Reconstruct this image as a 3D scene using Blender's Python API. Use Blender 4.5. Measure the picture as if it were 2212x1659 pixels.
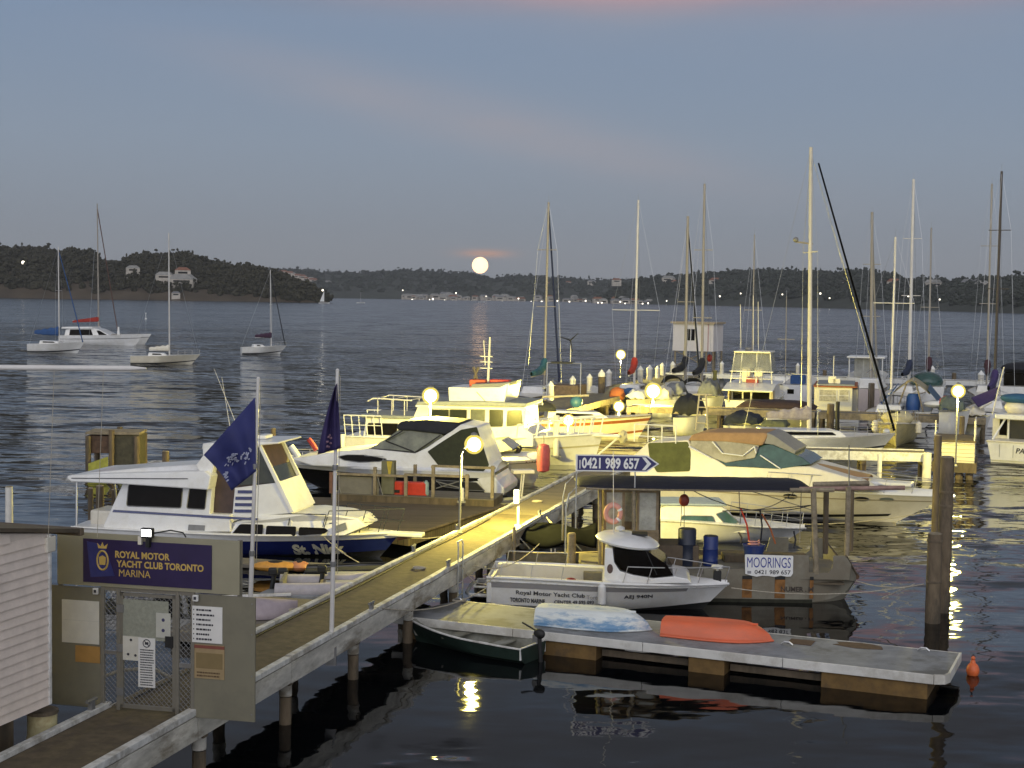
import bpy, bmesh, math, random
from mathutils import Vector, Matrix, noise as mnoise
for _o in list(bpy.data.objects): bpy.data.objects.remove(_o)
S = bpy.context.scene
COL = S.collection
rad = math.radians
rnd = random.Random(7)

# ------------------------------------------------------------------ camera
F, CX, CY, H = 3200.0, 1106.0, 829.5, 7.8
PITCH, ROLL = rad(3.354), rad(0.85)
RM = Matrix.Rotation(math.pi/2-PITCH, 3, 'X') @ Matrix.Rotation(ROLL, 3, 'Z')
cd = bpy.data.cameras.new('camera'); cam = bpy.data.objects.new('camera', cd); COL.objects.link(cam)
cd.sensor_width = 36; cd.sensor_fit = 'HORIZONTAL'; cd.lens = 36*F/2212
cd.clip_start = 0.3; cd.clip_end = 30000
cam.matrix_world = Matrix.Translation((0, 0, H)) @ RM.to_4x4()
S.camera = cam
S.view_settings.view_transform = 'Standard'; S.view_settings.look = 'None'
S.view_settings.exposure = 0; S.view_settings.gamma = 1; S.view_settings.use_curve_mapping = False
S.cycles.max_bounces = 6; S.cycles.caustics_reflective = False; S.cycles.caustics_refractive = False
S.cycles.sample_clamp_indirect = 4

# ------------------------------------------------------------------ dusk sky (sun just set behind the camera)
W = bpy.data.worlds.new('World'); S.world = W; W.use_nodes = True
nt = W.node_tree; N = nt.nodes; LK = nt.links; N.clear()
def nd(t, **k):
    n = N.new(t)
    for a, b in k.items(): setattr(n, a, b)
    return n
out = nd('ShaderNodeOutputWorld'); bg = nd('ShaderNodeBackground'); LK.new(bg.outputs[0], out.inputs[0])
tc = nd('ShaderNodeTexCoord'); sep = nd('ShaderNodeSeparateXYZ'); LK.new(tc.outputs['Generated'], sep.inputs[0])
rp = nd('ShaderNodeValToRGB'); LK.new(sep.outputs['Z'], rp.inputs[0])
el = rp.color_ramp.elements
el[0].position = 0.0; el[0].color = (0.262, 0.280, 0.305, 1)
el[1].position = 1.0; el[1].color = (0.22, 0.22, 0.24, 1)
for p_, c_ in ((0.03, (0.278, 0.308, 0.345)), (0.10, (0.262, 0.322, 0.405)), (0.18, (0.212, 0.290, 0.415)), (0.23, (0.15, 0.195, 0.27)), (0.30, (0.16, 0.17, 0.20))):
    e = el.new(p_); e.color = (*c_, 1)
# western glow behind the viewer
neg = nd('ShaderNodeMath', operation='MULTIPLY'); neg.inputs[1].default_value = -1; LK.new(sep.outputs['Y'], neg.inputs[0])
mr = nd('ShaderNodeMapRange'); mr.inputs[1].default_value = -0.35; mr.inputs[2].default_value = 0.9; LK.new(neg.outputs[0], mr.inputs[0])
pw = nd('ShaderNodeMath', operation='POWER'); pw.inputs[1].default_value = 1.5; LK.new(mr.outputs[0], pw.inputs[0])
glow = nd('ShaderNodeMix', data_type='RGBA', blend_type='ADD'); glow.clamp_factor = False
glow.inputs[7].default_value = (0.70, 0.69, 0.70, 1)
LK.new(pw.outputs[0], glow.inputs[0]); LK.new(rp.outputs[0], glow.inputs[6])
# thin pink cloud streaks
mp = nd('ShaderNodeMapping'); mp.inputs['Scale'].default_value = (5, 5, 26); mp.inputs['Rotation'].default_value = (0, 0.22, 0)
LK.new(tc.outputs['Generated'], mp.inputs[0])
nz = nd('ShaderNodeTexNoise'); nz.inputs['Scale'].default_value = 1.4; nz.inputs['Detail'].default_value = 5; LK.new(mp.outputs[0], nz.inputs[0])
def blob(cx, cz, sx, sz, tilt=0.0):
    a = nd('ShaderNodeMath', operation='ADD'); a.inputs[1].default_value = -cx; LK.new(sep.outputs['X'], a.inputs[0])
    b0 = nd('ShaderNodeMath', operation='ADD'); b0.inputs[1].default_value = -cz; LK.new(sep.outputs['Z'], b0.inputs[0])
    tl = nd('ShaderNodeMath', operation='MULTIPLY_ADD'); tl.inputs[1].default_value = tilt; LK.new(a.outputs[0], tl.inputs[0]); LK.new(b0.outputs[0], tl.inputs[2])
    a2 = nd('ShaderNodeMath', operation='DIVIDE'); a2.inputs[1].default_value = sx; LK.new(a.outputs[0], a2.inputs[0])
    b2 = nd('ShaderNodeMath', operation='DIVIDE'); b2.inputs[1].default_value = sz; LK.new(tl.outputs[0], b2.inputs[0])
    a3 = nd('ShaderNodeMath', operation='POWER'); a3.inputs[1].default_value = 2
    aa = nd('ShaderNodeMath', operation='ABSOLUTE'); LK.new(a2.outputs[0], aa.inputs[0]); LK.new(aa.outputs[0], a3.inputs[0])
    bb = nd('ShaderNodeMath', operation='ABSOLUTE'); LK.new(b2.outputs[0], bb.inputs[0])
    b3 = nd('ShaderNodeMath', operation='POWER'); b3.inputs[1].default_value = 2; LK.new(bb.outputs[0], b3.inputs[0])
    s = nd('ShaderNodeMath', operation='ADD'); LK.new(a3.outputs[0], s.inputs[0]); LK.new(b3.outputs[0], s.inputs[1])
    ng = nd('ShaderNodeMath', operation='MULTIPLY'); ng.inputs[1].default_value = -1; LK.new(s.outputs[0], ng.inputs[0])
    ex = nd('ShaderNodeMath', operation='EXPONENT'); LK.new(ng.outputs[0], ex.inputs[0])
    return ex.outputs[0]
def addcol(prev, fac, col, k):
    ml = nd('ShaderNodeMath', operation='MULTIPLY'); LK.new(fac, ml.inputs[0]); LK.new(nz.outputs[0], ml.inputs[1])
    m2 = nd('ShaderNodeMath', operation='MULTIPLY'); LK.new(ml.outputs[0], m2.inputs[0]); m2.inputs[1].default_value = k
    mx = nd('ShaderNodeMix', data_type='RGBA'); LK.new(m2.outputs[0], mx.inputs[0]); LK.new(prev, mx.inputs[6]); mx.inputs[7].default_value = (*col, 1)
    return mx.outputs[2]
c = glow.outputs[2]
c = addcol(c, blob(-0.02, 0.115, 0.16, 0.018, 0.22), (0.40, 0.36, 0.38), 1.0)
c = addcol(c, blob(0.10, 0.19, 0.24, 0.030, 0.06), (0.33, 0.34, 0.38), 0.7)
c = addcol(c, blob(0.13, 0.2085, 0.20, 0.0165), (0.60, 0.33, 0.33), 1.9)
c = addcol(c, blob(0.0, 0.02, 0.5, 0.02), (0.30, 0.29, 0.31), 0.5)
c = addcol(c, blob(-0.020, 0.0290, 0.016, 0.0026), (0.62, 0.36, 0.26), 1.7)
LK.new(c, bg.inputs[0]); bg.inputs[1].default_value = 1.0

# soft skylight of the set sun behind the viewer
sl = bpy.data.lights.new('sun', 'SUN'); sl.energy = 0.8; sl.angle = rad(70); sl.color = (.96, .95, 1.0)
so = bpy.data.objects.new('sun', sl); COL.objects.link(so)
so.rotation_euler = Vector((0.18, 1.0, -0.26)).to_track_quat('-Z', 'Y').to_euler()

# ------------------------------------------------------------------ photo geometry: a pixel of the 2212 px wide view, on a height / at a depth
def ray(x, y): return RM @ Vector((x-CX, -(y-CY), -F))
def P(x, y, z=0.0):
    d = ray(x, y); t = (z-H)/d.z
    return Vector((0, 0, H)) + d*t
def Q(x, y, Y):
    d = ray(x, y); return Vector((0, 0, H)) + d*(Y/d.y)

# ------------------------------------------------------------------ materials
MT = {}
def mat(name, col, rough=0.5, metal=0.0, var=0.12, scale=6.0, bump=0.0, stain=None, stain_amt=0.0, stretch=(1, 1, 1), emit=None, es=0, coat=0, alpha=1, trans=0):
    if name in MT: return MT[name]
    m = bpy.data.materials.new(name); m.use_nodes = True
    t = m.node_tree; b = t.nodes['Principled BSDF']; L = t.links
    b.inputs['Roughness'].default_value = rough; b.inputs['Metallic'].default_value = metal
    b.inputs['Coat Weight'].default_value = coat; b.inputs['Alpha'].default_value = alpha; b.inputs['Transmission Weight'].default_value = trans
    co = t.nodes.new('ShaderNodeTexCoord'); mpp = t.nodes.new('ShaderNodeMapping'); mpp.inputs['Scale'].default_value = stretch
    L.new(co.outputs['Object'], mpp.inputs[0])
    nn = t.nodes.new('ShaderNodeTexNoise'); nn.inputs['Scale'].default_value = scale; nn.inputs['Detail'].default_value = 6; nn.inputs['Roughness'].default_value = .62
    L.new(mpp.outputs[0], nn.inputs[0])
    r = t.nodes.new('ShaderNodeMapRange'); r.inputs[1].default_value = .3; r.inputs[2].default_value = .7
    r.inputs[3].default_value = 1-var; r.inputs[4].default_value = 1+var*.5; L.new(nn.outputs[0], r.inputs[0])
    mx = t.nodes.new('ShaderNodeMix'); mx.data_type = 'RGBA'; mx.blend_type = 'MULTIPLY'; mx.inputs[0].default_value = 1
    mx.inputs[6].default_value = (*col, 1); L.new(r.outputs[0], mx.inputs[7])
    oc = mx.outputs[2]
    if stain:
        n2 = t.nodes.new('ShaderNodeTexNoise'); n2.inputs['Scale'].default_value = scale*.35; n2.inputs['Detail'].default_value = 8; n2.inputs['Roughness'].default_value = .7
        L.new(mpp.outputs[0], n2.inputs[0])
        r2 = t.nodes.new('ShaderNodeMapRange'); r2.inputs[1].default_value = .48; r2.inputs[2].default_value = .60; r2.inputs[4].default_value = stain_amt
        L.new(n2.outputs[0], r2.inputs[0])
        m3 = t.nodes.new('ShaderNodeMix'); m3.data_type = 'RGBA'; L.new(r2.outputs[0], m3.inputs[0]); L.new(oc, m3.inputs[6]); m3.inputs[7].default_value = (*stain, 1)
        oc = m3.outputs[2]
    L.new(oc, b.inputs['Base Color'])
    if bump:
        bp = t.nodes.new('ShaderNodeBump'); bp.inputs['Strength'].default_value = 1; bp.inputs['Distance'].default_value = bump
        L.new(nn.outputs[0], bp.inputs['Height']); L.new(bp.outputs[0], b.inputs['Normal'])
    if emit:
        b.inputs['Emission Color'].default_value = (*emit, 1); b.inputs['Emission Strength'].default_value = es
    MT[name] = m
    return m
def planks(name, c1, c2, width, rough=.8, along='Y', bump=.01, gap=(.01, .01, .01)):
    """boards with dark gaps; counted along object X (boards run along Y) or the reverse"""
    if name in MT: return MT[name]
    m = bpy.data.materials.new(name); m.use_nodes = True
    t = m.node_tree; b = t.nodes['Principled BSDF']; L = t.links; b.inputs['Roughness'].default_value = rough
    co = t.nodes.new('ShaderNodeTexCoord'); sp = t.nodes.new('ShaderNodeSeparateXYZ'); L.new(co.outputs['Object'], sp.inputs[0])
    ax = {'Y': 'X', 'X': 'Y', 'Z': 'Z'}[along]
    dv = t.nodes.new('ShaderNodeMath'); dv.operation = 'DIVIDE'; dv.inputs[1].default_value = width; L.new(sp.outputs[ax], dv.inputs[0])
    fl = t.nodes.new('ShaderNodeMath'); fl.operation = 'FLOOR'; L.new(dv.outputs[0], fl.inputs[0])
    fr_ = t.nodes.new('ShaderNodeMath'); fr_.operation = 'FRACT'; L.new(dv.outputs[0], fr_.inputs[0])
    wn = t.nodes.new('ShaderNodeTexWhiteNoise'); wn.noise_dimensions = '1D'; L.new(fl.outputs[0], wn.inputs['W'])
    nn = t.nodes.new('ShaderNodeTexNoise'); nn.inputs['Scale'].default_value = 3; nn.inputs['Detail'].default_value = 8; L.new(co.outputs['Object'], nn.inputs[0])
    ad = t.nodes.new('ShaderNodeMath'); ad.operation = 'MULTIPLY_ADD'; ad.inputs[1].default_value = .5; L.new(wn.outputs[0], ad.inputs[0])
    hf = t.nodes.new('ShaderNodeMath'); hf.operation = 'MULTIPLY'; hf.inputs[1].default_value = .6; L.new(nn.outputs[0], hf.inputs[0]); L.new(hf.outputs[0], ad.inputs[2])
    mx = t.nodes.new('ShaderNodeMix'); mx.data_type = 'RGBA'; L.new(ad.outputs[0], mx.inputs[0]); mx.inputs[6].default_value = (*c1, 1); mx.inputs[7].default_value = (*c2, 1)
    gp = t.nodes.new('ShaderNodeMath'); gp.operation = 'LESS_THAN'; gp.inputs[1].default_value = .07; L.new(fr_.outputs[0], gp.inputs[0])
    m2 = t.nodes.new('ShaderNodeMix'); m2.data_type = 'RGBA'; L.new(gp.outputs[0], m2.inputs[0]); L.new(mx.outputs[2], m2.inputs[6]); m2.inputs[7].default_value = (*gap, 1)
    L.new(m2.outputs[2], b.inputs['Base Color'])
    bp = t.nodes.new('ShaderNodeBump'); bp.inputs['Distance'].default_value = bump; iv = t.nodes.new('ShaderNodeMath'); iv.operation = 'SUBTRACT'; iv.inputs[0].default_value = 1
    L.new(gp.outputs[0], iv.inputs[1]); L.new(iv.outputs[0], bp.inputs['Height']); L.new(bp.outputs[0], b.inputs['Normal'])
    MT[name] = m; return m

GEL = mat('gelcoat_white', (.78, .78, .77), .3, var=.07, scale=2.2, stain=(.55, .52, .44), stain_amt=.35, coat=.3)
CREAM = mat('gelcoat_cream', (.72, .68, .58), .35, var=.08, scale=2, stain=(.5, .44, .33), stain_amt=.35, coat=.2)
PAINT = mat('white_paint', (.74, .74, .72), .55, var=.14, scale=7, bump=.003, stain=(.36, .33, .28), stain_amt=.6)
NAVY = mat('navy_paint', (.012, .02, .12), .25, var=.2, scale=2, coat=.4)
BLACKH = mat('black_gelcoat', (.012, .012, .014), .2, var=.2, scale=2, coat=.4)
GLASS = mat('dark_glass', (.006, .005, .005), .15, var=.3, scale=3)
GLASS.node_tree.nodes['Principled BSDF'].inputs['Specular IOR Level'].default_value = .06
GLASSG = mat('green_glass', (.035, .085, .08), .08, var=.4, scale=3)
CLEAR = mat('clear_vinyl', (.42, .42, .36), .25, var=.35, scale=4)
STEEL = mat('stainless_tube', (.55, .55, .55), .3, metal=.9, var=.1)
ALU = mat('mast_aluminium', (.34, .31, .27), .45, metal=.15, var=.12, scale=3)
WMAST = mat('white_mast', (.66, .64, .62), .5, var=.1, scale=3)
DKLINE = mat('dark_line', (.025, .028, .04), .7)
ROPE = mat('mooring_rope', (.42, .38, .30), .9, var=.3, scale=20)
TIMB = mat('weathered_timber', (.15, .115, .075), .85, var=.45, scale=5, bump=.02, stretch=(1, 1, .25), stain=(.07, .06, .045), stain_amt=.7)
TIMBL = mat('pale_timber', (.30, .25, .17), .85, var=.35, scale=6, bump=.01, stain=(.12, .10, .07), stain_amt=.6)
PILE = mat('wet_pile', (.16, .12, .075), .8, var=.4, scale=7, bump=.02, stretch=(1, 1, .3), stain=(.06, .05, .035), stain_amt=.8)
WPILE = mat('white_pile', (.74, .72, .66), .5, var=.12, scale=4, stain=(.40, .36, .28), stain_amt=.5)
CANB = mat('black_canvas', (.014, .016, .024), .85, var=.3, scale=4, bump=.01)
CANN = mat('navy_canvas', (.007, .008, .018), .8, var=.3, scale=3, bump=.02)
CANT = mat('tan_canvas', (.36, .22, .11), .85, var=.2, scale=3, bump=.02)
CANG = mat('green_canvas', (.10, .11, .035), .85, var=.3, scale=3, bump=.03)
CANR = mat('red_canvas', (.33, .03, .02), .8, var=.3, scale=4, bump=.02)
CANBL = mat('blue_canvas', (.03, .09, .25), .8, var=.3, scale=4, bump=.02)
GREYP = mat('grey_panel', (.20, .19, .165), .7, var=.12, scale=4, stain=(.14, .13, .11), stain_amt=.5)
GREYM = mat('grey_metal', (.23, .23, .23), .5, metal=.4, var=.2)
ORANGE = mat('orange_plastic', (.80, .17, .05), .45, var=.2, scale=4)
REDP = mat('red_plastic', (.62, .05, .025), .45, var=.2, scale=4)
PINK = mat('faded_pink', (.62, .30, .25), .6, var=.2, scale=4)
BLUEP = mat('blue_plastic', (.015, .035, .17), .4, var=.2, scale=4)
DBLUE = mat('dark_drum', (.015, .022, .045), .45, var=.3, scale=4)
BLACK = mat('black_rubber', (.012, .012, .012), .6, var=.3, scale=4)
LITYEL = mat('lit_yellow', (.55, .42, .05), .6, var=.3, scale=4, stain=(.2, .16, .05), stain_amt=.6)
WHITE = mat('sign_white', (.80, .80, .78), .5, var=.05)
INK = mat('ink_dark', (.03, .03, .04), .7, var=.1)
BLUEI = mat('sign_blue', (.03, .045, .28), .45, var=.1)
GOLD = mat('sign_gold', (.55, .38, .10), .5, var=.1)
LAMP = mat('lamp_glow', (1, .9, .6), .5, emit=(1.0, .86, .30), es=40)
FLARE = mat('white_lamp_glow', (1, 1, 1), .5, emit=(1.0, .93, .75), es=14)

# ------------------------------------------------------------------ mesh helpers
class MB:
    def __init__(s): s.v = []; s.f = []
    def add(s, vs, fs):
        k = len(s.v); s.v += [tuple(v) for v in vs]; s.f += [tuple(i+k for i in f) for f in fs]; return s
    def box(s, x0, x1, y0, y1, z0, z1):
        vs = [(x0, y0, z0), (x1, y0, z0), (x1, y1, z0), (x0, y1, z0), (x0, y0, z1), (x1, y0, z1), (x1, y1, z1), (x0, y1, z1)]
        return s.add(vs, [(0, 3, 2, 1), (4, 5, 6, 7), (0, 1, 5, 4), (1, 2, 6, 5), (2, 3, 7, 6), (3, 0, 4, 7)])
    def prism(s, pts, y0, y1):
        """pts: (x,z) outline; y0,y1 numbers or functions of z"""
        f0 = y0 if callable(y0) else (lambda z: y0); f1 = y1 if callable(y1) else (lambda z: y1)
        n = len(pts)
        vs = [(x, f0(z), z) for x, z in pts]+[(x, f1(z), z) for x, z in pts]
        return s.add(vs, [tuple(range(n)), tuple(reversed(range(n, 2*n)))]+[(i, i+n, (i+1) % n+n, (i+1) % n) for i in range(n)])
    def flat(s, pts, z0, z1):
        n = len(pts)
        return s.add([(x, y, z0) for x, y in pts]+[(x, y, z1) for x, y in pts],
                     [tuple(reversed(range(n))), tuple(range(n, 2*n))]+[(i, (i+1) % n, (i+1) % n+n, i+n) for i in range(n)])
    def tube(s, path, r, n=6, r2=None):
        path = [Vector(p) for p in path]; m = len(path); vs = []
        for i, p in enumerate(path):
            d = (path[min(i+1, m-1)]-path[max(i-1, 0)]).normalized()
            a = d.cross(Vector((0, 0, 1)) if abs(d.z) < .9 else Vector((1, 0, 0))).normalized(); b = d.cross(a)
            rr = r if r2 is None else r+(r2-r)*i/(m-1)
            vs += [p+(a*math.cos(2*math.pi*k/n)+b*math.sin(2*math.pi*k/n))*rr for k in range(n)]
        fs = [(i*n+k, i*n+(k+1) % n, (i+1)*n+(k+1) % n, (i+1)*n+k) for i in range(m-1) for k in range(n)]
        fs += [tuple(range(n)), tuple(reversed(range((m-1)*n, m*n)))]
        return s.add(vs, fs)
    def lathe(s, prof, c=(0, 0, 0), n=14):
        """prof: (r,z) from bottom to top"""
        vs = []; m = len(prof)
        for r, z in prof: vs += [(c[0]+r*math.cos(2*math.pi*k/n), c[1]+r*math.sin(2*math.pi*k/n), c[2]+z) for k in range(n)]
        fs = [(i*n+k, i*n+(k+1) % n, (i+1)*n+(k+1) % n, (i+1)*n+k) for i in range(m-1) for k in range(n)]
        fs += [tuple(reversed(range(n))), tuple(range((m-1)*n, m*n))]
        return s.add(vs, fs)
    def ball(s, c, rx, ry=None, rz=None, n=12, m=8, jit=0):
        ry = ry or rx; rz = rz or rx; vs = []
        for i in range(m+1):
            th = math.pi*i/m
            for k in range(n):
                j = 1+(rnd.random()-.5)*jit
                vs.append((c[0]+rx*math.sin(th)*math.cos(2*math.pi*k/n)*j, c[1]+ry*math.sin(th)*math.sin(2*math.pi*k/n)*j, c[2]-rz*math.cos(th)*j))
        fs = [(i*n+k, i*n+(k+1) % n, (i+1)*n+(k+1) % n, (i+1)*n+k) for i in range(m) for k in range(n)]
        return s.add(vs, fs)
    def grid(s, fn, nu, nv, close=False):
        vs = [fn(i/nu, j/nv) for i in range(nu+1) for j in range(nv+1)]; w = nv+1
        return s.add(vs, [(i*w+j, i*w+j+1, (i+1)*w+j+1, (i+1)*w+j) for i in range(nu) for j in range(nv)])
    def build(s, name, m, parent=None, smooth=False, bevel=0, solid=0, sub=0):
        me = bpy.data.meshes.new(name); me.from_pydata([tuple(v) for v in s.v], [], s.f)
        bm = bmesh.new(); bm.from_mesh(me)
        if smooth or solid: bmesh.ops.remove_doubles(bm, verts=bm.verts, dist=1e-4)
        bmesh.ops.recalc_face_normals(bm, faces=bm.faces); bm.to_mesh(me); bm.free()
        me.materials.append(m); o = bpy.data.objects.new(name, me); COL.objects.link(o)
        if smooth:
            for p in me.polygons: p.use_smooth = True
            try: me.set_sharp_from_angle(angle=rad(38))
            except Exception: pass
        if parent: o.parent = parent
        if sub:
            q = o.modifiers.new('s', 'SUBSURF'); q.levels = q.render_levels = sub
        if solid:
            q = o.modifiers.new('t', 'SOLIDIFY'); q.thickness = solid; q.offset = 0
        if bevel:
            q = o.modifiers.new('b', 'BEVEL'); q.width = bevel; q.segments = 2; q.limit_method = 'ANGLE'; q.angle_limit = rad(35)
        return o
def tag(o, label, cat, group=None, kind=None):
    if label: o['label'] = label
    if cat: o['category'] = cat
    if group: o['group'] = group
    if kind: o['kind'] = kind
    return o
def thing(name, loc, rz, label, cat, group=None):
    o = bpy.data.objects.new(name, None); COL.objects.link(o); o.location = loc; o.rotation_euler = (0, 0, rz)
    o.empty_display_size = .3
    return tag(o, label, cat, group)
def text_pts(s, bold=0.0, spacing=1.0):
    cu = bpy.data.curves.new('txt', 'FONT'); cu.body = s; cu.offset = bold; cu.extrude = .5; cu.resolution_u = 3; cu.space_character = spacing
    o = bpy.data.objects.new('txt', cu); COL.objects.link(o)
    dg = bpy.context.evaluated_depsgraph_get(); me = bpy.data.meshes.new_from_object(o.evaluated_get(dg))
    v = [tuple(x.co) for x in me.vertices]; f = [tuple(p.vertices) for p in me.polygons]
    bpy.data.objects.remove(o); bpy.data.curves.remove(cu); bpy.data.meshes.remove(me)
    x0 = min(a[0] for a in v); x1 = max(a[0] for a in v); y0 = min(a[1] for a in v); y1 = max(a[1] for a in v)
    return [((a[0]-x0)/(x1-x0), (a[1]-y0)/(y1-y0), a[2]+.5) for a in v], f
def text_on(name, s, m, parent, fn, bold=0.0, spacing=1.0, mb=None):
    """fn(u,v,w) -> point; u,v in 0..1 over the lettering's box, w 0..1 through its thickness"""
    v, f = text_pts(s, bold, spacing); b = MB() if mb is None else mb; b.add([fn(*a) for a in v], f)
    return b.build(name, m, parent) if mb is None else b

class Frame:
    """a vertical plane seen in the view: local x to the right along it, local y away from the viewer, z up; y=0 is the middle of the thing"""
    def __init__(s, pa, pb, z=0.0, half=0.0, z2=None):
        A = P(*pa, z); B = P(*pb, z if z2 is None else z2); d = (B-A).to_2d(); s.th = math.atan2(d.y, d.x)
        s.ux = Vector((math.cos(s.th), math.sin(s.th))); s.uy = Vector((-math.sin(s.th), math.cos(s.th)))
        o = A.to_2d()+s.uy*half; s.o = Vector((o.x, o.y, 0)); s.half = half
    def sz(s, x, y, yl=None):
        yl = -s.half if yl is None else yl
        d = ray(x, y); n = Vector((s.uy.x, s.uy.y, 0)); p0 = s.o+n*yl; c = Vector((0, 0, H))
        t = (p0-c).dot(n)/d.dot(n); w = c+d*t
        return ((w-s.o).to_2d().dot(s.ux), w.z)
    def pts(s, lst, yl=None): return [s.sz(x, y, yl) for x, y in lst]
    def ground(s, x, y, z):
        w = P(x, y, z)-s.o; w = w.to_2d(); return (w.dot(s.ux), w.dot(s.uy))
    def thing(s, name, label, cat, group=None): return thing(name, s.o, s.th, label, cat, group)

class Hull:
    """lofted hull. x from stern xs to bow xb (either direction) at the waterline"""
    def __init__(s, xs, xb, half, zs, zb, draft=.35, rake=.8, tr=.86, full=.55, flare=.25, sh=1.7, stern_rake=0.0, p=2.2):
        s.xs, s.xb, s.half, s.zs, s.zb, s.draft, s.rake, s.tr, s.full, s.flare, s.sh, s.sr, s.p = xs, xb, half, zs, zb, draft, rake, tr, full, flare, sh, stern_rake, p
        s.dir = 1 if xb > xs else -1; s.L = abs(xb-xs)
    def pt(s, t, u, side=-1, off=0.0):
        zt = s.zs+(s.zb-s.zs)*t**s.sh
        kz = -s.draft*(1-t**3)
        z = kz+(zt-kz)*u
        w = s.tr+(1-s.tr)*min(1, t/.45) if t < .45 else 1.0
        tb = max(0.0, (t-s.full)/(1-s.full)); w *= max(0.0, 1-tb**s.p)
        k = min(1.0, u/.42)
        g = (k**.55)*(1-s.flare)+s.flare*u if t < .02 or True else 0
        g2 = u**1.15                       # sharper sections forward
        gg = g+(g2-g)*max(0.0, (t-.35)/.65)
        y = s.half*w*gg
        x = t*s.L+s.rake*(t**3)*u-s.sr*(1-t)**6*u
        return (s.xs+s.dir*x, side*(y+off), z)
    def band(s, mb, u0, u1, off=0.0, t0=0.0, t1=1.0, nt=26, nu=7, sides=(-1, 1)):
        for sd in sides:
            mb.grid(lambda a, b: s.pt(t0+(t1-t0)*a, u0+(u1-u0)*b, sd, off), nt, nu)
        return mb
    def closed(s, mb, u1=1.0):
        s.band(mb, 0, u1)
        a = [s.pt(0, i/7*u1, -1) for i in range(8)]; b = [s.pt(0, i/7*u1, 1) for i in range(8)]
        mb.add(a+b, [(i, i+1, i+9, i+8) for i in range(7)])
        return mb
    def deck(s, mb, dz=-.02, inset=.02, t0=0.0, t1=.995, u=1.0, camber=.04):
        def fn(a, b):
            t = t0+(t1-t0)*a; q = s.pt(t, u, 1); w = max(0, q[1]-inset); k = 2*b-1
            return (q[0], w*k, q[2]+dz+camber*(1-k*k))
        mb.grid(fn, 24, 6); return mb
    def rail(s, u=1.0, off=.02, r=.03, t0=0.0, t1=1.0, dz=0.0, mb=None, n=26, sides=(-1, 1)):
        mb = mb or MB()
        for sd in sides:
            mb.tube([tuple(Vector(s.pt(t0+(t1-t0)*i/n, u, sd, off))+Vector((0, 0, dz))) for i in range(n+1)], r, 5)
        return mb
    def y_at(s, x, z):
        xx = (x-s.xs)*s.dir; t = min(1, max(0, xx/s.L)); u = .8
        for _ in range(12):
            zt = s.zs+(s.zb-s.zs)*t**s.sh; kz = -s.draft*(1-t**3); u = min(1, max(0, (z-kz)/(zt-kz)))
            t = min(1, max(0, (xx-s.rake*t**3*u+s.sr*(1-t)**6*u)/s.L))
        return abs(s.pt(t, u, 1)[1])
    def bowrail(s, t0, t1, h, n=6, inset=.06, r=.014, lean=.0, mb=None, close=True, mid=True):
        mb = mb or MB()
        for sd in (-1, 1):
            top = []; 
            for i in range(n+1):
                t = t0+(t1-t0)*i/n; q = Vector(s.pt(t, 1, sd, -inset)); tp = q+Vector((s.dir*lean, 0, h)); top.append(tp); mb.tube([q, tp], r*.85, 5)
            mb.tube(top, r, 5)
            if mid: mb.tube([q-Vector((0, 0, h*.5)) for q in top], r*.7, 4)
        if close:
            a = Vector(s.pt(t1, 1, -1, -inset))+Vector((s.dir*lean, 0, h)); b = Vector(s.pt(t1, 1, 1, -inset))+Vector((s.dir*lean, 0, h))
            mb.tube([a, b], r, 5)
        return mb
def hull_text(name, s, m, parent, fr, hl, x0, y0, x1, y1, bold=.0, spacing=1.0, slant=0, near=-1):
    """lettering wrapped on the near side of a hull between two view pixels (lower-left, upper-right)"""
    yl = near*hl.half*.95
    a = fr.sz(x0, y0, yl); b = fr.sz(x1, y0+(x1-x0)*slant, yl); tp = fr.sz(x0, y1, yl)
    hh = tp[1]-a[1]
    def fn(u, v, w):
        x = a[0]+(b[0]-a[0])*u; z = a[1]+(b[1]-a[1])*u+hh*v
        return (x, near*(hl.y_at(x, z)+.006+.012*w), z)
    return text_on(name, s, m, parent, fn, bold, spacing)
def rrect(x0, z0, x1, z1, r, n=4):
    pts = []
    for cx_, cz_, a0 in ((x1-r, z0+r, -90), (x1-r, z1-r, 0), (x0+r, z1-r, 90), (x0+r, z0+r, 180)):
        for i in range(n+1):
            a = rad(a0+90*i/n); pts.append((cx_+r*math.cos(a), cz_+r*math.sin(a)))
    return pts
def round_poly(pts, r, n=3):
    out_ = []; m = len(pts)
    for i in range(m):
        p = Vector(pts[i]); a = Vector(pts[i-1]); b = Vector(pts[(i+1) % m])
        da = (a-p); db = (b-p); ra = min(r, da.length*.45); rb = min(r, db.length*.45)
        q0 = p+da.normalized()*ra; q1 = p+db.normalized()*rb
        for k in range(n+1):
            t = k/n; out_.append(tuple(q0*(1-t)**2+p*2*t*(1-t)+q1*t*t))
    return out_
def house(parent, name, m, outline, hb, ht=None, zb=None, zt=None, bevel=.03, r=0):
    """a deckhouse: side outline (x,z) carried across the beam, half-width hb at zb leaning in to ht at zt"""
    ht = hb if ht is None else ht; zs_ = [z for _, z in outline]; zb = min(zs_) if zb is None else zb; zt = max(zs_) if zt is None else zt
    w = lambda z: hb+(ht-hb)*((z-zb)/(zt-zb) if zt > zb else 0)
    if r: outline = round_poly(outline, r)
    o = MB().prism(outline, lambda z: -w(z), w).build(name, m, parent, bevel=bevel)
    return o, w
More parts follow.
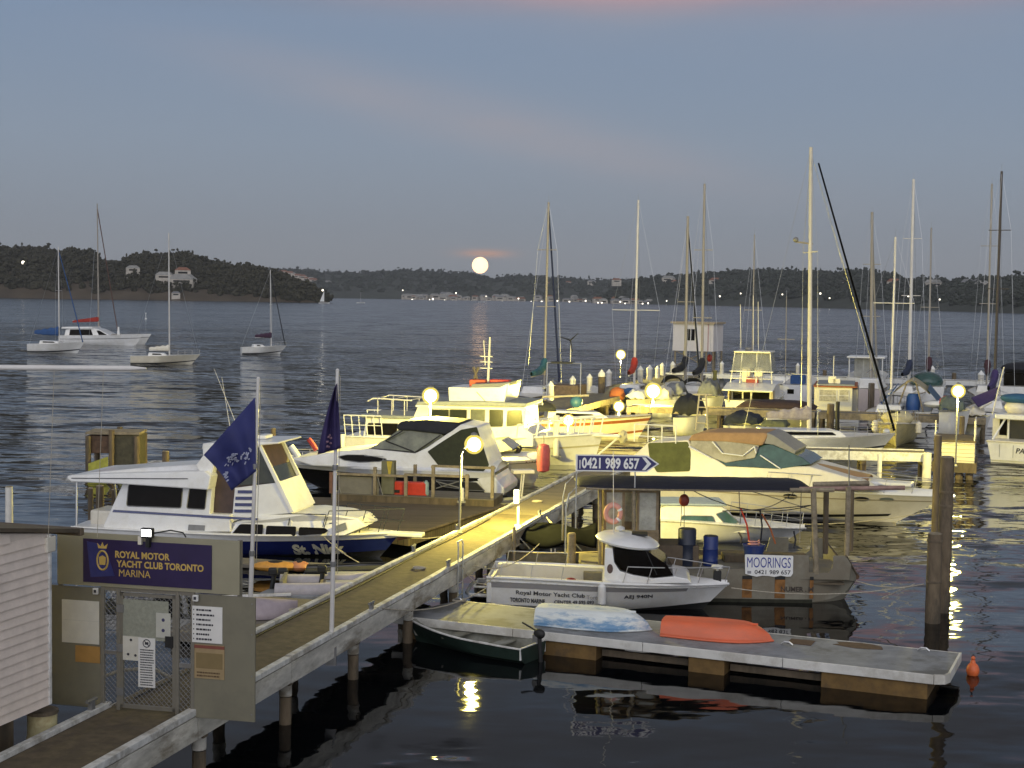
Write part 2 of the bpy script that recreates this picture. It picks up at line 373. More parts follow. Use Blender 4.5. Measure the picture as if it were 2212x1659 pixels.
def pane(parent, name, m, outline, w, off=.012, both=True, r=.05, mb=None):
    """window glass on both leaning sides of a deckhouse"""
    if r: outline = round_poly(outline, r)
    fn = w if callable(w) else (lambda z: w)
    o = MB().prism(outline, lambda z: -fn(z)-off, lambda z: -fn(z)+.01).build(name, m, parent)
    if both: MB().prism(outline, lambda z: fn(z)-.01, lambda z: fn(z)+off).build(name, m, parent)
    if r and 'window' in name:
        for sd in (-1, 1): MB().tube([(x, sd*(fn(z)+off), z) for x, z in outline+outline[:1]], .014, 4).build(name+'_frame', GREYM, o)
    return o
def sagline(a, b, sag, n=10):
    a = Vector(a); b = Vector(b)
    return [a.lerp(b, i/n)-Vector((0, 0, sag*4*(i/n)*(1-i/n))) for i in range(n+1)]
# ================================================================== water, shores, moon
def build_water():
    # fine steps near the marina, coarse to the horizon
    mb = MB().add([(-7000, -60, 0), (7000, -60, 0), (7000, 9000, 0), (-7000, 9000, 0)], [(0, 1, 2, 3)])
    m = bpy.data.materials.new('lake_water'); m.use_nodes = True; t = m.node_tree; b = t.nodes['Principled BSDF']; L = t.links
    b.inputs['Base Color'].default_value = (.0020, .0026, .0036, 1); b.inputs['Roughness'].default_value = .035; b.inputs['IOR'].default_value = 1.333
    co = t.nodes.new('ShaderNodeTexCoord'); sp = t.nodes.new('ShaderNodeSeparateXYZ'); L.new(co.outputs['Object'], sp.inputs[0])
    def mth(op, *a):
        n = t.nodes.new('ShaderNodeMath'); n.operation = op
        for i, x in enumerate(a):
            if isinstance(x, (int, float)): n.inputs[i].default_value = x
            else: L.new(x, n.inputs[i])
        return n.outputs[0]
    def mrange(src, a, b_, c, d):
        n = t.nodes.new('ShaderNodeMapRange'); n.interpolation_type = 'SMOOTHSTEP'; L.new(src, n.inputs[0])
        for i, x in enumerate((a, b_, c, d)): n.inputs[i+1].default_value = x
        return n.outputs[0]
    def noise(scale, stretch, detail=3, rot=0.0, rough=.5, dist=0.0):
        mp_ = t.nodes.new('ShaderNodeMapping'); mp_.inputs['Scale'].default_value = stretch; mp_.inputs['Rotation'].default_value = (0, 0, rot); L.new(co.outputs['Object'], mp_.inputs[0])
        n = t.nodes.new('ShaderNodeTexNoise'); n.inputs['Scale'].default_value = scale; n.inputs['Detail'].default_value = detail; n.inputs['Roughness'].default_value = rough; n.inputs['Distortion'].default_value = dist
        L.new(mp_.outputs[0], n.inputs[0]); return n.outputs[0]
    def vnoise(scale, stretch, detail, rot, rough=.5):
        mp_ = t.nodes.new('ShaderNodeMapping'); mp_.inputs['Scale'].default_value = stretch; mp_.inputs['Rotation'].default_value = (0, 0, rot); L.new(co.outputs['Object'], mp_.inputs[0])
        n = t.nodes.new('ShaderNodeTexNoise'); n.inputs['Scale'].default_value = scale; n.inputs['Detail'].default_value = detail; n.inputs['Roughness'].default_value = rough; L.new(mp_.outputs[0], n.inputs[0])
        v = t.nodes.new('ShaderNodeVectorMath'); v.operation = 'SUBTRACT'; L.new(n.outputs['Color'], v.inputs[0]); v.inputs[1].default_value = (.5, .5, .5); return v.outputs[0]
    def vscale(v, k):
        n = t.nodes.new('ShaderNodeVectorMath'); n.operation = 'SCALE'; L.new(v, n.inputs[0])
        if isinstance(k, (int, float)): n.inputs['Scale'].default_value = k
        else: L.new(k, n.inputs['Scale'])
        return n.outputs[0]
    def vadd(p, q):
        n = t.nodes.new('ShaderNodeVectorMath'); n.operation = 'ADD'; L.new(p, n.inputs[0]); L.new(q, n.inputs[1]); return n.outputs[0]
    big = noise(.022, (.35, 1.5, 1), 4, .1, .6)
    gust = mrange(big, .38, .62, .55, 1.25)
    open_ = mrange(sp.outputs['Y'], 40, 74, 0, 1)
    right = mrange(sp.outputs['X'], 6.5, 12, 0, 1)
    patch = mth('MULTIPLY', mth('SUBTRACT', 1.0, mrange(sp.outputs['Y'], 25.2, 26.4, 0, 1)), mrange(noise(.9, (1, 1, 1), 3), .42, .58, 0, 1))
    patch = mth('MULTIPLY', patch, mth('MULTIPLY', mrange(sp.outputs['X'], -2.6, -1.9, 0, 1), mth('SUBTRACT', 1.0, mrange(sp.outputs['X'], -.9, -.3, 0, 1))))
    kf = mth('ADD', mth('MULTIPLY_ADD', open_, 1.25, .10), mth('MULTIPLY_ADD', right, .13, mth('MULTIPLY', patch, 1.0)))
    kf = mth('MULTIPLY', kf, gust)
    v = vadd(vscale(vnoise(2.2, (.45, 1.2, 1), 3, .15), .75), vscale(vnoise(.42, (.4, 1.3, 1), 3, .08, .55), 1.0))
    v = vscale(v, kf)
    v = vadd(v, vscale(vnoise(.10, (.5, 1.3, 1), 2, -.1), mth('MULTIPLY_ADD', open_, .16, .012)))
    fl = t.nodes.new('ShaderNodeVectorMath'); fl.operation = 'MULTIPLY'; L.new(v, fl.inputs[0]); fl.inputs[1].default_value = (1, 1, 0)
    up = t.nodes.new('ShaderNodeVectorMath'); up.operation = 'ADD'; L.new(fl.outputs[0], up.inputs[0]); up.inputs[1].default_value = (0, 0, 1)
    nm = t.nodes.new('ShaderNodeVectorMath'); nm.operation = 'NORMALIZE'; L.new(up.outputs[0], nm.inputs[0]); L.new(nm.outputs[0], b.inputs['Normal'])
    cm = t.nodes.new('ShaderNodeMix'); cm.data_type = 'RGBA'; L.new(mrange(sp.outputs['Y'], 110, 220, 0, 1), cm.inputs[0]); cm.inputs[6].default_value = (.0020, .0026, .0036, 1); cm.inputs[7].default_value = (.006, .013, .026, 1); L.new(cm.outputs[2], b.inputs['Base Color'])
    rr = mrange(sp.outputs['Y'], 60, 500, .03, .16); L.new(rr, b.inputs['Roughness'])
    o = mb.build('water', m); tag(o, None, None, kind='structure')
build_water()

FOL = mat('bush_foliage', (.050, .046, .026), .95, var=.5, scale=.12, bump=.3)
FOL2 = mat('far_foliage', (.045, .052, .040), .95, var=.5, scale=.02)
EARTH = mat('shore_earth', (.085, .065, .042), .9, var=.4, scale=.03)
def skyline_fn(pts):
    def f(x):
        if x <= pts[0][0]: return pts[0][1]
        for (a, b), (c_, d) in zip(pts, pts[1:]):
            if x <= c_: return b+(d-b)*(x-a)/(c_-a)
        return pts[-1][1]
    return f
def terrain(name, sky, x0, x1, Y0, Yr, tree, m, ncol=90, seed=0, front=None, rows=14):
    """front waterline at distance Y0 (number or f(px)), ridge at Yr whose skyline is the given pixel line less the height of its trees"""
    f = skyline_fn(sky); y0f = Y0 if callable(Y0) else (lambda x: Y0); yrf = Yr if callable(Yr) else (lambda x: Yr)
    cols = []
    for i in range(ncol+1):
        px_ = x0+(x1-x0)*i/ncol; top = Q(px_, f(px_), yrf(px_)); zt = max(1, top.z-tree)
        X = top.x/yrf(px_)
        col = []
        for j in range(rows+1):
            k = j/rows; Y = y0f(px_)+(yrf(px_)-y0f(px_))*k
            z = -1+(zt+1)*(math.sin(k*math.pi/2)**.8)
            z += mnoise.noise(Vector((X*Y*.01, Y*.01, seed)))*zt*.12*math.sin(k*math.pi)
            if j == 1: z = max(z, 1.5)
            col.append(Vector((X*Y, Y, z)))
        for k in (.5, 1): col.append(Vector((X*yrf(px_), yrf(px_)+(yrf(px_)-y0f(px_))*k*1.4, zt*(1-k)-1)))
        cols.append(col)
    n = len(cols[0]); vs = [v for c_ in cols for v in c_]
    fs = [(i*n+j, (i+1)*n+j, (i+1)*n+j+1, i*n+j+1) for i in range(ncol) for j in range(n-1)]
    o = MB().add(vs, fs).build(name, m, smooth=True); tag(o, None, None, kind='structure')
    return cols
def lump(mb, c, r, hz, n=7, m=5):
    vs = []
    for i in range(m+1):
        th = math.pi*i/m
        for k in range(n):
            a = 2*math.pi*(k+.5*(i % 2))/n; j = .68+.64*rnd.random()
            vs.append((c.x+r*math.sin(th)*math.cos(a)*j, c.y+r*math.sin(th)*math.sin(a)*j, c.z-hz*math.cos(th)*(.75+.5*rnd.random())))
    mb.add(vs, [(i*n+k, i*n+(k+1) % n, (i+1)*n+(k+1) % n, (i+1)*n+k) for i in range(m) for k in range(n)])
def canopy(name, cols, count, r0, r1, m, kmin=0, lift=.5, leaf=9):
    mb = MB(); nc = len(cols); nr = len(cols[0])-2
    for _ in range(count):
        i = rnd.random()*(nc-1); i0 = int(i); fi = i-i0; j = kmin+(rnd.random()**.8)*(nr-1-kmin); j0 = int(j); fj = j-j0
        a = cols[i0][j0].lerp(cols[min(nc-1, i0+1)][j0], fi); b = cols[i0][min(nr, j0+1)].lerp(cols[min(nc-1, i0+1)][min(nr, j0+1)], fi)
        p = a.lerp(b, fj); r = r0+(r1-r0)*rnd.random()**1.6
        asp = .8+.7*rnd.random()
        lump(mb, p+Vector((0, 0, r*lift*.6)), r*.75, r*.6, 6, 4)
        for _k in range(leaf):
            a_ = rnd.random()*6.283; e2 = rnd.random()**.6; c2 = rnd.random()*2-.6
            lump(mb, p+Vector((r*e2*math.cos(a_), r*e2*math.sin(a_), r*asp*(lift+c2*.62*(1-e2*.5)))), r*(.16+.22*rnd.random()), r*(.14+.20*rnd.random()), 5, 3)
    return mb.build(name, m)

# wooded headland on the left
HS = [(-120, 540), (0, 527), (60, 533), (100, 540), (190, 533), (245, 545), (262, 545), (330, 546), (380, 555), (425, 556), (442, 572), (470, 562), (500, 570), (516, 558),
      (560, 545), (600, 556), (660, 545)]
HS = [(-200, 530), (0, 529), (40, 536), (60, 533), (110, 532), (125, 543), (150, 536), (190, 533), (215, 542), (255, 536), (300, 545), (345, 562), (388, 538), (420, 545),
      (470, 555), (520, 572), (560, 580), (600, 584), (640, 600), (670, 622), (695, 645), (705, 653)]
HS = [(-200, 525), (0, 527), (35, 533), (110, 532), (128, 541), (165, 534), (190, 537), (220, 531), (240, 546), (268, 533), (292, 548), (330, 555), (372, 540), (395, 548),
      (430, 556), (465, 550), (500, 571), (512, 560), (540, 545), (590, 541), (640, 545), (690, 541)]
# (pixel columns of the 2212 px wide view)
HS = [(-200, 525), (0, 527), (25, 533), (100, 532), (120, 536), (135, 545), (150, 536), (185, 537), (210, 547), (225, 560), (258, 560), (300, 540), (330, 546), (395, 540),
      (425, 552), (470, 560), (500, 571), (540, 570), (580, 576), (610, 590), (660, 602), (690, 625), (706, 652)]
hl_cols = terrain('hills', HS, -260, 706, 1392, lambda x: 1400+max(6, 260*min(1, (706-x)/260)), 10, EARTH, seed=1)
wd = canopy('woodland', hl_cols, 2600, 3.0, 7.5, FOL, kmin=1)
tag(wd, 'dark wooded headland with a bumpy treeline across the water', 'woodland', kind='stuff')

# long low ranges behind
FS = [(560, 580), (640, 582), (700, 590), (790, 597), (850, 603), (900, 600), (960, 592), (1010, 588), (1060, 596), (1110, 603), (1180, 604), (1240, 608), (1330, 610),
      (1390, 605), (1450, 602), (1520, 612), (1600, 625), (1700, 640)]
FS = [(540, 578), (600, 584), (680, 585), (760, 592), (830, 588), (890, 585), (950, 590), (1010, 592), (1060, 604), (1110, 597), (1180, 600), (1260, 607), (1340, 606), (1400, 612), (1470, 625), (1560, 640)]
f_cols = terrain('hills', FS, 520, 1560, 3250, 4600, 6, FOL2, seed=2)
RS = [(1290, 652), (1330, 622), (1370, 606), (1420, 598), (1480, 595), (1540, 592), (1600, 588), (1660, 583), (1720, 588), (1800, 590), (1880, 590), (1930, 598), (1980, 605), (2060, 608), (2140, 604), (2212, 602), (2400, 606)]
wlY = lambda x: 2450-(x-1290)*1.25
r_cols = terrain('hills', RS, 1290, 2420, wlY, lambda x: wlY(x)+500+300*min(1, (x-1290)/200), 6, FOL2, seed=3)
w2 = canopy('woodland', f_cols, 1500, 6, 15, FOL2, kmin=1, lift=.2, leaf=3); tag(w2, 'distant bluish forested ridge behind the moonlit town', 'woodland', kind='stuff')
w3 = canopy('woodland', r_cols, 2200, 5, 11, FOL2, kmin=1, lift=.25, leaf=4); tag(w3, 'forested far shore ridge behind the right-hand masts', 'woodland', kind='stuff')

HOUSEW = mat('house_wall', (.55, .50, .43), .8, var=.25, scale=.2)
HOUSER = [mat('roof_tile', (.30, .14, .09), .8, var=.2, scale=.3), mat('roof_grey', (.26, .26, .27), .7, var=.2, scale=.3), mat('roof_pale', (.36, .35, .33), .7, var=.2, scale=.3)]
def small_house(px_, py_, Y, w, h, rz, label, group, roof=0):
    c_ = Q(px_, py_, Y); t = thing('house', (c_.x, c_.y, c_.z), rz, label, 'house', group)
    d = w*.6
    MB().box(-w/2, w/2, -d/2, d/2, -6, h).build('wall', HOUSEW, t)
    MB().prism([(-w/2-.5, h), (w/2+.5, h), (w/2-w*.25, h+w*.2), (-w/2+w*.25, h+w*.2)], -d/2-.5, d/2+.5).build('roof', HOUSER[roof], t)
    MB().box(-w*.3, w*.3, -d/2-.1, -d/2+.05, h*.35, h*.72).build('window', GLASS, t)
    return t
small_house(287, 588, 1455, 13, 4, .3, 'pale roofed house alone among the trees of the headland', None, 2)
small_house(356, 603, 1450, 16, 4, 0, 'white house at the left of the cluster on the headland', None, 2)
small_house(395, 595, 1455, 15, 5, .2, 'cream house high in the cluster on the headland', None, 0)
small_house(395, 612, 1435, 24, 4, -.1, 'long low white house below the others on the headland', None, 2)
small_house(380, 640, 1400, 8, 3, .2, 'small boat shed at the foot of the headland beach', None, 1)
ONES = 'first second third fourth fifth sixth seventh eighth ninth tenth eleventh twelfth thirteenth fourteenth fifteenth sixteenth seventeenth eighteenth nineteenth'.split()
def nth(i):
    if i < 19: return ONES[i]
    d, u = divmod(i+1, 10); tens = {2: 'twenty', 3: 'thirty', 4: 'forty', 5: 'fifty', 6: 'sixty', 7: 'seventy'}[d]
    return (tens[:-1]+'ieth') if u == 0 else tens+'-'+ONES[u-1]
RN = ('red', 'grey', 'pale')
for i, px_ in enumerate(sorted(872+rnd.random()*575 for _ in range(72))):
    k = rnd.random()**1.5; rf = rnd.choice((0, 1, 2, 2))
    small_house(px_, 642+.023*(px_-745)+2-8*k-1.2, (2950 if px_ < 1290 else 2330)+250*k, 8+11*rnd.random(), 3.5+3*rnd.random(), rnd.uniform(-.6, .6), RN[rf]+' roofed house, '+nth(i)+' from the left along the far shore', 'houses along the far shore', rf)
for i, px_ in enumerate(sorted(600+rnd.random()*130 for _ in range(24))):
    rf = rnd.choice((0, 0, 2))
    small_house(px_, 586+(px_-600)*.27+rnd.random()*5, 3650, 14+10*rnd.random(), 6, rnd.uniform(-.5, .5), RN[rf]+' roofed house, '+nth(i)+' from the left on the bare slope beyond the headland', 'houses on the slope behind the headland', rf)
for i, px_ in enumerate(sorted(1110+rnd.random()*1060 for _ in range(30))):
    small_house(px_, RS[0][1]-52+.02*(px_-1200)+rnd.random()*32, wlY(max(px_, 1290))+300+150*rnd.random() if px_ > 1290 else 3900, 13+9*rnd.random(), 5, rnd.uniform(-.6, .6), 'small house, '+nth(i)+' from the left among the trees on the far ridge', 'houses scattered on the far ridge', rnd.choice((0, 1, 2)))
SHL = mat('shore_lamp', (1, 1, 1), .5, emit=(1.0, .90, .70), es=3)
for i, (px_, py_, Y, r) in enumerate(sorted([(50, 567, 1480, 2.4), (697, 627, 1395, 1.3), (935, 646, 2900, 2.6), (985, 633, 3000, 2.2), (870, 627, 3100, 1.8), (1010, 652, 2900, 1.8), (1050, 640, 2950, 1.6), (1120, 645, 2900, 2), (1170, 652, 2800, 2.4), (1204, 650, 2800, 2.0), (1230, 652, 2800, 2.0),
        (1265, 650, 2700, 2), (1300, 654, 2300, 1.6), (1340, 652, 2300, 1.7), (1400, 655, 2280, 1.7), (1440, 650, 2250, 1.4), (1555, 640, 2100, 1.6), (1600, 634, 2000, 1.3), (1690, 636, 1930, 1.3), (1772, 634, 1850, 1.7), (1792, 644, 1800, 1.3), (1962, 640, 1560, 1.2), (2030, 647, 1500, 1.1), (2210, 612, 1800, 1.2), (960, 650, 2900, 1.6), (1085, 651, 2900, 1.5)]+[(885+i_*31+rnd.random()*18, 645+.023*(140+i_*31)-rnd.random()*4, 2900 if i_ < 13 else 2300, 1.3+rnd.random()) for i_ in range(18)])):
    c_ = Q(px_, py_, Y); o = MB().ball((0, 0, 0), r*.72, n=8, m=5).build('shore_lamp', SHL); o.location = c_
    if i == 0: tag(o, 'bright lit lamp high on the wooded headland', 'lamp')
    else: tag(o, 'tiny lit lamp, '+nth(i-1)+' from the left along the far shore', 'lamp', 'lamps along the far shore')
# the risen moon
mm = mat('moon_face', (1, .8, .6), 1, emit=(1.0, .56, .28), es=3.0)
o = MB().ball((0, 0, 0), 17.5/3200*9500, n=32, m=20).build('moon', mm, smooth=True); o.location = Q(1037, 573, 9500); tag(o, 'full orange moon low over the far ridge', 'moon')

# ------------------------------------------------------------------ moored yachts off the headland
def yacht(pa, pb, label, mast_px, mast_top, boom=None, cover=None, dirn=1, fb=.75, half=1.1, hullm=None, furl=None, mastm=None, jib=None, group=None, mr=.07, cabin=(.28, .62, .35), spread=.55, rakem=0, ztop=None, covh=.28):
    fr = Frame(pa, pb, 0, half); A = fr.sz(*pa)[0]; Bx = fr.sz(*pb)[0]
    xs, xb = (A, Bx) if dirn > 0 else (Bx, A); Lh = abs(xb-xs)*.9
    xs += dirn*abs(xb-xs)*.03
    t = fr.thing('yacht', label, 'yacht', group)
    h = Hull(xs, xs+dirn*Lh, half, fb*.9, fb*1.15, .4, .9, .55, .35, .2, 1.5, -.0)
    h.closed(MB()).build('hull', hullm or GEL, t, smooth=True)
    h.band(MB(), .30, .40, .012).build('boot_stripe', DKLINE, t)
    h.deck(MB()).build('deck', CREAM, t, smooth=True)
    a, b, ch = cabin; x0 = xs+dirn*Lh*a; x1 = xs+dirn*Lh*b; zd = fb*.95
    w = lambda z: half*.58-(z-zd)*.25
    ol = [(x0, zd-.1), (x0+dirn*.1, zd+ch), (x1-dirn*.5, zd+ch*.85), (x1, zd-.05)]
    MB().prism(ol, lambda z: -w(z), w).build('coachroof', GEL, t, bevel=.03)
    pane(t, 'window', GLASS, [(x0+dirn*.5, zd+ch*.35), (x0+dirn*.5, zd+ch*.75), (x1-dirn*.9, zd+ch*.7), (x1-dirn*.7, zd+ch*.35)], w, .012)
    mx, _ = fr.sz(*mast_px, 0); tx, tz = fr.sz(*mast_top, 0); ztop = tz
    MB().tube([(mx, 0, zd), (tx, 0, ztop)], mr, 8, mr*.75).build('mast', mastm or WMAST, t, smooth=True)
    hh = ztop-zd; sx = mx+(tx-mx)*spread; sz_ = zd+hh*spread
    MB().tube([(sx, -half*.75, sz_), (sx, half*.75, sz_)], .025, 5).build('spreader', mastm or WMAST, t)
    bow = (xs+dirn*(Lh+.7), 0, fb*1.15); st = (xs, 0, fb*.9)
    sh = MB()
    sh.tube([(tx, 0, ztop-.1), st], .010, 4)
    for sd in (-1, 1): sh.tube([(tx, 0, ztop-.3), (sx, sd*half*.75, sz_), (mx, sd*half*.9, fb)], .010, 4)
    if not furl: sh.tube([(tx, 0, ztop-.3), bow], .012, 4)
    sh.build('rigging', STEEL, t)
    if furl: MB().tube([(tx+dirn*.1, 0, ztop-hh*.06), tuple(Vector((tx, 0, ztop)).lerp(Vector(bow), .5)), bow], .05, 6, .07).build('furled_sail', furl, t)
    if boom:
        bx, bz = fr.sz(*boom, 0)
        MB().tube([(mx, 0, bz+.05), (bx, 0, bz)], .05, 6).build('boom', WMAST, t)
        if cover:
            def cf(a_, b_):
                x = mx+(bx-mx)*a_; an = 2*math.pi*b_; s_ = (1-a_*.55)*covh*(1+.12*math.sin(a_*23))
                return (x, .45*s_*math.cos(an), bz+.08+s_*.45+s_*.75*math.sin(an))
            MB().grid(cf, 12, 8).build('sail_cover', cover, t, smooth=True)
    h.bowrail(.72, .99, .5, 3, mb=None).build('pulpit', STEEL, t)
    return t, fr, h
yacht((50, 762), (166, 764), 'small white yacht with blue sail cover moored nearest the left edge', (128, 750), (126, 533), (165-90, 722), CANBL, dirn=1, furl=CANBL, fb=1.2, half=1.5, mr=.09, cabin=(.25, .7, .4), covh=.75)
yacht((276, 786), (424, 787), 'white sloop with bare boom moored behind the white spar', (366, 775), (364.5, 503), (322, 757), CREAM, dirn=1, fb=.9, half=1.3, hullm=CREAM, mr=.09, covh=.45)
yacht((522, 765), (615, 765), 'small white yacht with purple sail cover moored alone', (586, 750), (584, 583), (551, 729), mat('purple_canvas', (.05, .02, .05), .8), dirn=1, furl=DKLINE, fb=.95, half=1.15, mr=.07, covh=.5)

# catamaran
def catamaran():
    fr = Frame((128, 744), (304, 747), 0, 2.6)
    t = fr.thing('catamaran', 'white cruising catamaran with red sail cover moored off the headland', 'catamaran')
    A = fr.sz(128, 744)[0]; B = fr.sz(304, 747)[0]
    for sy in (-1, 1):
        h = Hull(A, B-.9, .75, 1.3, 1.6, .4, 1.0, .8, .4, .15, 1.3)
        hb = h.closed(MB()); hb.v = [(x, y+sy*2.1, z) for x, y, z in hb.v]; hb.build('hull', GEL, t, smooth=True)
        st = h.band(MB(), .68, .72, .012); st.v = [(x, y+sy*2.1, z) for x, y, z in st.v]; st.build('stripe', DKLINE, t)
        dk = h.deck(MB()); dk.v = [(x, y+sy*2.1, z) for x, y, z in dk.v]; dk.build('deck', CREAM, t)
    L_ = B-A
    MB().box(A+L_*.03, A+L_*.72, -1.5, 1.5, .75, 1.35).build('bridge_deck', GEL, t, bevel=.1)
    ol = fr.pts([(138, 738), (142, 712), (160, 707), (198, 708), (214, 712), (240, 725), (252, 735), (252, 742)], -1.6)
    o, w = house(t, 'saloon', GEL, ol, 2.1, 1.6, bevel=.08)
    pane(t, 'window', GLASS, fr.pts([(150, 724), (151, 712), (196, 712), (201, 724)], -1.8), w, .02)
    pane(t, 'front_window', GLASS, fr.pts([(214, 724), (208, 714), (214, 714), (232, 724)], -1.8), w, .02)
    o, w2 = house(t, 'targa_roof', GEL, fr.pts([(132, 710), (134, 706), (198, 706), (201, 710)], -1.8), 1.9, 1.8, bevel=.05)
    mx, mz = fr.sz(213, 705, 0); tx, tz = fr.sz(210, 440, 0)
    MB().tube([(mx, 0, mz), (tx, 0, tz)], .12, 8, .08).build('mast', ALU, t, smooth=True)
    bow = fr.sz(256, 725, 0)
    MB().tube([(tx, 0, tz-.6), (bow[0], 0, bow[1])], .07, 6).build('furled_sail', mat('furl_brown', (.12, .07, .06), .8), t)
    sh = MB()
    for sd in (-1, 1): sh.tube([(tx, 0, tz-.4), (mx-.6, sd*2.3, 1.4)], .015, 4)
    sh.build('rigging', STEEL, t)
    b0 = fr.sz(157, 693, 0); b1 = fr.sz(214, 688, 0)
    MB().tube([(b0[0], 0, b0[1]), (b1[0], 0, b1[1]-.2)], .06).build('boom', WMAST, t)
    def cf(a_, b_):
        x = b1[0]+(b0[0]-b1[0])*a_; an = 2*math.pi*b_; s_ = .62*(1-a_*.6)
        return (x, .3*s_*math.cos(an), (b1[1]+(b0[1]-b1[1])*a_)-.1+s_*.6*math.sin(an))
    MB().grid(cf, 12, 8).build('sail_cover', CANR, t, smooth=True)
    c0 = fr.sz(256, 737, 0)
    MB().tube([(c0[0], 0, 1.3), (c0[0], 0, c0[1]+2.1)], .25, 8, .12).build('forward_post', GEL, t)
    MB().tube([(c0[0]-.3, -2.1, 1.5), (c0[0]-.3, 2.1, 1.5)], .12, 6).build('crossbeam', ALU, t)
catamaran()
# two tiny boats close under the headland point, marks and far pennants
def tiny_boat(px_, py_, s_, label, sail=True):
    c_ = P(px_, py_, 0); t = thing('sailing_boat', c_, .2, label, 'sailing boat')
    h = Hull(-s_/2, s_/2, s_*.14, s_*.1, s_*.14, .2, .3, .6, .3); h.closed(MB()).build('hull', GEL, t)
    MB().tube([(0, 0, s_*.08), (0, 0, s_*1.25)], s_*.012, 5).build('mast', WMAST, t)
    if sail: MB().prism([(-s_*.4, s_*.2), (0, s_*.2), (0, s_*1.2)], -.04, .04).build('sail', WHITE, t)
tiny_boat(700, 656, 9, 'tiny white boat under sail off the point of the headland')
tiny_boat(779, 655, 8, 'tiny bare masted boat far out in mid lake', False)
tiny_boat(1040, 653, 9, 'tiny boat against the far shore below the moon', False)
def mark(px_, py_, h_, label, m):
    c_ = P(px_, py_, 0); o = MB().lathe([(.25, -.3), (.3, .3), (.08, .5), (.06, h_), (.14, h_+.02), (.14, h_+.3)], (0, 0, 0), 8).build('channel_mark', m); o.location = c_; tag(o, label, 'channel mark')
mark(315, 690, 1.6, 'small pale channel mark floating beyond the catamaran', WHITE)

# ------------------------------------------------------------------ the air over the lake
hz = MB().box(-7400, 7400, -58, 8400, -1.0, 420).build('haze', bpy.data.materials.new('air')); hz['kind'] = 'stuff'
hm_ = hz.data.materials[0]; hm_.use_nodes = True; ht = hm_.node_tree; ht.nodes.remove(ht.nodes['Principled BSDF'])
hv = ht.nodes.new('ShaderNodeVolumePrincipled'); hv.inputs['Color'].default_value = (.78, .82, .90, 1); hv.inputs['Density'].default_value = .000065; hv.inputs['Anisotropy'].default_value = 0
ht.links.new(hv.outputs[0], ht.nodes['Material Output'].inputs['Volume'])
# ================================================================== main walkway, gate, shed, flags
JA = rad(-15.3)                       # the marina's grid: jetties run 15 degrees right of the view, fingers square to them
JU = Vector((math.cos(JA), math.sin(JA), 0)); JV = Vector((-math.sin(JA), math.cos(JA), 0)); J0 = Vector((-4.88, 28.56, 0))
def jt(p):  # world -> walkway local
    d = Vector(p)-J0; return (d.dot(JU), d.dot(JV))
def jpx(x, y, z): return jt(P(x, y, z))
GRIT = mat('grit_deck', (.125, .098, .062), .92, var=.35, scale=5, bump=.012, stain=(.06, .05, .035), stain_amt=.4)
KERB = mat('kerb_paint', (.66, .66, .63), .7, var=.3, scale=6, bump=.008, stain=(.22, .19, .14), stain_amt=.6)
FASC = mat('fascia_paint', (.56, .54, .48), .8, var=.45, scale=4, bump=.01, stretch=(1, .3, 1), stain=(.13, .10, .06), stain_amt=.8)
DECKP = planks('deck_planks', (.20, .165, .10), (.30, .25, .15), .14, along='X')
DECKG = planks('grey_planks', (.12, .105, .085), (.21, .19, .155), .15, along='X', rough=.9)
DECKD = planks('brown_planks', (.085, .066, .042), (.15, .12, .08), .16, along='X', rough=.9)
wk = thing('walkway', J0, JA, 'long timber walkway with white kerbs leading from the gate to the boats', 'walkway')
MB().box(.0, 1.5, -15, 17, 1.06, 1.2).build('deck', GRIT, wk)
MB().box(.0, 1.5, 17.01, 33.5, 1.06, 1.2).build('deck', DECKP, wk)
y = -9.2
while y < 33:
    ln = 2.6+rnd.random()*1.2; e_ = min(33.4, y+ln)
    dx = (rnd.random()-.5)*.02
    if y > -3.4 or y < -6: MB().box(-.06+dx, .06+dx, y, e_-.03, 1.203, 1.285+rnd.random()*.015).build('kerb', KERB, wk, bevel=.012)
    MB().box(1.42-dx, 1.56-dx, y, e_-.03, 1.203, 1.30+rnd.random()*.015).build('kerb', KERB, wk, bevel=.012)
    MB().box(1.503, 1.56, y+.01, e_-.03, .80+rnd.random()*.02, 1.19).build('fascia', FASC, wk)
    y = e_
MB().box(-.05, -.003, -15, 33.4, .86, 1.19).build('fascia', FASC, wk)
y = -12.5
for k in range(14):
    yy = -11.8+k*3.35
    MB().box(.02, 1.48, yy-.08, yy+.08, .72, 1.05).build('crosshead', TIMB, wk, bevel=.01)
    for xx in (.1, 1.42):
        MB().lathe([(.11, -1.2), (.11, .50)], (xx-.06, yy, 0), 12).build('pile', PILE, wk, smooth=True); MB().lathe([(.118, .52), (.118, .80)], (xx-.06, yy, 0), 12).build('pile_sleeve', FASC, wk, smooth=True)
def wloc(x, y, z): return J0+JU*x+JV*y+Vector((0, 0, z))
def on_walk(name, lx, ly, lz, label, cat, group=None, rz=0.0): return thing(name, wloc(lx, ly, lz), JA+rz, label, cat, group)
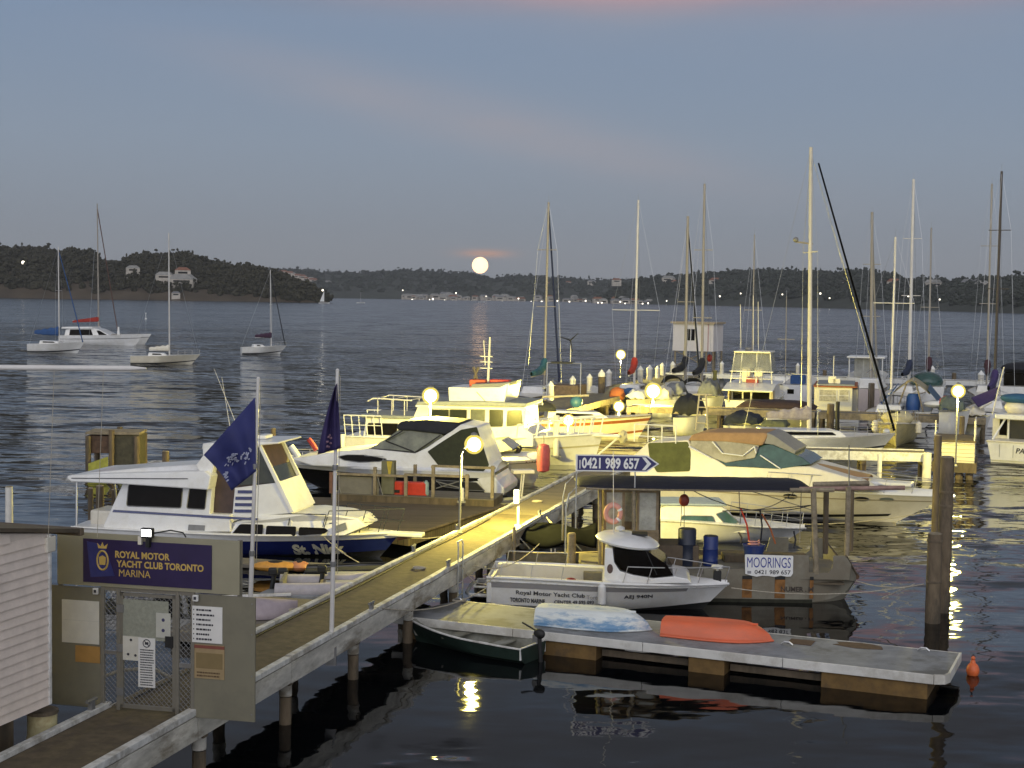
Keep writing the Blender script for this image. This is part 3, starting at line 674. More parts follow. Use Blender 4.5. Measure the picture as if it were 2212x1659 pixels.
# mooring cleats on the kerbs
for i, (px_, py_, sd) in enumerate([(215, 1540, 0), (807, 1322, 1), (1001, 1230, 1), (854, 1192, 0), (1023, 1150, 0), (1180, 1118, 1)]):
    lx, ly = jpx(px_, py_, 1.25); lx = 1.49 if sd else 0.0
    c_ = on_walk('mooring_cleat', lx, ly, 1.30, ['cleat on the kerb just inside the gate', 'galvanised cleat on the right kerb above the tender pontoon', 'cleat on the right kerb below the ladder hoop', 'cleat on the left kerb beside the blue and white boat', 'cleat on the left kerb near the thin lamp post', 'cleat on the right kerb beside the mooring barge'][i], 'cleat', 'mooring cleats on the walkway kerbs')
    MB().box(-.035, .035, -.05, .05, -.01, .13).build('base', GREYM, c_)
    MB().tube([(0, -.14, .14), (0, .14, .14)], .028, 6).build('bar', GREYM, c_, smooth=True)
# steel ladder hoop on the right edge
lx, ly = jpx(1012, 1200, 1.25)
ld = on_walk('ladder', 1.60, jpx(1015, 1235, 1.2)[1]+.6, 1.2, 'thin steel ladder hoop standing on the right edge of the walkway', 'ladder')
m_ = MB()
for dy in (-.19, .19): m_.tube([(0, dy, -1.3), (0, dy, .55), (-.03, dy*.9, .62)], .018, 6)
m_.tube([(-.03, -.18, .62), (-.03, .18, .62)], .018, 6)
m_.build('rail', STEEL, ld)
for z in (-1.0, -.7, -.4, -.1, .2): MB().tube([(0, -.19, z), (0, .19, z)], .014, 5).build('rung', STEEL, ld)

# ------------------------------------------------------------------ weatherboard shed, left edge
SHEDW = mat('weatherboard', (.78, .68, .60), .75, var=.15, scale=3)
sc_ = P(105, 1521, 1.6); sx, sy = jt(sc_)
shed = thing('shed', wloc(sx, sy, 0), JA+rad(-2), 'pinkish white weatherboard shed at the left edge beside the walkway', 'shed')
zt = 4.05
wb = MB(); nb = 19
zt = 4.18
for k in range(nb+10):
    z0 = 1.6+k*.136; z1 = z0+.136; ye = min(0, -(z1-zt)/.15)
    if ye < -8: break
    wb.add([(0.03, -9, z0), (0.03, ye, z0), (0.0, ye, z1), (0.0, -9, z1)], [(0, 1, 2, 3)])
    wb.add([(0.03, -9, z0), (0.03, ye, z0), (0.0, ye, z0), (0.0, -9, z0)], [(0, 1, 2, 3)])
wb.add([(-4, -9, 1.6), (-4, -.003, 1.6), (-.003, -.003, 1.6), (-.003, -9, 1.6), (-4, -9, zt+1.35), (-4, -.003, zt), (-.003, -.003, zt), (-.003, -9, zt+1.35)], [(0, 1, 2, 3), (4, 5, 6, 7), (0, 1, 5, 4), (1, 2, 6, 5), (2, 3, 7, 6), (3, 0, 4, 7)]); wb.build('wall', SHEDW, shed)
MB().box(-.06, .045, -.03, .03, 1.6, zt).build('corner_board', PAINT, shed, bevel=.01)
MB().add([(x_, y_, zt+.02-.15*y_+h_) for h_ in (0, .06) for x_, y_ in ((-4.3, -9.3), (.08, -9.3), (.08, .7), (-4.3, .7))], [(3, 2, 1, 0), (4, 5, 6, 7), (0, 1, 5, 4), (1, 2, 6, 5), (2, 3, 7, 6), (3, 0, 4, 7)]).build('roof', mat('roof_sheet', (.09, .07, .05), .7, var=.3, scale=2), shed)
MB().box(-4.3, .10, .70, .80, zt-.14, zt-.02).build('gutter', mat('gutter_brown', (.12, .09, .06), .6, var=.2), shed, bevel=.02)
MB().box(-.10, .06, -.1, .12, zt-.28, zt-.04).build('bracket', CREAM, shed, bevel=.02)
for k in range(3): MB().box(-3.8+k*1.6, -3.6+k*1.6, -8.8, -.3, .4, 1.6).build('stump', TIMB, shed)
for k in range(2):
    MB().tube([(.05, -1.4-k*.5, zt-.1), (.04, -1.9-k*.6, 2.9), (.06, -2.4-k*.6, 1.7)], .008, 4).build('cable', BLACK, shed)
bx, by = jpx(82, 1598, 1.0)
b = on_walk('drum', -.36, by, 0, 'pale yellow drum standing beside the walkway under the shed corner', 'drum')
MB().lathe([(.22, .2), (.23, .5), (.22, .52), (.22, 1.0), (.235, 1.05), (.22, 1.1), (.22, 1.42)], (0, 0, 0), 20).build('body', mat('drum_yellow', (.55, .50, .28), .6, var=.2, scale=5, stain=(.3, .2, .08), stain_amt=.6), b, smooth=True)
MB().lathe([(.24, 1.42), (.24, 1.47), (.2, 1.48)], (0, 0, 0), 20).build('lid', TIMB, b)
o = MB().tube([wloc(-.9, by+1.2, 1.3), wloc(-.6, by+1.6, 1.45), wloc(-.2, by+2.0, 1.6), wloc(0.1, by+2.5, 1.55), wloc(.2, by+2.9, 1.3)], .03, 8).build('hose', ROPE, smooth=True)
tag(o, 'pale hose looping from the shed corner to the gate foot', 'hose')

# ------------------------------------------------------------------ gate
fg = Frame((300, 1538), (548, 1557), 1.2, 0)
fg.th = rad(-13.0); fg.ux = Vector((math.cos(fg.th), math.sin(fg.th))); fg.uy = Vector((-math.sin(fg.th), math.cos(fg.th)))
o_ = P(548, 1557, 1.2); fg.o = Vector((o_.x, o_.y, 0))
g = fg.thing('security_gate', 'grey steel security gate and screens across the walkway entrance', 'gate')
GATEP = mat('gate_panel', (.195, .182, .130), .55, var=.10, scale=2, stain=(.12, .11, .085), stain_amt=.4)
GATEH = mat('gate_header', (.29, .27, .185), .55, var=.10, scale=2)
GFR = mat('gate_frame', (.21, .195, .16), .5, metal=.2, var=.1)
def gp(x, y): return fg.sz(x, y, 0)
def gbox(x0, y0, x1, y1, d0, d1, mb=None):
    a = gp(x0, y1); b = gp(x1, y0); c_ = gp(x0, y0)
    X0, X1 = a[0], gp(x1, y1)[0]; Z0 = min(a[1], gp(x1, y1)[1]); Z1 = max(b[1], c_[1])
    return (mb or MB()).box(X0, X1, d0, d1, Z0, Z1)
xl, zb0 = gp(107, 1517); xr, zr0 = gp(551, 1558); ztop = gp(551, 1291)[1]; zbot = gp(548, 1557)[1]
X = lambda px_: gp(px_, 1400)[0]
MB().box(xl, X(223), -.02, .02, zbot, ztop).build('solid_panel', GATEP, g, bevel=.006)
MB().box(X(417), xr, -.02, .02, zbot-.02, ztop).build('solid_panel', GATEP, g, bevel=.006)
zh0 = gp(519, 1285)[1]; zh1 = gp(521, 1168)[1]
MB().box(gp(127, 1200)[0], gp(520, 1220)[0], -.05, -.012, ztop+.03, ztop+.03+(zh1-zh0)).build('header_panel', GATEH, g, bevel=.006)
hz0 = ztop+.03; hz1 = hz0+(zh1-zh0)
for px_ in (223, 257, 384, 417): MB().box(X(px_)-.03, X(px_)+.03, -.03, .03, zbot, hz1-.1 if px_ in (257, 384) else ztop+.05).build('post', GFR, g, bevel=.006)
for px_ in (130, 516): MB().box(X(px_)-.03, X(px_)+.03, .0, .06, zbot, hz1).build('post', GFR, g)
MB().box(X(223), X(417), -.025, .025, ztop-.03, ztop+.03).build('top_rail', GFR, g)
MB().box(X(226), X(256), -.02, .02, zbot+.88, zbot+.94).build('mid_rail', STEEL, g)
MB().box(X(385), X(416), -.02, .02, zbot+.75, zbot+.82).build('mid_rail', STEEL, g)
def mesh(x0, x1, z0, z1, y_, pitch=.085, r=.0055):
    b = MB(); w, h = x1-x0, z1-z0
    for sgn in (1, -1):
        k = -int(h/pitch)-1
        while k*pitch < w:
            c0 = k*pitch
            # line x = c0 + t (sgn>0), z = t
            t0 = max(0, -c0); t1 = min(h, w-c0)
            if t1 > t0+.01:
                if sgn > 0: b.tube([(x0+c0+t0, y_, z0+t0), (x0+c0+t1, y_, z0+t1)], r, 4)
                else: b.tube([(x0+c0+t0, y_, z1-t0), (x0+c0+t1, y_, z1-t1)], r, 4)
            k += 1
    return b
mesh(X(226), X(255), zbot+.05, ztop-.03, 0).build('mesh_infill', GREYM, g)
mesh(X(387), X(415), zbot+.05, ztop-.03, 0).build('mesh_infill', GREYM, g)
for X_ in (xl+.25, X(218), X(424), xr-.06):
    for z_ in (zbot+.08, (zbot+ztop)/2, ztop-.08): MB().lathe([(.014, 0), (.010, .01)], (0, 0, 0), 8)
b = MB()
for X_ in (X(219), X(423), xr-.05):
    for z_ in (zbot+.10, zbot+.7, zbot+1.35, ztop-.10): b.ball((X_, -.024, z_), .013, .006, .013, 6, 4)
b.build('rivets', GREYM, g)
for z_ in (zbot+.3, zbot+1.0, ztop-.3): MB().box(X(257)-.02, X(257)+.10, -.05, -.026, z_-.06, z_+.06).build('hinge', GREYM, g)
d = MB()
dx0, dx1 = X(261), X(380)
d.box(dx0, dx0+.05, -.025, .025, zbot+.04, ztop-.05); d.box(dx1-.05, dx1, -.025, .025, zbot+.04, ztop-.05)
d.box(dx0, dx1, -.025, .025, zbot+.04, zbot+.10); d.box(dx0, dx1, -.025, .025, ztop-.10, ztop-.05)
dr = d.build('gate_door', GFR, g)
mesh(dx0+.05, dx1-.05, zbot+.1, ztop-.1, 0).build('door_mesh', GREYM, dr)
MB().box(dx1-.16, dx1-.03, -.06, -.03, zbot+1.06, zbot+1.24).build('lock_box', BLACK, dr, bevel=.008)
MB().box(X(268), X(366), -.034, -.028, zbot+1.15, zbot+1.78).build('perforated_plate', mat('plate_green', (.30, .31, .25), .6, var=.2, scale=20), dr)
for px_, py_ in ((212, 1275), (427, 1290)):
    a = gp(px_, py_); s_ = MB().box(a[0]-.045, a[0]+.045, -.10, -.05, a[1]-.05, a[1]+.05).build('light_switch', PAINT, g, bevel=.01)
    MB().box(a[0]-.02, a[0]+.02, -.108, -.10, a[1]-.02, a[1]+.025).build('button', INK, s_)
# signs on the gate
def gsign(name, pts4, m, label, dep=-.055, cat='sign'):
    q = [gp(*p) for p in pts4]; x0 = min(a[0] for a in q); x1 = max(a[0] for a in q); z0 = (q[2][1]+q[3][1])/2; z1 = (q[0][1]+q[1][1])/2
    t = thing(name, Vector((fg.o.x, fg.o.y, 0)), fg.th, label, cat)
    MB().box(x0, x1, dep-.008, dep, z0, z1).build('board', m, t)
    return t, x0, x1, z0, z1, dep-.009
PURP = mat('sign_purple', (.022, .012, .065), .4, var=.2, scale=3)
t, x0, x1, z0, z1, yy = gsign('club_sign', [(184, 1164), (461, 1184), (459, 1273), (185, 1253)], PURP, 'dark purple club sign with gold lettering on the gate header', -.055)
hh = hz1-hz0; z1 = hz1-.09; z0 = z1-.69
bpy.data.objects.remove(t.children[0]); MB().box(x0, x1, yy-.002, -.053, z0, z1).build('board', PURP, t)
wS = x1-x0; hS = z1-z0
def flat_text(s, m, parent, a, b, c_, d_, y_, name='lettering', bold=.02, sp=1.0):
    return text_on(name, s, m, parent, lambda u, v, w: (a+(b-a)*u, y_-.004*w-.001, c_+(d_-c_)*v), bold, sp)
yT = yy-.003
flat_text('ROYAL MOTOR', GOLD, t, x0+wS*.255, x0+wS*.68, z0+hS*.60, z0+hS*.76, yT, bold=.03)
flat_text('YACHT CLUB TORONTO', GOLD, t, x0+wS*.265, x0+wS*.94, z0+hS*.39, z0+hS*.55, yT, bold=.03)
flat_text('MARINA', GOLD, t, x0+wS*.285, x0+wS*.53, z0+hS*.18, z0+hS*.34, yT, bold=.0)
MB().prism([(x0+wS*.03, z1-hS*.06), (x0+wS*.17, z1-hS*.12), (x0+wS*.25, z0+hS*.18), (x0+wS*.06, z0+hS*.12)], yT-.003, yT).build('flag_panel', mat('sign_mid_blue', (.03, .035, .16), .4, var=.3, scale=5), t)
ex, ez = x0+wS*.155, z0+hS*.52
e_ = MB()
for rr_, w_ in ((.15, .016),):
    pts = [(ex+rr_*.62*math.cos(a*math.pi/10), ez+rr_*math.sin(a*math.pi/10)) for a in range(20)]
    for i in range(20):
        p, q = pts[i], pts[(i+1) % 20]; e_.tube([(p[0], yT-.006, p[1]), (q[0], yT-.006, q[1])], w_, 4)
e_.prism([(ex-.05, ez-.07), (ex+.05, ez-.07), (ex+.06, ez+.05), (ex, ez+.08), (ex-.06, ez+.05)], yT-.009, yT-.004)
e_.prism([(ex-.07, ez+.19), (ex+.07, ez+.19), (ex+.09, ez+.27), (ex+.03, ez+.22), (ex, ez+.29), (ex-.03, ez+.22), (ex-.09, ez+.27)], yT-.009, yT-.004)
e_.build('crest', GOLD, t)
def scribble(t, x0, x1, z0, z1, y_, rows, m=INK, mleft=.08, frac=.62, jag=.25, h=.5, name='print'):
    b = MB(); dz = (z1-z0)/rows
    for i in range(rows):
        zc = z1-dz*(i+.5); x = x0+(x1-x0)*mleft; xe = x0+(x1-x0)*(frac+(rnd.random()-.5)*jag)
        while x < xe:
            w_ = (x1-x0)*(.03+.07*rnd.random()); b.box(x, min(xe, x+w_), y_-.003, y_-.001, zc-dz*h*.5, zc+dz*h*.4); x += w_+(x1-x0)*.018
    return b.build(name, m, t)
PAPER = mat('notice_paper', (.62, .60, .52), .7, var=.08); PAPERW = mat('notice_white', (.72, .71, .68), .6, var=.06); PAPERG = mat('notice_grey', (.50, .50, .44), .7, var=.1)
NOTO = mat('notice_orange', (.40, .22, .06), .7, var=.15); NOTT = mat('notice_tan', (.34, .25, .13), .7, var=.15)
t, a, b_, c_, d_, y_ = gsign('notice_board', [(236/1*0+(400*.3403), 1094.5+585*.3403), (635*.3403, 1094.5+600*.3403), (635*.3403, 1094.5+872*.3403), (400*.3403, 1094.5+857*.3403)], PAPER, 'large blank cream notice on the left screen', -.025)
MB().box(a, b_, y_-.003, y_-.001, (c_+d_)/2+.02, (c_+d_)/2+.025).build('crease', PAPERG, t)
t, a, b_, c_, d_, y_ = gsign('orange_notice', [(166, 1393), (218, 1396), (218, 1431), (165, 1429)], NOTO, 'small orange notice under the blank cream notice', -.025)
t, a, b_, c_, d_, y_ = gsign('rules_sign', [(1230*.3403, 1094.5+628*.3403), (1417*.3403, 1094.5+635*.3403), (1415*.3403, 1094.5+865*.3403), (1225*.3403, 1094.5+860*.3403)], PAPERW, 'white list of rules on the right screen', -.025)
scribble(t, a, b_, c_+.02, d_-.02, y_, 7, INK, .14, .66, .2, .42)
bb = MB()
for i in range(7): zc = d_-.02-(d_-c_-.04)/7*(i+.5); bb.box(a+.02, a+.035, y_-.003, y_-.001, zc-.01, zc+.01)
bb.build('bullets', INK, t)
t, a, b_, c_, d_, y_ = gsign('tan_notice', [(1240*.3403, 1094.5+870*.3403), (1430*.3403, 1094.5+880*.3403), (1428*.3403, 1094.5+1095*.3403), (1240*.3403, 1094.5+1085*.3403)], NOTT, 'weathered tan notice below the white list of rules', -.025)
scribble(t, a+.02, b_-.02, c_+.02, c_+.12, y_, 2, mat('ink_brown', (.10, .06, .03), .8), .05, .9, .1, .5)
MB().box(a+.03, b_-.03, y_-.003, y_-.001, c_+.16, d_-.13).build('panel', mat('ink_tan', (.22, .16, .07), .8), t)
MB().box(a, b_, y_-.003, y_-.001, d_-.06, d_-.01).build('band', mat('ink_red', (.22, .07, .05), .8), t)
t, a, b_, c_, d_, y_ = gsign('paper_notice', [(790*.3403, 1094.5+815*.3403), (905*.3403, 1094.5+822*.3403), (905*.3403, 1094.5+972*.3403), (792*.3403, 1094.5+970*.3403)], PAPER, 'small cream notice with round stamps on the mesh door', -.045)
bb = MB()
for fx, fz in ((.3, .25), (.7, .22), (.45, .85)): bb.prism([(a+(b_-a)*fx+.022*math.cos(k*.7), c_+(d_-c_)*fz+.022*math.sin(k*.7)) for k in range(9)], y_-.003, y_-.001)
bb.build('stamp', INK, t)
t, a, b_, c_, d_, y_ = gsign('warning_sign', [(895*.3403, 1094.5+828*.3403), (995*.3403, 1094.5+830*.3403), (993*.3403, 1094.5+1145*.3403), (888*.3403, 1094.5+1138*.3403)], PAPERW, 'tall narrow white sign with a no entry circle on the door', -.047)
cx_, cz_ = (a+b_)/2, d_-.085; bb = MB()
for i in range(16):
    p = (cx_+.06*math.cos(i*math.pi/8), cz_+.06*math.sin(i*math.pi/8)); q = (cx_+.06*math.cos((i+1)*math.pi/8), cz_+.06*math.sin((i+1)*math.pi/8)); bb.tube([(p[0], y_-.003, p[1]), (q[0], y_-.003, q[1])], .007, 4)
bb.tube([(cx_-.045, y_-.003, cz_+.045), (cx_+.045, y_-.003, cz_-.045)], .006, 4); bb.box(cx_-.03, cx_+.03, y_-.003, y_-.001, cz_-.02, cz_+.02); bb.build('circle', INK, t)
scribble(t, a, b_, c_+.02, d_-.17, y_, 15, INK, .12, .88, .12, .5)
t, a, b_, c_, d_, y_ = gsign('door_notice', [(1000*.3403, 1094.5+668*.3403), (1092*.3403, 1094.5+675*.3403), (1090*.3403, 1094.5+830*.3403), (1000*.3403, 1094.5+826*.3403)], PAPERG, 'grey green notice with two dark dots on the door', -.045)
bb = MB()
for fz in (.3, .72): bb.prism([((a+b_)/2+.028*math.cos(k*.7), c_+(d_-c_)*fz+.028*math.sin(k*.7)) for k in range(9)], y_-.003, y_-.001)
bb.build('dot', mat('ink_blue', (.05, .05, .12), .7), t)
# floodlight over the sign
fx, fz = gp(327, 1160); fz = hz1+.06
fl = thing('floodlight', fg.o, fg.th, 'small lit floodlight on top of the gate header', 'floodlight')
MB().box(fx-.10, fx+.10, -.17, -.09, fz-.07, fz+.08).build('housing', BLACK, fl, bevel=.01)
MB().box(fx-.08, fx+.08, -.178, -.171, fz-.045, fz+.06).build('lit_face', mat('flood_face', (1, 1, 1), .5, emit=(1, 1, .92), es=6), fl)
MB().box(fx-.03, fx+.03, -.14, -.04, fz-.22, fz-.07).build('bracket', BLACK, fl); MB().box(fx-.17, fx-.11, -.12, -.05, fz-.19, fz-.06).build('junction_box', CREAM, fl)
MB().tube([(fx+.1, -.1, fz), (fx+.35, -.05, fz+.05), (fx+.55, -.03, fz+.02), (fx+.6, -.03, fz-.05)], .012, 5).build('cable', BLACK, fl)

# ------------------------------------------------------------------ flagpoles and flags
FL1 = mat('flag_blue', (.022, .028, .135), .75, var=.2, scale=3); FL2 = mat('flag_purple', (.030, .020, .095), .75, var=.25, scale=3); PRT = mat('flag_print', (.40, .42, .55), .8, var=.2)
def flagpole(base, top, zb_, label, r=.045, segs=3):
    B = P(*base, zb_); T_ = Q(*top, B.y); t = thing('flagpole', B, 0, label, 'flagpole'); D = T_-B
    for i in range(segs):
        MB().tube([D*(i/segs), D*((i+1)/segs)], r*(1-.13*i), 10).build('pole', WMAST, t, smooth=True)
        if i: MB().lathe([(r*1.25, -.05), (r*1.3, 0), (r*1.25, .05)], tuple(D*(i/segs)), 10).build('collar', GREYM, t)
    MB().ball(tuple(D), r*.8).build('cap', WMAST, t)
    MB().tube([D*.98+Vector((.06, -.02, 0)), D*.3+Vector((.09, -.02, 0))], .006, 4).build('halyard', ROPE, t)
    MB().box(-.10, .10, -.06, .06, -.1, .25).build('bracket', GREYM, t)
    return B
B1 = flagpole((538, 1382), (558, 818), 1.15, 'nearer left white flagpole rising behind the gate')
B2 = flagpole((715, 1425), (729, 800), .75, 'white flagpole on the right edge of the walkway')
def flag(Y, c00, c01, c10, c11, m, label, waves, amp, notch=0, nu=22, nv=18):
    ctr = Q(c00[0], c00[1], Y); t = thing('flag', ctr, 0, label, 'flag')
    def fn(a, b):
        x = (c00[0]*(1-b)+c01[0]*b)*(1-a)+(c10[0]*(1-b)+c11[0]*b)*a; y = (c00[1]*(1-b)+c01[1]*b)*(1-a)+(c10[1]*(1-b)+c11[1]*b)*a
        x += notch*math.sin(b*math.pi)*a**2
        q = Q(x, y, Y-.05+amp*math.sin(a*waves+b*2.1)*min(1, a*3)+amp*.5*math.sin(a*4+b*9)*a)-ctr
        return tuple(q)
    MB().grid(fn, nu, nv).build('cloth', m, t, smooth=True, solid=.006)
    return t, fn
t, fn = flag(B1.y, (551, 858), (553, 1018), (440, 983), (500, 1060), FL1, 'drooping blue flag with faded white print on the nearer flagpole', 9, .10, 6)
b = MB()
for i in range(46):
    u = .12+.82*rnd.random(); v = .66+.12*math.sin(u*7)+(rnd.random()-.5)*.16-.12*(1-u)
    p = Vector(fn(u, v))+Vector((0, -.03, 0)); q = Vector(fn(min(1, u+.02+.04*rnd.random()), v+(rnd.random()-.5)*.1))+Vector((0, -.03, 0)); b.tube([p, q], .010+.008*rnd.random(), 4)
b.build('print', PRT, t)
t, fn = flag(B2.y, (728, 828), (737, 968), (723, 836), (686, 982), FL2, 'limp dark purple flag with a pale crest on the right-edge flagpole', 12, .07, -3)
b = MB()
for k in range(22):
    u = .55+.12*math.cos(k*.9)*(.4+.6*rnd.random()); v = .84+.09*math.sin(k*.9); p = Vector(fn(u, v))+Vector((0, -.04, 0)); b.ball(tuple(p), .02, .006, .022, 6, 4)
b.build('crest', mat('crest_pink', (.22, .13, .18), .8), t)
# horizontal white yardarm entering from the left, on its mast outside the view
ya = Q(-260, 792, 19.0); yb = Q(316, 796, 19.0)
t = thing('yardarm', ya, 0, 'horizontal white spar reaching in from the left edge', 'spar'); D = yb-ya
MB().tube([Vector((0, 0, 0)), D*.94], .036, 10).build('spar', WMAST, t, smooth=True); MB().tube([D*.94, D], .036, 10, .012).build('tip', WMAST, t, smooth=True)
MB().tube([(0, 0, -ya.z+1.0), (0, 0, .8)], .06, 10).build('mast', WMAST, t, smooth=True)
for k, f_ in ((0, .655), (1, .84)):
    MB().tube([D*f_, D*f_+Vector((-.10, .05, -2.2))], .004, 4).build('halyard', ROPE, t)
# ================================================================== tender pontoon and what lies on it
PC = [P(849, 1329, .5), P(2046, 1462, .5), P(2064, 1411, .5), P(924, 1298, .5)]
pf = Frame((849, 1329), (2046, 1462), .5, 0)
Lp = (PC[1]-PC[0]).to_2d().length; wdt = 2.15
pon = pf.thing('pontoon', 'long low floating pontoon with white edge carrying two upturned dinghies', 'pontoon')
PGREY = mat('pontoon_deck', (.27, .28, .29), .75, var=.3, scale=2, bump=.006, stain=(.09, .085, .07), stain_amt=.7)
A_ = [(0, 0), (Lp-.25, 0), (Lp-.06, .08), (Lp, .28), (Lp, wdt), (.6, wdt)]
MB().flat(A_, .42, .5).build('deck', PGREY, pon, bevel=.01)
PW = mat('pontoon_edge', (.66, .65, .61), .6, var=.15, scale=3, stain=(.34, .31, .25), stain_amt=.5)
e = [(0, -.03), (Lp-.24, -.03), (Lp-.04, .06), (Lp+.03, .27), (Lp+.03, wdt)]
for a, b in zip(e, e[1:]):
    if a == e[0]:
        n = 4
        for k in range(n):
            x0 = (b[0])*k/n; x1 = b[0]*(k+1)/n-.012; MB().box(x0, x1, -.05, -.003, .325, .515).build('fascia', PW, pon, bevel=.012)
    else:
        d = (Vector(b)-Vector(a)).normalized(); nrm = Vector((d.y, -d.x))*.05
        MB().flat([a, b, (b[0]-nrm.x*1, b[1]-nrm.y*1), (a[0]-nrm.x, a[1]-nrm.y)], .325, .515).build('fascia', PW, pon)
MB().box(.6, Lp, wdt+.003, wdt+.05, .25, .5).build('fascia', PW, pon)
FLT = mat('float_timber', (.17, .10, .03), .8, var=.35, scale=4, bump=.01, stain=(.07, .05, .03), stain_amt=.6)
for a, b in ((868, 905), (1170, 1287), (1486, 1564), (1773, 2003)):
    x0, _ = pf.sz(a, 1380+.105*(a-1000), -.0); x1, _ = pf.sz(b, 1380+.105*(b-1000), -.0)
    MB().box(x0, x1, .02, wdt-.2, -.25, .32).build('float', FLT, pon, bevel=.02)
for a, b in ((1290, 1480), (1570, 1770)):
    x0, _ = pf.sz(a, 1420, 0); x1, _ = pf.sz(b, 1440, 0); MB().box(x0, x1, .3, .4, .05, .19).build('bearer', TIMB, pon)
# stains and fittings on the deck
x, y = pf.ground(1855, 1395, .5)
o = MB().flat([(x+.5*math.cos(k*.52)*(1+.25*math.sin(k*3)), y+.28*math.sin(k*.52)) for k in range(12)], .503, .507).build('rust_plate', mat('rust_stain', (.13, .085, .05), .9, var=.4), pon)
x, y = pf.ground(1730, 1388, .5); MB().box(x-.26, x+.26, y-.22, y+.25, .503, .512).build('hatch_board', mat('hatch_brown', (.10, .06, .04), .8, var=.3), pon)
for px_, py_ in ((990, 1300), (1350, 1345), (1562, 1362), (1700, 1395), (1995, 1408)):
    x, y = pf.ground(px_, py_, .5); c_ = MB().tube([(x-.12, y, .53), (x-.05, y, .58), (x+.05, y, .58), (x+.12, y, .53)], .022, 6); c_.build('cleat', STEEL, pon)
def loops(cx, cy, cz, r, n, m, name, label, cat='rope'):
    pts = []
    for i in range(n*12+1):
        a = i*math.pi/6; rr = r*(.8+.35*rnd.random()); pts.append((cx+rr*math.cos(a), cy+rr*.8*math.sin(a), cz+.02+.012*(i/12)))
    o = MB().tube(pts, .016, 5).build(name, m, smooth=True); tag(o, label, cat); return o
w = P(992, 1300, .5); loops(w.x, w.y, .5, .16, 3, ROPE, 'rope_coil', 'small coil of pale rope on the pontoon near the walkway')

def dinghy_upturned(pa, pb, half, h, m, label, seed=0):
    fr = Frame(pa, pb, .5, half); A = fr.sz(*pa)[0]; B = fr.sz(*pb)[0]; L_ = B-A
    t = thing('upturned_dinghy', fr.o+Vector((0, 0, .5)), fr.th, label, 'dinghy')
    def fn(a, b):
        x = A+L_*a; k = 2*b-1; wt = half*(min(1, .80+.5*a) if a < .4 else 1.0)*(1-max(0, (a-.50)/.50)**2.4)
        th = abs(k); s_ = 1 if k >= 0 else -1
        hh = h*(.93+.07*math.sin(a*3.1))*(1-.55*max(0, (a-.72)/.28)**2)
        # flat bottomed section with rounded chine
        if th < .45: yy, zz = th/.45*.60, 1.0-.04*(th/.45)
        elif th < .7: q = (th-.45)/.25; yy, zz = .60+.25*q, .96-.18*q*q-.12*q
        else: q = (th-.7)/.3; yy, zz = .85+.15*q, .66*(1-q)
        zz *= 1
        return (x-.12*zz*(1-a)*0+(-.10)*zz*max(0, a-.7)/.3, s_*yy*wt, hh*zz+.02)
    b = MB().grid(fn, 22, 20)
    b.add([fn(0, i/20) for i in range(21)], [tuple(range(21))])
    b.build('hull', m, t, smooth=True, solid=.012)
    b = MB()
    for s_ in (0, 1): b.tube([tuple(Vector(fn(i/22, s_))+Vector((0, 0, .01))) for i in range(23)], .022, 6)
    b.build('gunwale', m, t, smooth=True)
    k = MB().box(A+L_*.08, A+L_*.86, -.018, .018, h*.93, h*1.04); k.build('keel', m, t, bevel=.01)
    for yy in (-.38, .38): MB().box(A+L_*.1, A+L_*.7, yy*half-.012, yy*half+.012, h*.93, h*1.0).build('rubbing_strake', m, t)
    return t
DW = mat('dinghy_white', (.70, .74, .72), .55, var=.12, scale=4.5, stain=(.12, .27, .46), stain_amt=.95, stretch=(.5, 1, 2.2), bump=.004)
DO = mat('dinghy_orange', (.78, .15, .055), .5, var=.18, scale=3, stretch=(.3, 1, 1), stain=(.48, .16, .10), stain_amt=.4)
dinghy_upturned((1150, 1354), (1397, 1374), .54, .40, DW, 'upturned dinghy with patchy white and blue paint on the pontoon')
dinghy_upturned((1424, 1378), (1664, 1398), .50, .36, DO, 'upturned bright orange dinghy on the pontoon')

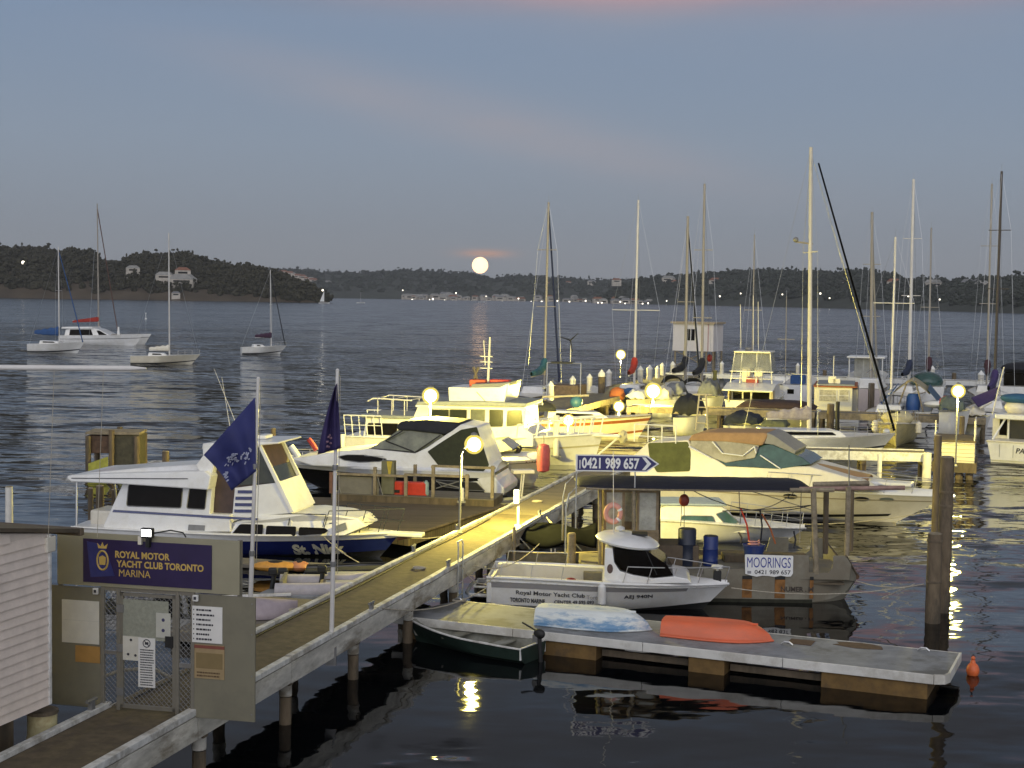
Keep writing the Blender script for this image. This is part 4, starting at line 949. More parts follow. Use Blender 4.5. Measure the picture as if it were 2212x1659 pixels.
# open green dinghy floating at the pontoon's edge
def open_dinghy():
    A = P(1125, 1462, 0); B = P(890, 1398, 0)
    fr = Frame((1125, 1442), (885, 1395), 0, 0)
    # run the frame from bow (left) to stern (right)
    a2 = P(900, 1385, .0).to_2d(); b2 = P(1152, 1427, .0).to_2d(); d = b2-a2; th = math.atan2(d.y, d.x)
    t = thing('rowing_boat', (a2.x, a2.y, 0), th, 'open dark green aluminium dinghy with outboard moored at the pontoon edge', 'dinghy')
    L_ = d.length; h = Hull(L_, 0, .60, .34, .50, .12, .28, .86, .45, .16, 1.6, 0, 2.0)
    h.closed(MB()).build('hull', mat('dinghy_green', (.016, .032, .024), .5, var=.4), t, smooth=True)
    inn = mat('dinghy_inside', (.27, .27, .23), .6, var=.3, scale=5, stain=(.14, .13, .09), stain_amt=.7)
    b = MB()
    for sd in (-1, 1): b.grid(lambda a, c_: (lambda q: (q[0], q[1]-sd*.02*1, q[2]))(h.pt(.02+.96*a, .30+.70*c_, sd, -.025)), 20, 6)
    b.build('inner_lining', inn, t, smooth=True)
    b = MB(); b.grid(lambda a, c_: (lambda q: (q[0], q[1]*(2*c_-1), q[2]+.006))(h.pt(.02+.94*a, .33, 1, -.02)), 16, 4); b.build('floor', inn, t)
    h.rail(1.0, .0, .022, t0=0, t1=1).build('gunwale', PAINT, t, smooth=True)
    q = h.pt(0, 1, 1)
    MB().box(L_-.035, L_-.005, -q[1], q[1], .10, q[2]+.02).build('transom', PAINT, t)
    for tt in (.28, .62):
        q = h.pt(tt, .78, 1, -.03); MB().box(q[0]-.13, q[0]+.13, -q[1], q[1], q[2]-.02, q[2]+.01).build('seat', inn, t)
    MB().box(L_*.52, L_*.60, -.1, .12, .16, .2).build('bailer', WHITE, t)
    ob = thing('outboard_motor', (a2.x+d.normalized().x*(L_+.10), a2.y+d.normalized().y*(L_+.10), 0), th, 'black outboard motor tilted on the green dinghy transom', 'outboard motor')
    MB().ball((.04, 0, .60), .14, .09, .11, 12, 8).build('cowling', BLACK, ob, smooth=True)
    MB().tube([(.04, 0, .56), (.08, 0, .1), (.10, 0, -.3)], .05, 8).build('leg', BLACK, ob); MB().tube([(-.05, 0, .66), (-.42, .05, .78)], .018, 6).build('tiller', BLACK, ob)
    MB().box(-.09, .03, -.07, .07, .42, .58).build('clamp', GREYM, ob)
open_dinghy()
w = P(2101, 1458, 0)
b = thing('mooring_buoy', w, 0, 'orange mooring buoy floating off the right end of the pontoon', 'buoy')
MB().ball((0, 0, .1), .135, .135, .17, 16, 10).build('float', ORANGE, b, smooth=True); MB().lathe([(.06, .24), (.05, .3), (.035, .32), (.05, .36), (.03, .40)], (0, 0, 0), 10).build('neck', ORANGE, b, smooth=True)
MB().tube([(-.04, 0, .38), (0, 0, .44), (.04, 0, .38)], .01, 5).build('eye', BLACK, b)

# tall mooring piles, right
def pile(px_, ytop, ybase, wpx, label, group=None, z=0, m=None, name='pile', cap=None, lean=0.0, collar=None):
    B = P(px_, ybase, z); D = B.y; r = wpx/3200*D/2; T_ = Q(px_, ytop, D); t = thing(name, (B.x, B.y, 0), 0, label, 'pile', group)
    hgt = T_.z
    MB().tube([(0, 0, -.8), (lean*.5, 0, hgt*.5), (lean, 0, hgt)], r, 14, r*.94).build('shaft', m or PILE, t, smooth=True)
    if cap: MB().lathe([(r*1.08, hgt-.01), (r*1.1, hgt+.04), (r*.5, hgt+r*1.1), (.01, hgt+r*1.7)], (lean, 0, 0), 12).build('cap', cap, t)
    else: MB().lathe([(r*.93, hgt), (r*.7, hgt+.03)], (lean, 0, 0), 14).build('cut_end', TIMBL, t)
    if collar:
        for c_ in collar:
            zc = Q(px_, c_, D).z; MB().lathe([(r*1.03, zc-.03), (r*1.05, zc), (r*1.03, zc+.03)], (lean*zc/hgt, 0, 0), 14).build('band', TIMB, t)
    return t
pile(2014, 1153, 1345, 33, 'short thick timber mooring pile in front of the taller ones at the right', collar=(1168, 1256))
pile(2036, 988, 1322, 31, 'tall timber mooring pile lashed beside the short one at the right', collar=(1062, 1092))
pile(2019, 941, 1180, 17, 'slimmer timber pile behind the two at the right', m=TIMB)

# ================================================================== club tender with round roof
def club_boat():
    fr = Frame((1045, 1320), (1470, 1334), 0, 1.1)
    t = fr.thing('workboat', 'white club motorboat with round topped wheelhouse berthed behind the pontoon', 'motorboat')
    A = fr.sz(1050, 1318)[0]; Bw = fr.sz(1517, 1329, 0)[0]; tip, zt = fr.sz(1574, 1268, 0)
    _, zs = fr.sz(1056, 1256)
    h = Hull(A, Bw, 1.15, zs*1.13, zt+.08, .35, tip-Bw, .93, .45, .12, 2.0, -.0, 2.4)
    h.closed(MB()).build('hull', GEL, t, smooth=True)
    h.band(MB(), .79, .90, .008, 0, .86).build('grey_stripe', mat('stripe_grey', (.27, .26, .26), .5, var=.05), t)
    h.rail(1.0, .01, .035).build('gunwale', GEL, t, smooth=True)
    h.rail(.92, .015, .016).build('rubbing_strip', PAINT, t)
    h.band(MB(), .0, .30, .006).build('antifouling', BLACK, t)
    # cockpit well: coaming with inner faces, foredeck
    xw0 = fr.sz(1090, 1240, 0)[0]; xh = fr.sz(1300, 1240, -.8)[0]
    tt = (xh-A)/h.L
    b = MB()
    for sd in (-1, 1): b.grid(lambda a, c_: (lambda q: (q[0], q[1]-sd*.28*c_, q[2]))(h.pt(.02+(tt-.02)*a, 1, sd, -.0)), 14, 2)
    b.build('side_deck', GEL, t)
    b = MB()
    for sd in (-1, 1): b.grid(lambda a, c_: (lambda q: (q[0], q[1]-sd*.28, q[2]-.55*c_))(h.pt(.02+(tt-.02)*a, 1, sd)), 14, 2)
    b.build('cockpit_lining', CREAM, t)
    MB().box(A+.05, xh, -.85, .85, .30, .36).build('cockpit_floor', PGREY, t)
    q = h.pt(0, 1, 1); MB().box(A-.0, A+.12, -q[1], q[1], .2, zs*.97).build('transom', GEL, t, bevel=.02)
    h.deck(MB(), -.0, .02, tt*.97, .995, camber=.10).build('foredeck', GEL, t, smooth=True)
    # far bulwark line seen above near one comes from beam; wheelhouse
    Z = lambda px_, py_, yl=-.75: fr.sz(px_, py_, yl)
    w = lambda z: .82-(z-1.0)*.07
    c2 = lambda zx, zy: (1152+.4167*zx, 864+.4167*zy)   # region 3 pixels
    sil = [Z(*c2(366, 945)), Z(*c2(372, 770)), Z(*c2(385, 745)), Z(*c2(580, 770)), Z(*c2(690, 855)), Z(*c2(730, 912)), Z(*c2(620, 925)), Z(*c2(470, 895)), Z(*c2(440, 945))]
    pil = [Z(*c2(366, 948)), Z(*c2(372, 765)), Z(*c2(412, 768)), Z(*c2(420, 840)), Z(*c2(450, 885)), Z(*c2(520, 905)), Z(*c2(620, 922)), Z(*c2(735, 912)), Z(*c2(800, 925)), Z(*c2(820, 948))]
    house(t, 'wheelhouse_base', GEL, pil, .84, .80, .9, 2.2, bevel=.02)
    gl = [Z(*c2(418, 772)), Z(*c2(590, 782)), Z(*c2(690, 850)), Z(*c2(726, 908)), Z(*c2(625, 920)), Z(*c2(520, 902)), Z(*c2(452, 878)), Z(*c2(424, 838))]
    gz = gl
    b = MB().prism(gz, -.79, .79); b.build('wheelhouse_glass', GLASS, t, bevel=.01)
    f0, f1 = Z(*c2(585, 782)), Z(*c2(640, 905))
    MB().tube([(f0[0], -.80, f0[1]), (f1[0], -.80, f1[1])], .014, 5).build('window_bar', BLACK, t)
    # roof: a thick shallow disc drawn out fore and aft
    r0 = Z(*c2(322, 735), -.2)[0]; r1 = Z(*c2(655, 765), -.2)[0]; zc = Z(*c2(480, 762), -.95)[1]
    b = MB(); cx_ = (r0+r1)/2; rx = (r1-r0)/2
    prof = [(.80, -.02), (.97, .02), (1.0, .07), (.96, .12), (.80, .19), (.5, .25), (.2, .28), (.02, .285)]
    vs = []; n = 28
    for r_, z_ in prof: vs += [(cx_+rx*r_*math.cos(2*math.pi*k/n), 1.0*r_*math.sin(2*math.pi*k/n), zc-.06+z_+(-.10*(math.cos(2*math.pi*k/n)*r_))) for k in range(n)]
    b.add(vs, [(i*n+k, i*n+(k+1) % n, (i+1)*n+(k+1) % n, (i+1)*n+k) for i in range(len(prof)-1) for k in range(n)]+[tuple(range(n)), tuple(range((len(prof)-1)*n, len(prof)*n))])
    b.build('roof', GEL, t, smooth=True)
    MB().box(cx_+.1, cx_+.5, -.25, .25, zc+.17, zc+.21).build('roof_hatch', BLACK, t, bevel=.01)
    MB().lathe([(.05, 0), (.05, .08), (.12, .1), (.12, .16), (.03, .2)], (cx_-.2, 0, zc+.18), 12).build('roof_light', PAINT, t)
    MB().tube([(cx_-.35, -.3, zc+.1), (cx_-.40, -.3, zc+2.3)], .010, 5).build('aerial', WMAST, t)
    # crest on the pillar
    cx2, cz2 = Z(*c2(398, 872)); b = MB(); b.prism([(cx2+.075*math.cos(k*.52), cz2+.12*math.sin(k*.52)) for k in range(12)], -w(cz2)-.03, -w(cz2)+.0)
    b.build('crest', mat('crest_dark', (.10, .06, .05), .6, var=.4, scale=20), t)
    # rails
    h.bowrail(.60, .985, .42, 4, .10, .013, .12, mid=False).build('bow_rail', STEEL, t)
    b = MB()
    for sd in (-1, 1):
        p = [Vector(h.pt(k, 1, sd, -.15)) for k in (.06, .2, .34)]
        for q in p: b.tube([q, q+Vector((.05, 0, .33))], .012, 5)
        b.tube([q+Vector((.05, 0, .33)) for q in p], .012, 5); b.build('side_rail', STEEL, t); b = MB()
    xb, zb = Z(*c2(975, 875), 0)
    MB().lathe([(.03, -.35), (.03, 0), (.15, .02), (.15, .08), (.05, .1)], (xb-.1, 0, zb), 12).build('bow_light', GEL, t); MB().box(xb-.2, xb, -.08, .08, zb-.45, zb-.05).build('anchor_winch', BLACK, t, bevel=.02)
    for px_, sd in ((1230, -1),):
        q = Vector(h.pt(.38, 1, sd, -.1)); MB().ball(tuple(q+Vector((0, .2, -.05))), .16, .10, .09).build('fender_cap', mat('dark_red', (.25, .02, .02), .5), t)
    # stern swim frame
    b = MB(); z_ = .35
    b.tube([(A, -.9, z_), (A-.45, -.85, z_), (A-.55, -.6, z_), (A-.55, .6, z_), (A-.45, .85, z_), (A, .9, z_)], .045, 7); b.tube([(A, -.55, z_+.14), (A-.38, -.5, z_+.14), (A-.38, .5, z_+.14), (A, .55, z_+.14)], .03, 6)
    b.build('swim_frame', PAINT, t, smooth=True)
    # lettering
    dk = mat('lettering_grey', (.05, .05, .055), .6)
    c3 = lambda zx, zy: (806.5+.3906*zx, 1094.5+.3906*zy)
    hull_text('lettering', 'Royal Motor Yacht Club', dk, t, fr, h, *c3(788, 492), *c3(1170, 462), bold=.015, slant=.055)
    hull_text('lettering', 'Toronto', mat('lettering_pale', (.42, .41, .40), .6), t, fr, h, *c3(1180, 515), *c3(1280, 491), slant=.05)
    hull_text('lettering', 'TORONTO MARINE', dk, t, fr, h, *c3(755, 527), *c3(948, 503), bold=.03, slant=.055)
    hull_text('lettering', 'CENTER 49 595 093', dk, t, fr, h, *c3(1000, 537), *c3(1218, 518), bold=.015, slant=.03)
    hull_text('registration', 'AEJ 940N', INK, t, fr, h, *c3(1385, 525), *c3(1545, 498), bold=.02, slant=.02)
    return fr, h
cbf, cbh = club_boat()

# ================================================================== mooring barge with navy awning
def barge():
    half = 1.45
    fr = Frame((1560, 1300), (1829, 1304), 0, half)
    t = fr.thing('mooring_barge', 'grey steel mooring barge with long navy awning and signs', 'barge')
    STEELG = mat('barge_steel', (.24, .225, .175), .7, var=.2, scale=1.5, bump=.006, stain=(.15, .12, .08), stain_amt=.6)
    cz = lambda zx, zy: (1555+.2344*zx, 950.5+.2344*zy)
    c3 = lambda zx, zy: (1152+.4167*zx, 864+.4167*zy)
    Z = lambda p, yl=None: fr.sz(*p, yl)
    x0 = Z(c3(260, 1000))[0]; xbw = Z((1829, 1304))[0]; xt, zt = Z((1862, 1258)); xc, zc = Z((1827, 1201)); zd = Z((1745, 1243))[1]
    # hull side outline below the deck line, raked bow, chine
    side = [(x0, -.5), (xbw-.15, -.5), (xbw, -.0), (xt, zt), (xc+.25, zd+.25), (xc+.25, zd), (x0, zd)]
    inb = lambda x: 1
    def prow(x): return 1.0
    b = MB(); xs_ = [x0, xbw-1.9, xbw-.9, xbw-.25, xt]
    def sect(x):
        k = max(0, (x-(xbw-1.2))/(xt-(xbw-1.2))); w_ = half*(1-.45*k**1.6); zbm = -.5+(zt+.4)*max(0, (x-(xbw-.25))/(xt-(xbw-.25)))
        zbm = -.5+(zt+.35)*(k**3)
        top = zd if x < xc+.2 else zd+(zt-zd)*min(1, (x-xc-.2)/(xt-xc-.2)); top = max(top, zbm+.02)
        ch = zbm+max(0.03, (.20-zbm)*.6) if k > 0 else -.2
        return [(x, -w_*.8, zbm), (x, -w_, min(top, ch+.1)), (x, -w_, top), (x, w_, top), (x, w_, min(top, ch+.1)), (x, w_*.8, zbm)]
    n = 22; secs = [sect(x0+(xt-x0)*i/n) for i in range(n+1)]
    vs = [p for s_ in secs for p in s_]
    fs = [(i*6+k, i*6+(k+1) % 6, (i+1)*6+(k+1) % 6, (i+1)*6+k) for i in range(n) for k in range(6)]+[tuple(range(6)), tuple(range(n*6, n*6+6))]
    b.add(vs, fs); b.build('hull', STEELG, t)
    # forward bulwark, higher, with the cut-out
    bw0 = Z(cz(640, 1070))[0]; c0 = Z(cz(820, 1150))[0]; c1 = Z(cz(1042, 1150))[0]; zc0 = Z(cz(900, 1222))[1]
    for sd in (-1, 1):
        y0, y1 = (-half-.004, -half+.05) if sd < 0 else (half-.05, half+.004)
        r_ = [(bw0, zd-.05), (c0, zd-.05), (c0, zc)] if False else None
        MB().prism([(bw0-2.2, zd-.1), (bw0-2.2, zc-.38), (bw0-.1, zc-.38), (bw0, zc), (c0, zc), (c0, zc0), (c1-.12, zc0), (c1-.03, zc0+.10), (c1, zc0+.25), (c1, zc), (xc, zc), (xc+.15, zd+.3), (xc+.1, zd-.1)], y0, y1).build('bulwark', STEELG, t)
    # slanting bow bulwark closing in
    for sd in (-1, 1):
        MB().add([(xc, sd*half, zc), (xt, sd*half*.55, zt+.10), (xt, sd*half*.55, zt-.1), (xc, sd*half, zd-.1), (xc, sd*(half-.05), zc), (xt-.03, sd*(half*.55-.05), zt+.10), (xt-.03, sd*(half*.55-.05), zt-.1), (xc, sd*(half-.05), zd-.1)],
                 [(0, 1, 2, 3), (4, 5, 6, 7), (0, 1, 5, 4), (1, 2, 6, 5), (2, 3, 7, 6), (3, 0, 4, 7)]).build('bow_plate', STEELG, t)
        MB().tube([(xc, sd*half, zc), (xt, sd*half*.55, zt+.10)], .035, 6).build('bow_rail', TIMB, t)
    MB().tube([(xt+.02, -half*.55, zt+.02), (xt+.02, half*.55, zt+.02)], .07, 8).build('bow_roller', mat('rusty_steel', (.14, .08, .045), .9, var=.4), t)
    MB().box(x0+.1, xc, -half+.06, half-.06, zd-.25, zd-.2).build('deck', DECKD, t)
    rb = mat('rust', (.26, .12, .035), .9, var=.5, scale=6)
    for a, b_ in ((205, 295), (505, 600), (828, 862)):
        xa = Z(cz(a, 1350))[0]; xb_ = Z(cz(b_, 1350))[0]
        MB().box(xa, xb_, -half-.012, -half-.004, .12, zd-.12).build('rust_streak', rb, t); MB().box(xa, xb_, -half-.02, -half+.02, zd-.12, zd-.03).build('scupper', BLACK, t, bevel=.01)
    MB().box(x0, xbw-.9, -half-.02, -half+.02, -.5, .09).build('weed_band', mat('weed', (.03, .03, .018), .9, var=.5), t)
    text_on('lettering', 'NUMER . M', mat('faded_black', (.07, .055, .045), .8, var=.4), t, (lambda a, b_: (lambda u, v, w: (a[0]+(b_[0]-a[0])*u, -half-.006-.01*w, a[1]+.02+.13*v)))(Z(cz(560, 1402)), Z(cz(860, 1390))), .02)
    # bollard cluster, drums, bucket
    return fr, t, half, zd, zc, cz, c3, Z
bf, bt, bh, bzd, bzc, cz, c3, bZ = barge()
def barge_frame():
    t = bt; zd = bzd-.2
    aw = [c3(223, 440), c3(262, 400), c3(310, 376), c3(1390, 377), c3(1440, 395), c3(1462, 425), c3(1445, 452), c3(330, 450), c3(235, 446)]
    yl = -1.1
    o = [bf.sz(x, y, yl) for x, y in aw]
    xa = o[0][0]; xb = o[5][0]; zt = o[2][1]; zl = o[7][1]
    # the awning: a shallow barrel of cloth
    def fn(a, b):
        x = xa+.02+(xb-xa-.04)*a; k = 2*b-1; e = min(1, a*9)*min(1, (1-a)*16)
        crown = zl+.02+.13*(e**.5)
        return (x, 1.15*k*(.75+.25*e**.5), zl-.02+(crown-zl)*(1-abs(k)**2.6)+.006*math.sin(a*40)*(1-k*k))
    MB().grid(fn, 60, 14).build('awning', CANN, t, smooth=True, solid=.012)
    b = MB()
    for k in (-1, 1): b.tube([(xa+.25, 1.12*k, zl-.05), (xb-.1, 1.12*k, zl-.05)], .03, 6)
    b.build('awning_beam', TIMBL, t)
    for k in (-1, 1): MB().tube([(xa+.02, 1.1*k, zl), (xa-.18, 1.1*k, zl-.2), (xa-.26, 1.1*k, zl-.6), (xa-.26, 1.1*k, zd+.6)], .028, 6).build('curved_stanchion', STEEL, t)
    # posts
    def post(top, bot, r, m, yy, n='post'):
        a = bf.sz(*top, yy); c_ = bf.sz(*bot, yy); MB().tube([(c_[0], yy, c_[1]), (a[0], yy, a[1])], r, 8).build(n, m, t, smooth=True)
    post((1757, 1056), (1763, 1240), .075, TIMBL, -bh+.05)
    post((1785, 1052), (1783, 1196), .075, TIMB, .2)
    post((1833, 1052), (1829, 1200), .07, TIMBL, -bh+.1)
    post((1841, 1050), (1838, 1190), .06, TIMB, .9)
    post((1834, 962), (1834, 1060), .018, GREYM, -.8)
    for zx, yy in ((345, -.8), (368, .7), (521, -.9), (572, .8), (650, .9)):
        post(c3(zx, 450), c3(zx, 860), .05, TIMBL if zx in (521, 345) else TIMB, yy)
    # beams projecting forward under the awning
    for (a, b_, yy, m, r) in ((c3(1450, 438), c3(1740, 432), -.5, TIMBL, .07), (c3(1380, 462), c3(1925, 455), -1.0, mat('pinkish_spar', (.34, .22, .18), .8, var=.3), .06), (c3(1330, 468), c3(1560, 466), -1.15, TIMBL, .06)):
        p = bf.sz(*a, yy); q = bf.sz(*b_, yy); MB().tube([(p[0], yy, p[1]), (q[0], yy, q[1])], r, 8).build('spar', m, t, smooth=True)
    # wheelhouse
    WH = mat('wheelhouse_tan', (.26, .20, .12), .75, var=.25, scale=4, stain=(.14, .10, .06), stain_amt=.6)
    x0 = bf.sz(*c3(360, 700), -.6)[0]; x1 = bf.sz(*c3(650, 700), -.6)[0]; z0 = zd; z1 = bf.sz(*c3(500, 460), -.6)[1]; zm = z0+(z1-z0)*.50
    b = MB(); b.box(x0, x1, -.62, -.57, z0, zm); b.box(x0, x1, .85, .9, z0, zm); b.box(x0, x0+.05, -.57, .85, z0, zm); b.box(x1-.05, x1, -.57, .85, z0, zm); b.build('wheelhouse_wall', WH, t)
    b = MB()
    for x in (x0+.05, x0+(x1-x0)*.36, x0+(x1-x0)*.62, x1-.05):
        for yy in (-.6, .88): b.box(x-.035, x+.035, yy-.03, yy+.03, zm, z1)
    for yy in (-.6, .88): b.box(x0, x1, yy-.035, yy+.035, z1-.10, z1+.0); b.box(x0, x1, yy-.04, yy+.04, zm-.02, zm+.05)
    b.build('window_frame', WH, t)
    MB().box(x0-.1, x1+.1, -.75, 1.0, z1, z1+.05).build('wheelhouse_roof', TIMB, t)
    MB().box(x0+.07, x1-.07, .86, .875, zm+.05, z1-.1).build('window', CLEAR, t); MB().box(x0+.07, x0+(x1-x0)*.34, -.61, -.60, zm+.05, z1-.1).build('window', CLEAR, t)
    MB().box(x0+(x1-x0)*.64, x1-.07, -.61, -.60, zm+.05, z1-.1).build('window', CLEAR, t)
    MB().box(x0+(x1-x0)*.30, x0+(x1-x0)*.60, -.635, -.622, zm-.45, zm+.0).build('sign_board', PAINT, t)
    a_ = bf.sz(*c3(432, 655), -.63); b_ = bf.sz(*c3(512, 625), -.63)
    text_on('lettering', 'marin', INK, t, lambda u, v, w: (x0+(x1-x0)*(.30+.29*u), -.637-.006*w, zm-.20+.14*v), .01)
    MB().box(x1+.02, x1+1.1, -.4, .8, zd, zd+.75).build('engine_box', mat('box_brown', (.12, .09, .06), .8, var=.3), t, bevel=.02)
    MB().box(bf.sz(*c3(1000, 700), 0)[0], bf.sz(*c3(1440, 720), 0)[0], .3, .9, zd, zd+.4).build('hatch_coaming', TIMB, t, bevel=.02)
    # arrow-shaped phone sign on its posts above the awning
    st = bf.thing('phone_sign', 'blue arrow sign with white phone number above the barge awning', 'sign')
    q = [bf.sz(*c3(*p), -1.2) for p in ((220, 282), (590, 285), (652, 330), (628, 372), (220, 368))]
    zA, zB = q[4][1], q[0][1]; xs0 = q[0][0]; xs1 = q[2][0]; xk = q[1][0]; zm2 = (zA+zB)/2
    MB().prism([(xs0, zA), (xk, zA), (xs1, zm2), (xk, zB), (xs0, zB)], -1.22, -1.20).build('border', WHITE, st)
    MB().prism([(xs0+.05, zA+.03), (xk-.02, zA+.03), (xs1-.06, zm2), (xk-.02, zB-.03), (xs0+.05, zB-.03)], -1.226, -1.221).build('board', mat('sign_navy', (.022, .022, .12), .4, var=.1), st)
    text_on('phone_number', '0421 989 657', WHITE, st, lambda u, v, w: (xs0+.16+(xk-xs0-.36)*u, -1.228-.004*w, zA+.07+(zB-zA-.14)*v), .03)
    MB().box(xs0+.10, xs0+.125, -1.232, -1.228, zA+.07, zB-.14).build('stroke', WHITE, st)
    xq = xk-.13; MB().prism([(xq, zA+.05), (xq+.09, zA+.05), (xq+.24, zm2), (xq+.09, zB-.05), (xq, zB-.05), (xq+.13, zm2)], -1.232, -1.228).build('chevron', WHITE, st)
    for xx in (xs0+.03, xk-.3): MB().tube([(xx, -1.17, zA-1.5 if xx < xs0+.1 else zl), (xx, -1.17, zB)], .02, 6).build('sign_post', STEEL, st)
    # MOORINGS board tied to the bulwark
    st = bf.thing('moorings_sign', 'white MOORINGS board tied to the side of the grey barge', 'sign')
    p0 = bZ((1607.5, 1243)); p1 = bZ((1713, 1200)); x0, x1, z0, z1 = p0[0], p1[0], p0[1], p1[1]
    jag = [(x0+.02, z0+.05)]+[(x0+(x1-x0)*k/8, z0+.02*math.sin(k*2.3)) for k in range(1, 8)]+[(x1-.05, z0-.0), (x1, z0+.08), (x1, z1-.02), (x1-.02, z1), (x0+.02, z1+.02), (x0, z1)]
    MB().prism(jag, -bh-.05, -bh-.035).build('board', WHITE, st)
    text_on('lettering', 'MOORINGS', BLUEI, st, lambda u, v, w: (x0+.06+(x1-x0-.12)*u, -bh-.052-.004*w, z0+.22+(z1-z0-.27)*v), 0)
    text_on('phone_number', '0421 989 657', INK, st, lambda u, v, w: (x0+.26+(x1-x0-.32)*u, -bh-.052-.004*w, z0+.05+.11*v), .01)
    MB().box(x0+.07, x0+.17, -bh-.056, -bh-.052, z0+.06, z0+.13).build('phone_mark', mat('pale_ink', (.3, .3, .32), .7), st)
    # life ring
    lr = bf.thing('life_ring', 'faded pink life ring hanging on the barge wheelhouse post', 'life ring')
    cx_, cz_ = bf.sz(*c3(414, 588), -1.0); R_, r_ = bf.sz(*c3(452, 588), -1.0)[0]-cx_, .065
    b = MB(); n, m = 28, 10
    vs = [(cx_+(R_+r_*math.cos(2*math.pi*j/m))*math.cos(2*math.pi*i/n), -1.0+r_*math.sin(2*math.pi*j/m), cz_+1.15*(R_+r_*math.cos(2*math.pi*j/m))*math.sin(2*math.pi*i/n)) for i in range(n) for j in range(m)]
    b.add(vs, [(i*m+j, ((i+1) % n)*m+j, ((i+1) % n)*m+(j+1) % m, i*m+(j+1) % m) for i in range(n) for j in range(m)]); b.build('ring', PINK, lr, smooth=True)
    for a0 in (-.9, .35):
        MB().tube([(cx_+R_*math.cos(a0+k*.09), -1.0, cz_+1.15*R_*math.sin(a0+k*.09)) for k in range(4)], r_+.006, 10).build('reflective_band', WHITE, lr, smooth=True)
    # drums, bucket, hook
    for zx0, zx1, zy0, zy1, lb, m in ((748, 846, 668, 835, 'tall dark drum on the barge deck, the taller of two', DBLUE), (878, 960, 705, 842, 'shorter dark blue drum on the barge deck', BLUEP)):
        yy = -.2; a = bf.sz(*c3(zx0, zy1), yy); b_ = bf.sz(*c3(zx1, zy0), yy); r = (b_[0]-a[0])/2
        d = thing('drum', tuple(bf.o.xy+bf.ux*(a[0]+r)+bf.uy*yy)+(bzd-.2,), bf.th, lb, 'drum'); hh = b_[1]-(bzd-.2)
        MB().lathe([(r*.95, 0), (r, .03), (r, hh*.32), (r*1.04, hh*.34), (r, hh*.36), (r, hh*.64), (r*1.04, hh*.66), (r, hh*.68), (r, hh-.03), (r*.95, hh)], (0, 0, 0), 20).build('body', m, d, smooth=True)
        MB().lathe([(r*.9, hh-.01), (r*.88, hh+.01)], (0, 0, 0), 20).build('lid', BLACK, d)
    a = bf.sz(1628, 1200, -.9); bk = thing('bucket', tuple(bf.o.xy+bf.ux*a[0]+bf.uy*-.9)+(0,), bf.th, 'blue tub of ropes behind the MOORINGS board', 'tub')
    zt_ = bf.sz(1628, 1176, -.9)[1]; MB().lathe([(.22, zt_-.42), (.29, zt_), (.31, zt_), (.31, zt_-.02), (.26, zt_-.02)], (0, 0, 0), 18).build('tub', BLUEP, bk, smooth=True); loops_ = MB().tube([(.15*math.cos(k), .15*math.sin(k), zt_-.02+.01*k) for k in range(14)], .02, 5); loops_.build('rope', PINK, bk)
    hk = bf.thing('hook_block', 'red hoist block hanging under the barge awning', 'hoist')
    hx, hz = bf.sz(*c3(782, 520), 0); MB().ball((hx, 0, hz), .14, .08, .17, 12, 8).build('block', mat('hoist_red', (.30, .05, .03), .5), hk, smooth=True)
    MB().tube([(hx, 0, hz), (hx, 0, zl)], .012, 5).build('chain', GREYM, hk); MB().tube([(hx, 0, hz), (hx+.02, 0, hz-.9)], .01, 5).build('fall', GREYM, hk); MB().tube([(hx-.06, 0, hz), (hx-.08, 0, hz-.7)], .01, 5).build('fall', GREYM, hk)
    rp = [(c3(1075, 560), c3(1120, 735), -.3, REDP), (c3(1175, 570), c3(1178, 735), .2, DKLINE), (c3(1185, 590), c3(1255, 745), .1, mat('orange_rope', (.45, .14, .05), .8)), (c3(1350, 680), c3(1350, 770), -.6, DKLINE), (c3(1065, 685), c3(1075, 740), -.7, TIMB)]
    for i, (a, b_, yy, m) in enumerate(rp):
        p = bf.sz(*a, yy); q = bf.sz(*b_, yy); o = MB().tube([(p[0], yy, p[1]), ((p[0]+q[0])/2+.05, yy, (p[1]+q[1])/2), (q[0], yy, q[1])], .025, 6).build('deck_pole', m, bt)
    # slack lines under the awning
    for a, b_, s_, yy in ((c3(800, 455), c3(1445, 545), .35, -.9), (c3(1050, 452), c3(1440, 570), -.02, -.5), (c3(980, 575), c3(1445, 545), .03, -1.1), (c3(1380, 455), c3(1060, 560), .25, .3), (c3(1390, 450), c3(1380, 740), 0, -.2), (c3(1065, 452), c3(1075, 640), 0, .5)):
        p = bf.sz(*a, yy); q = bf.sz(*b_, yy); MB().tube(sagline((p[0], yy, p[1]), (q[0], yy, q[1]), s_), .012, 4).build('line', DKLINE if yy < -.6 else ROPE, bt)
barge_frame()

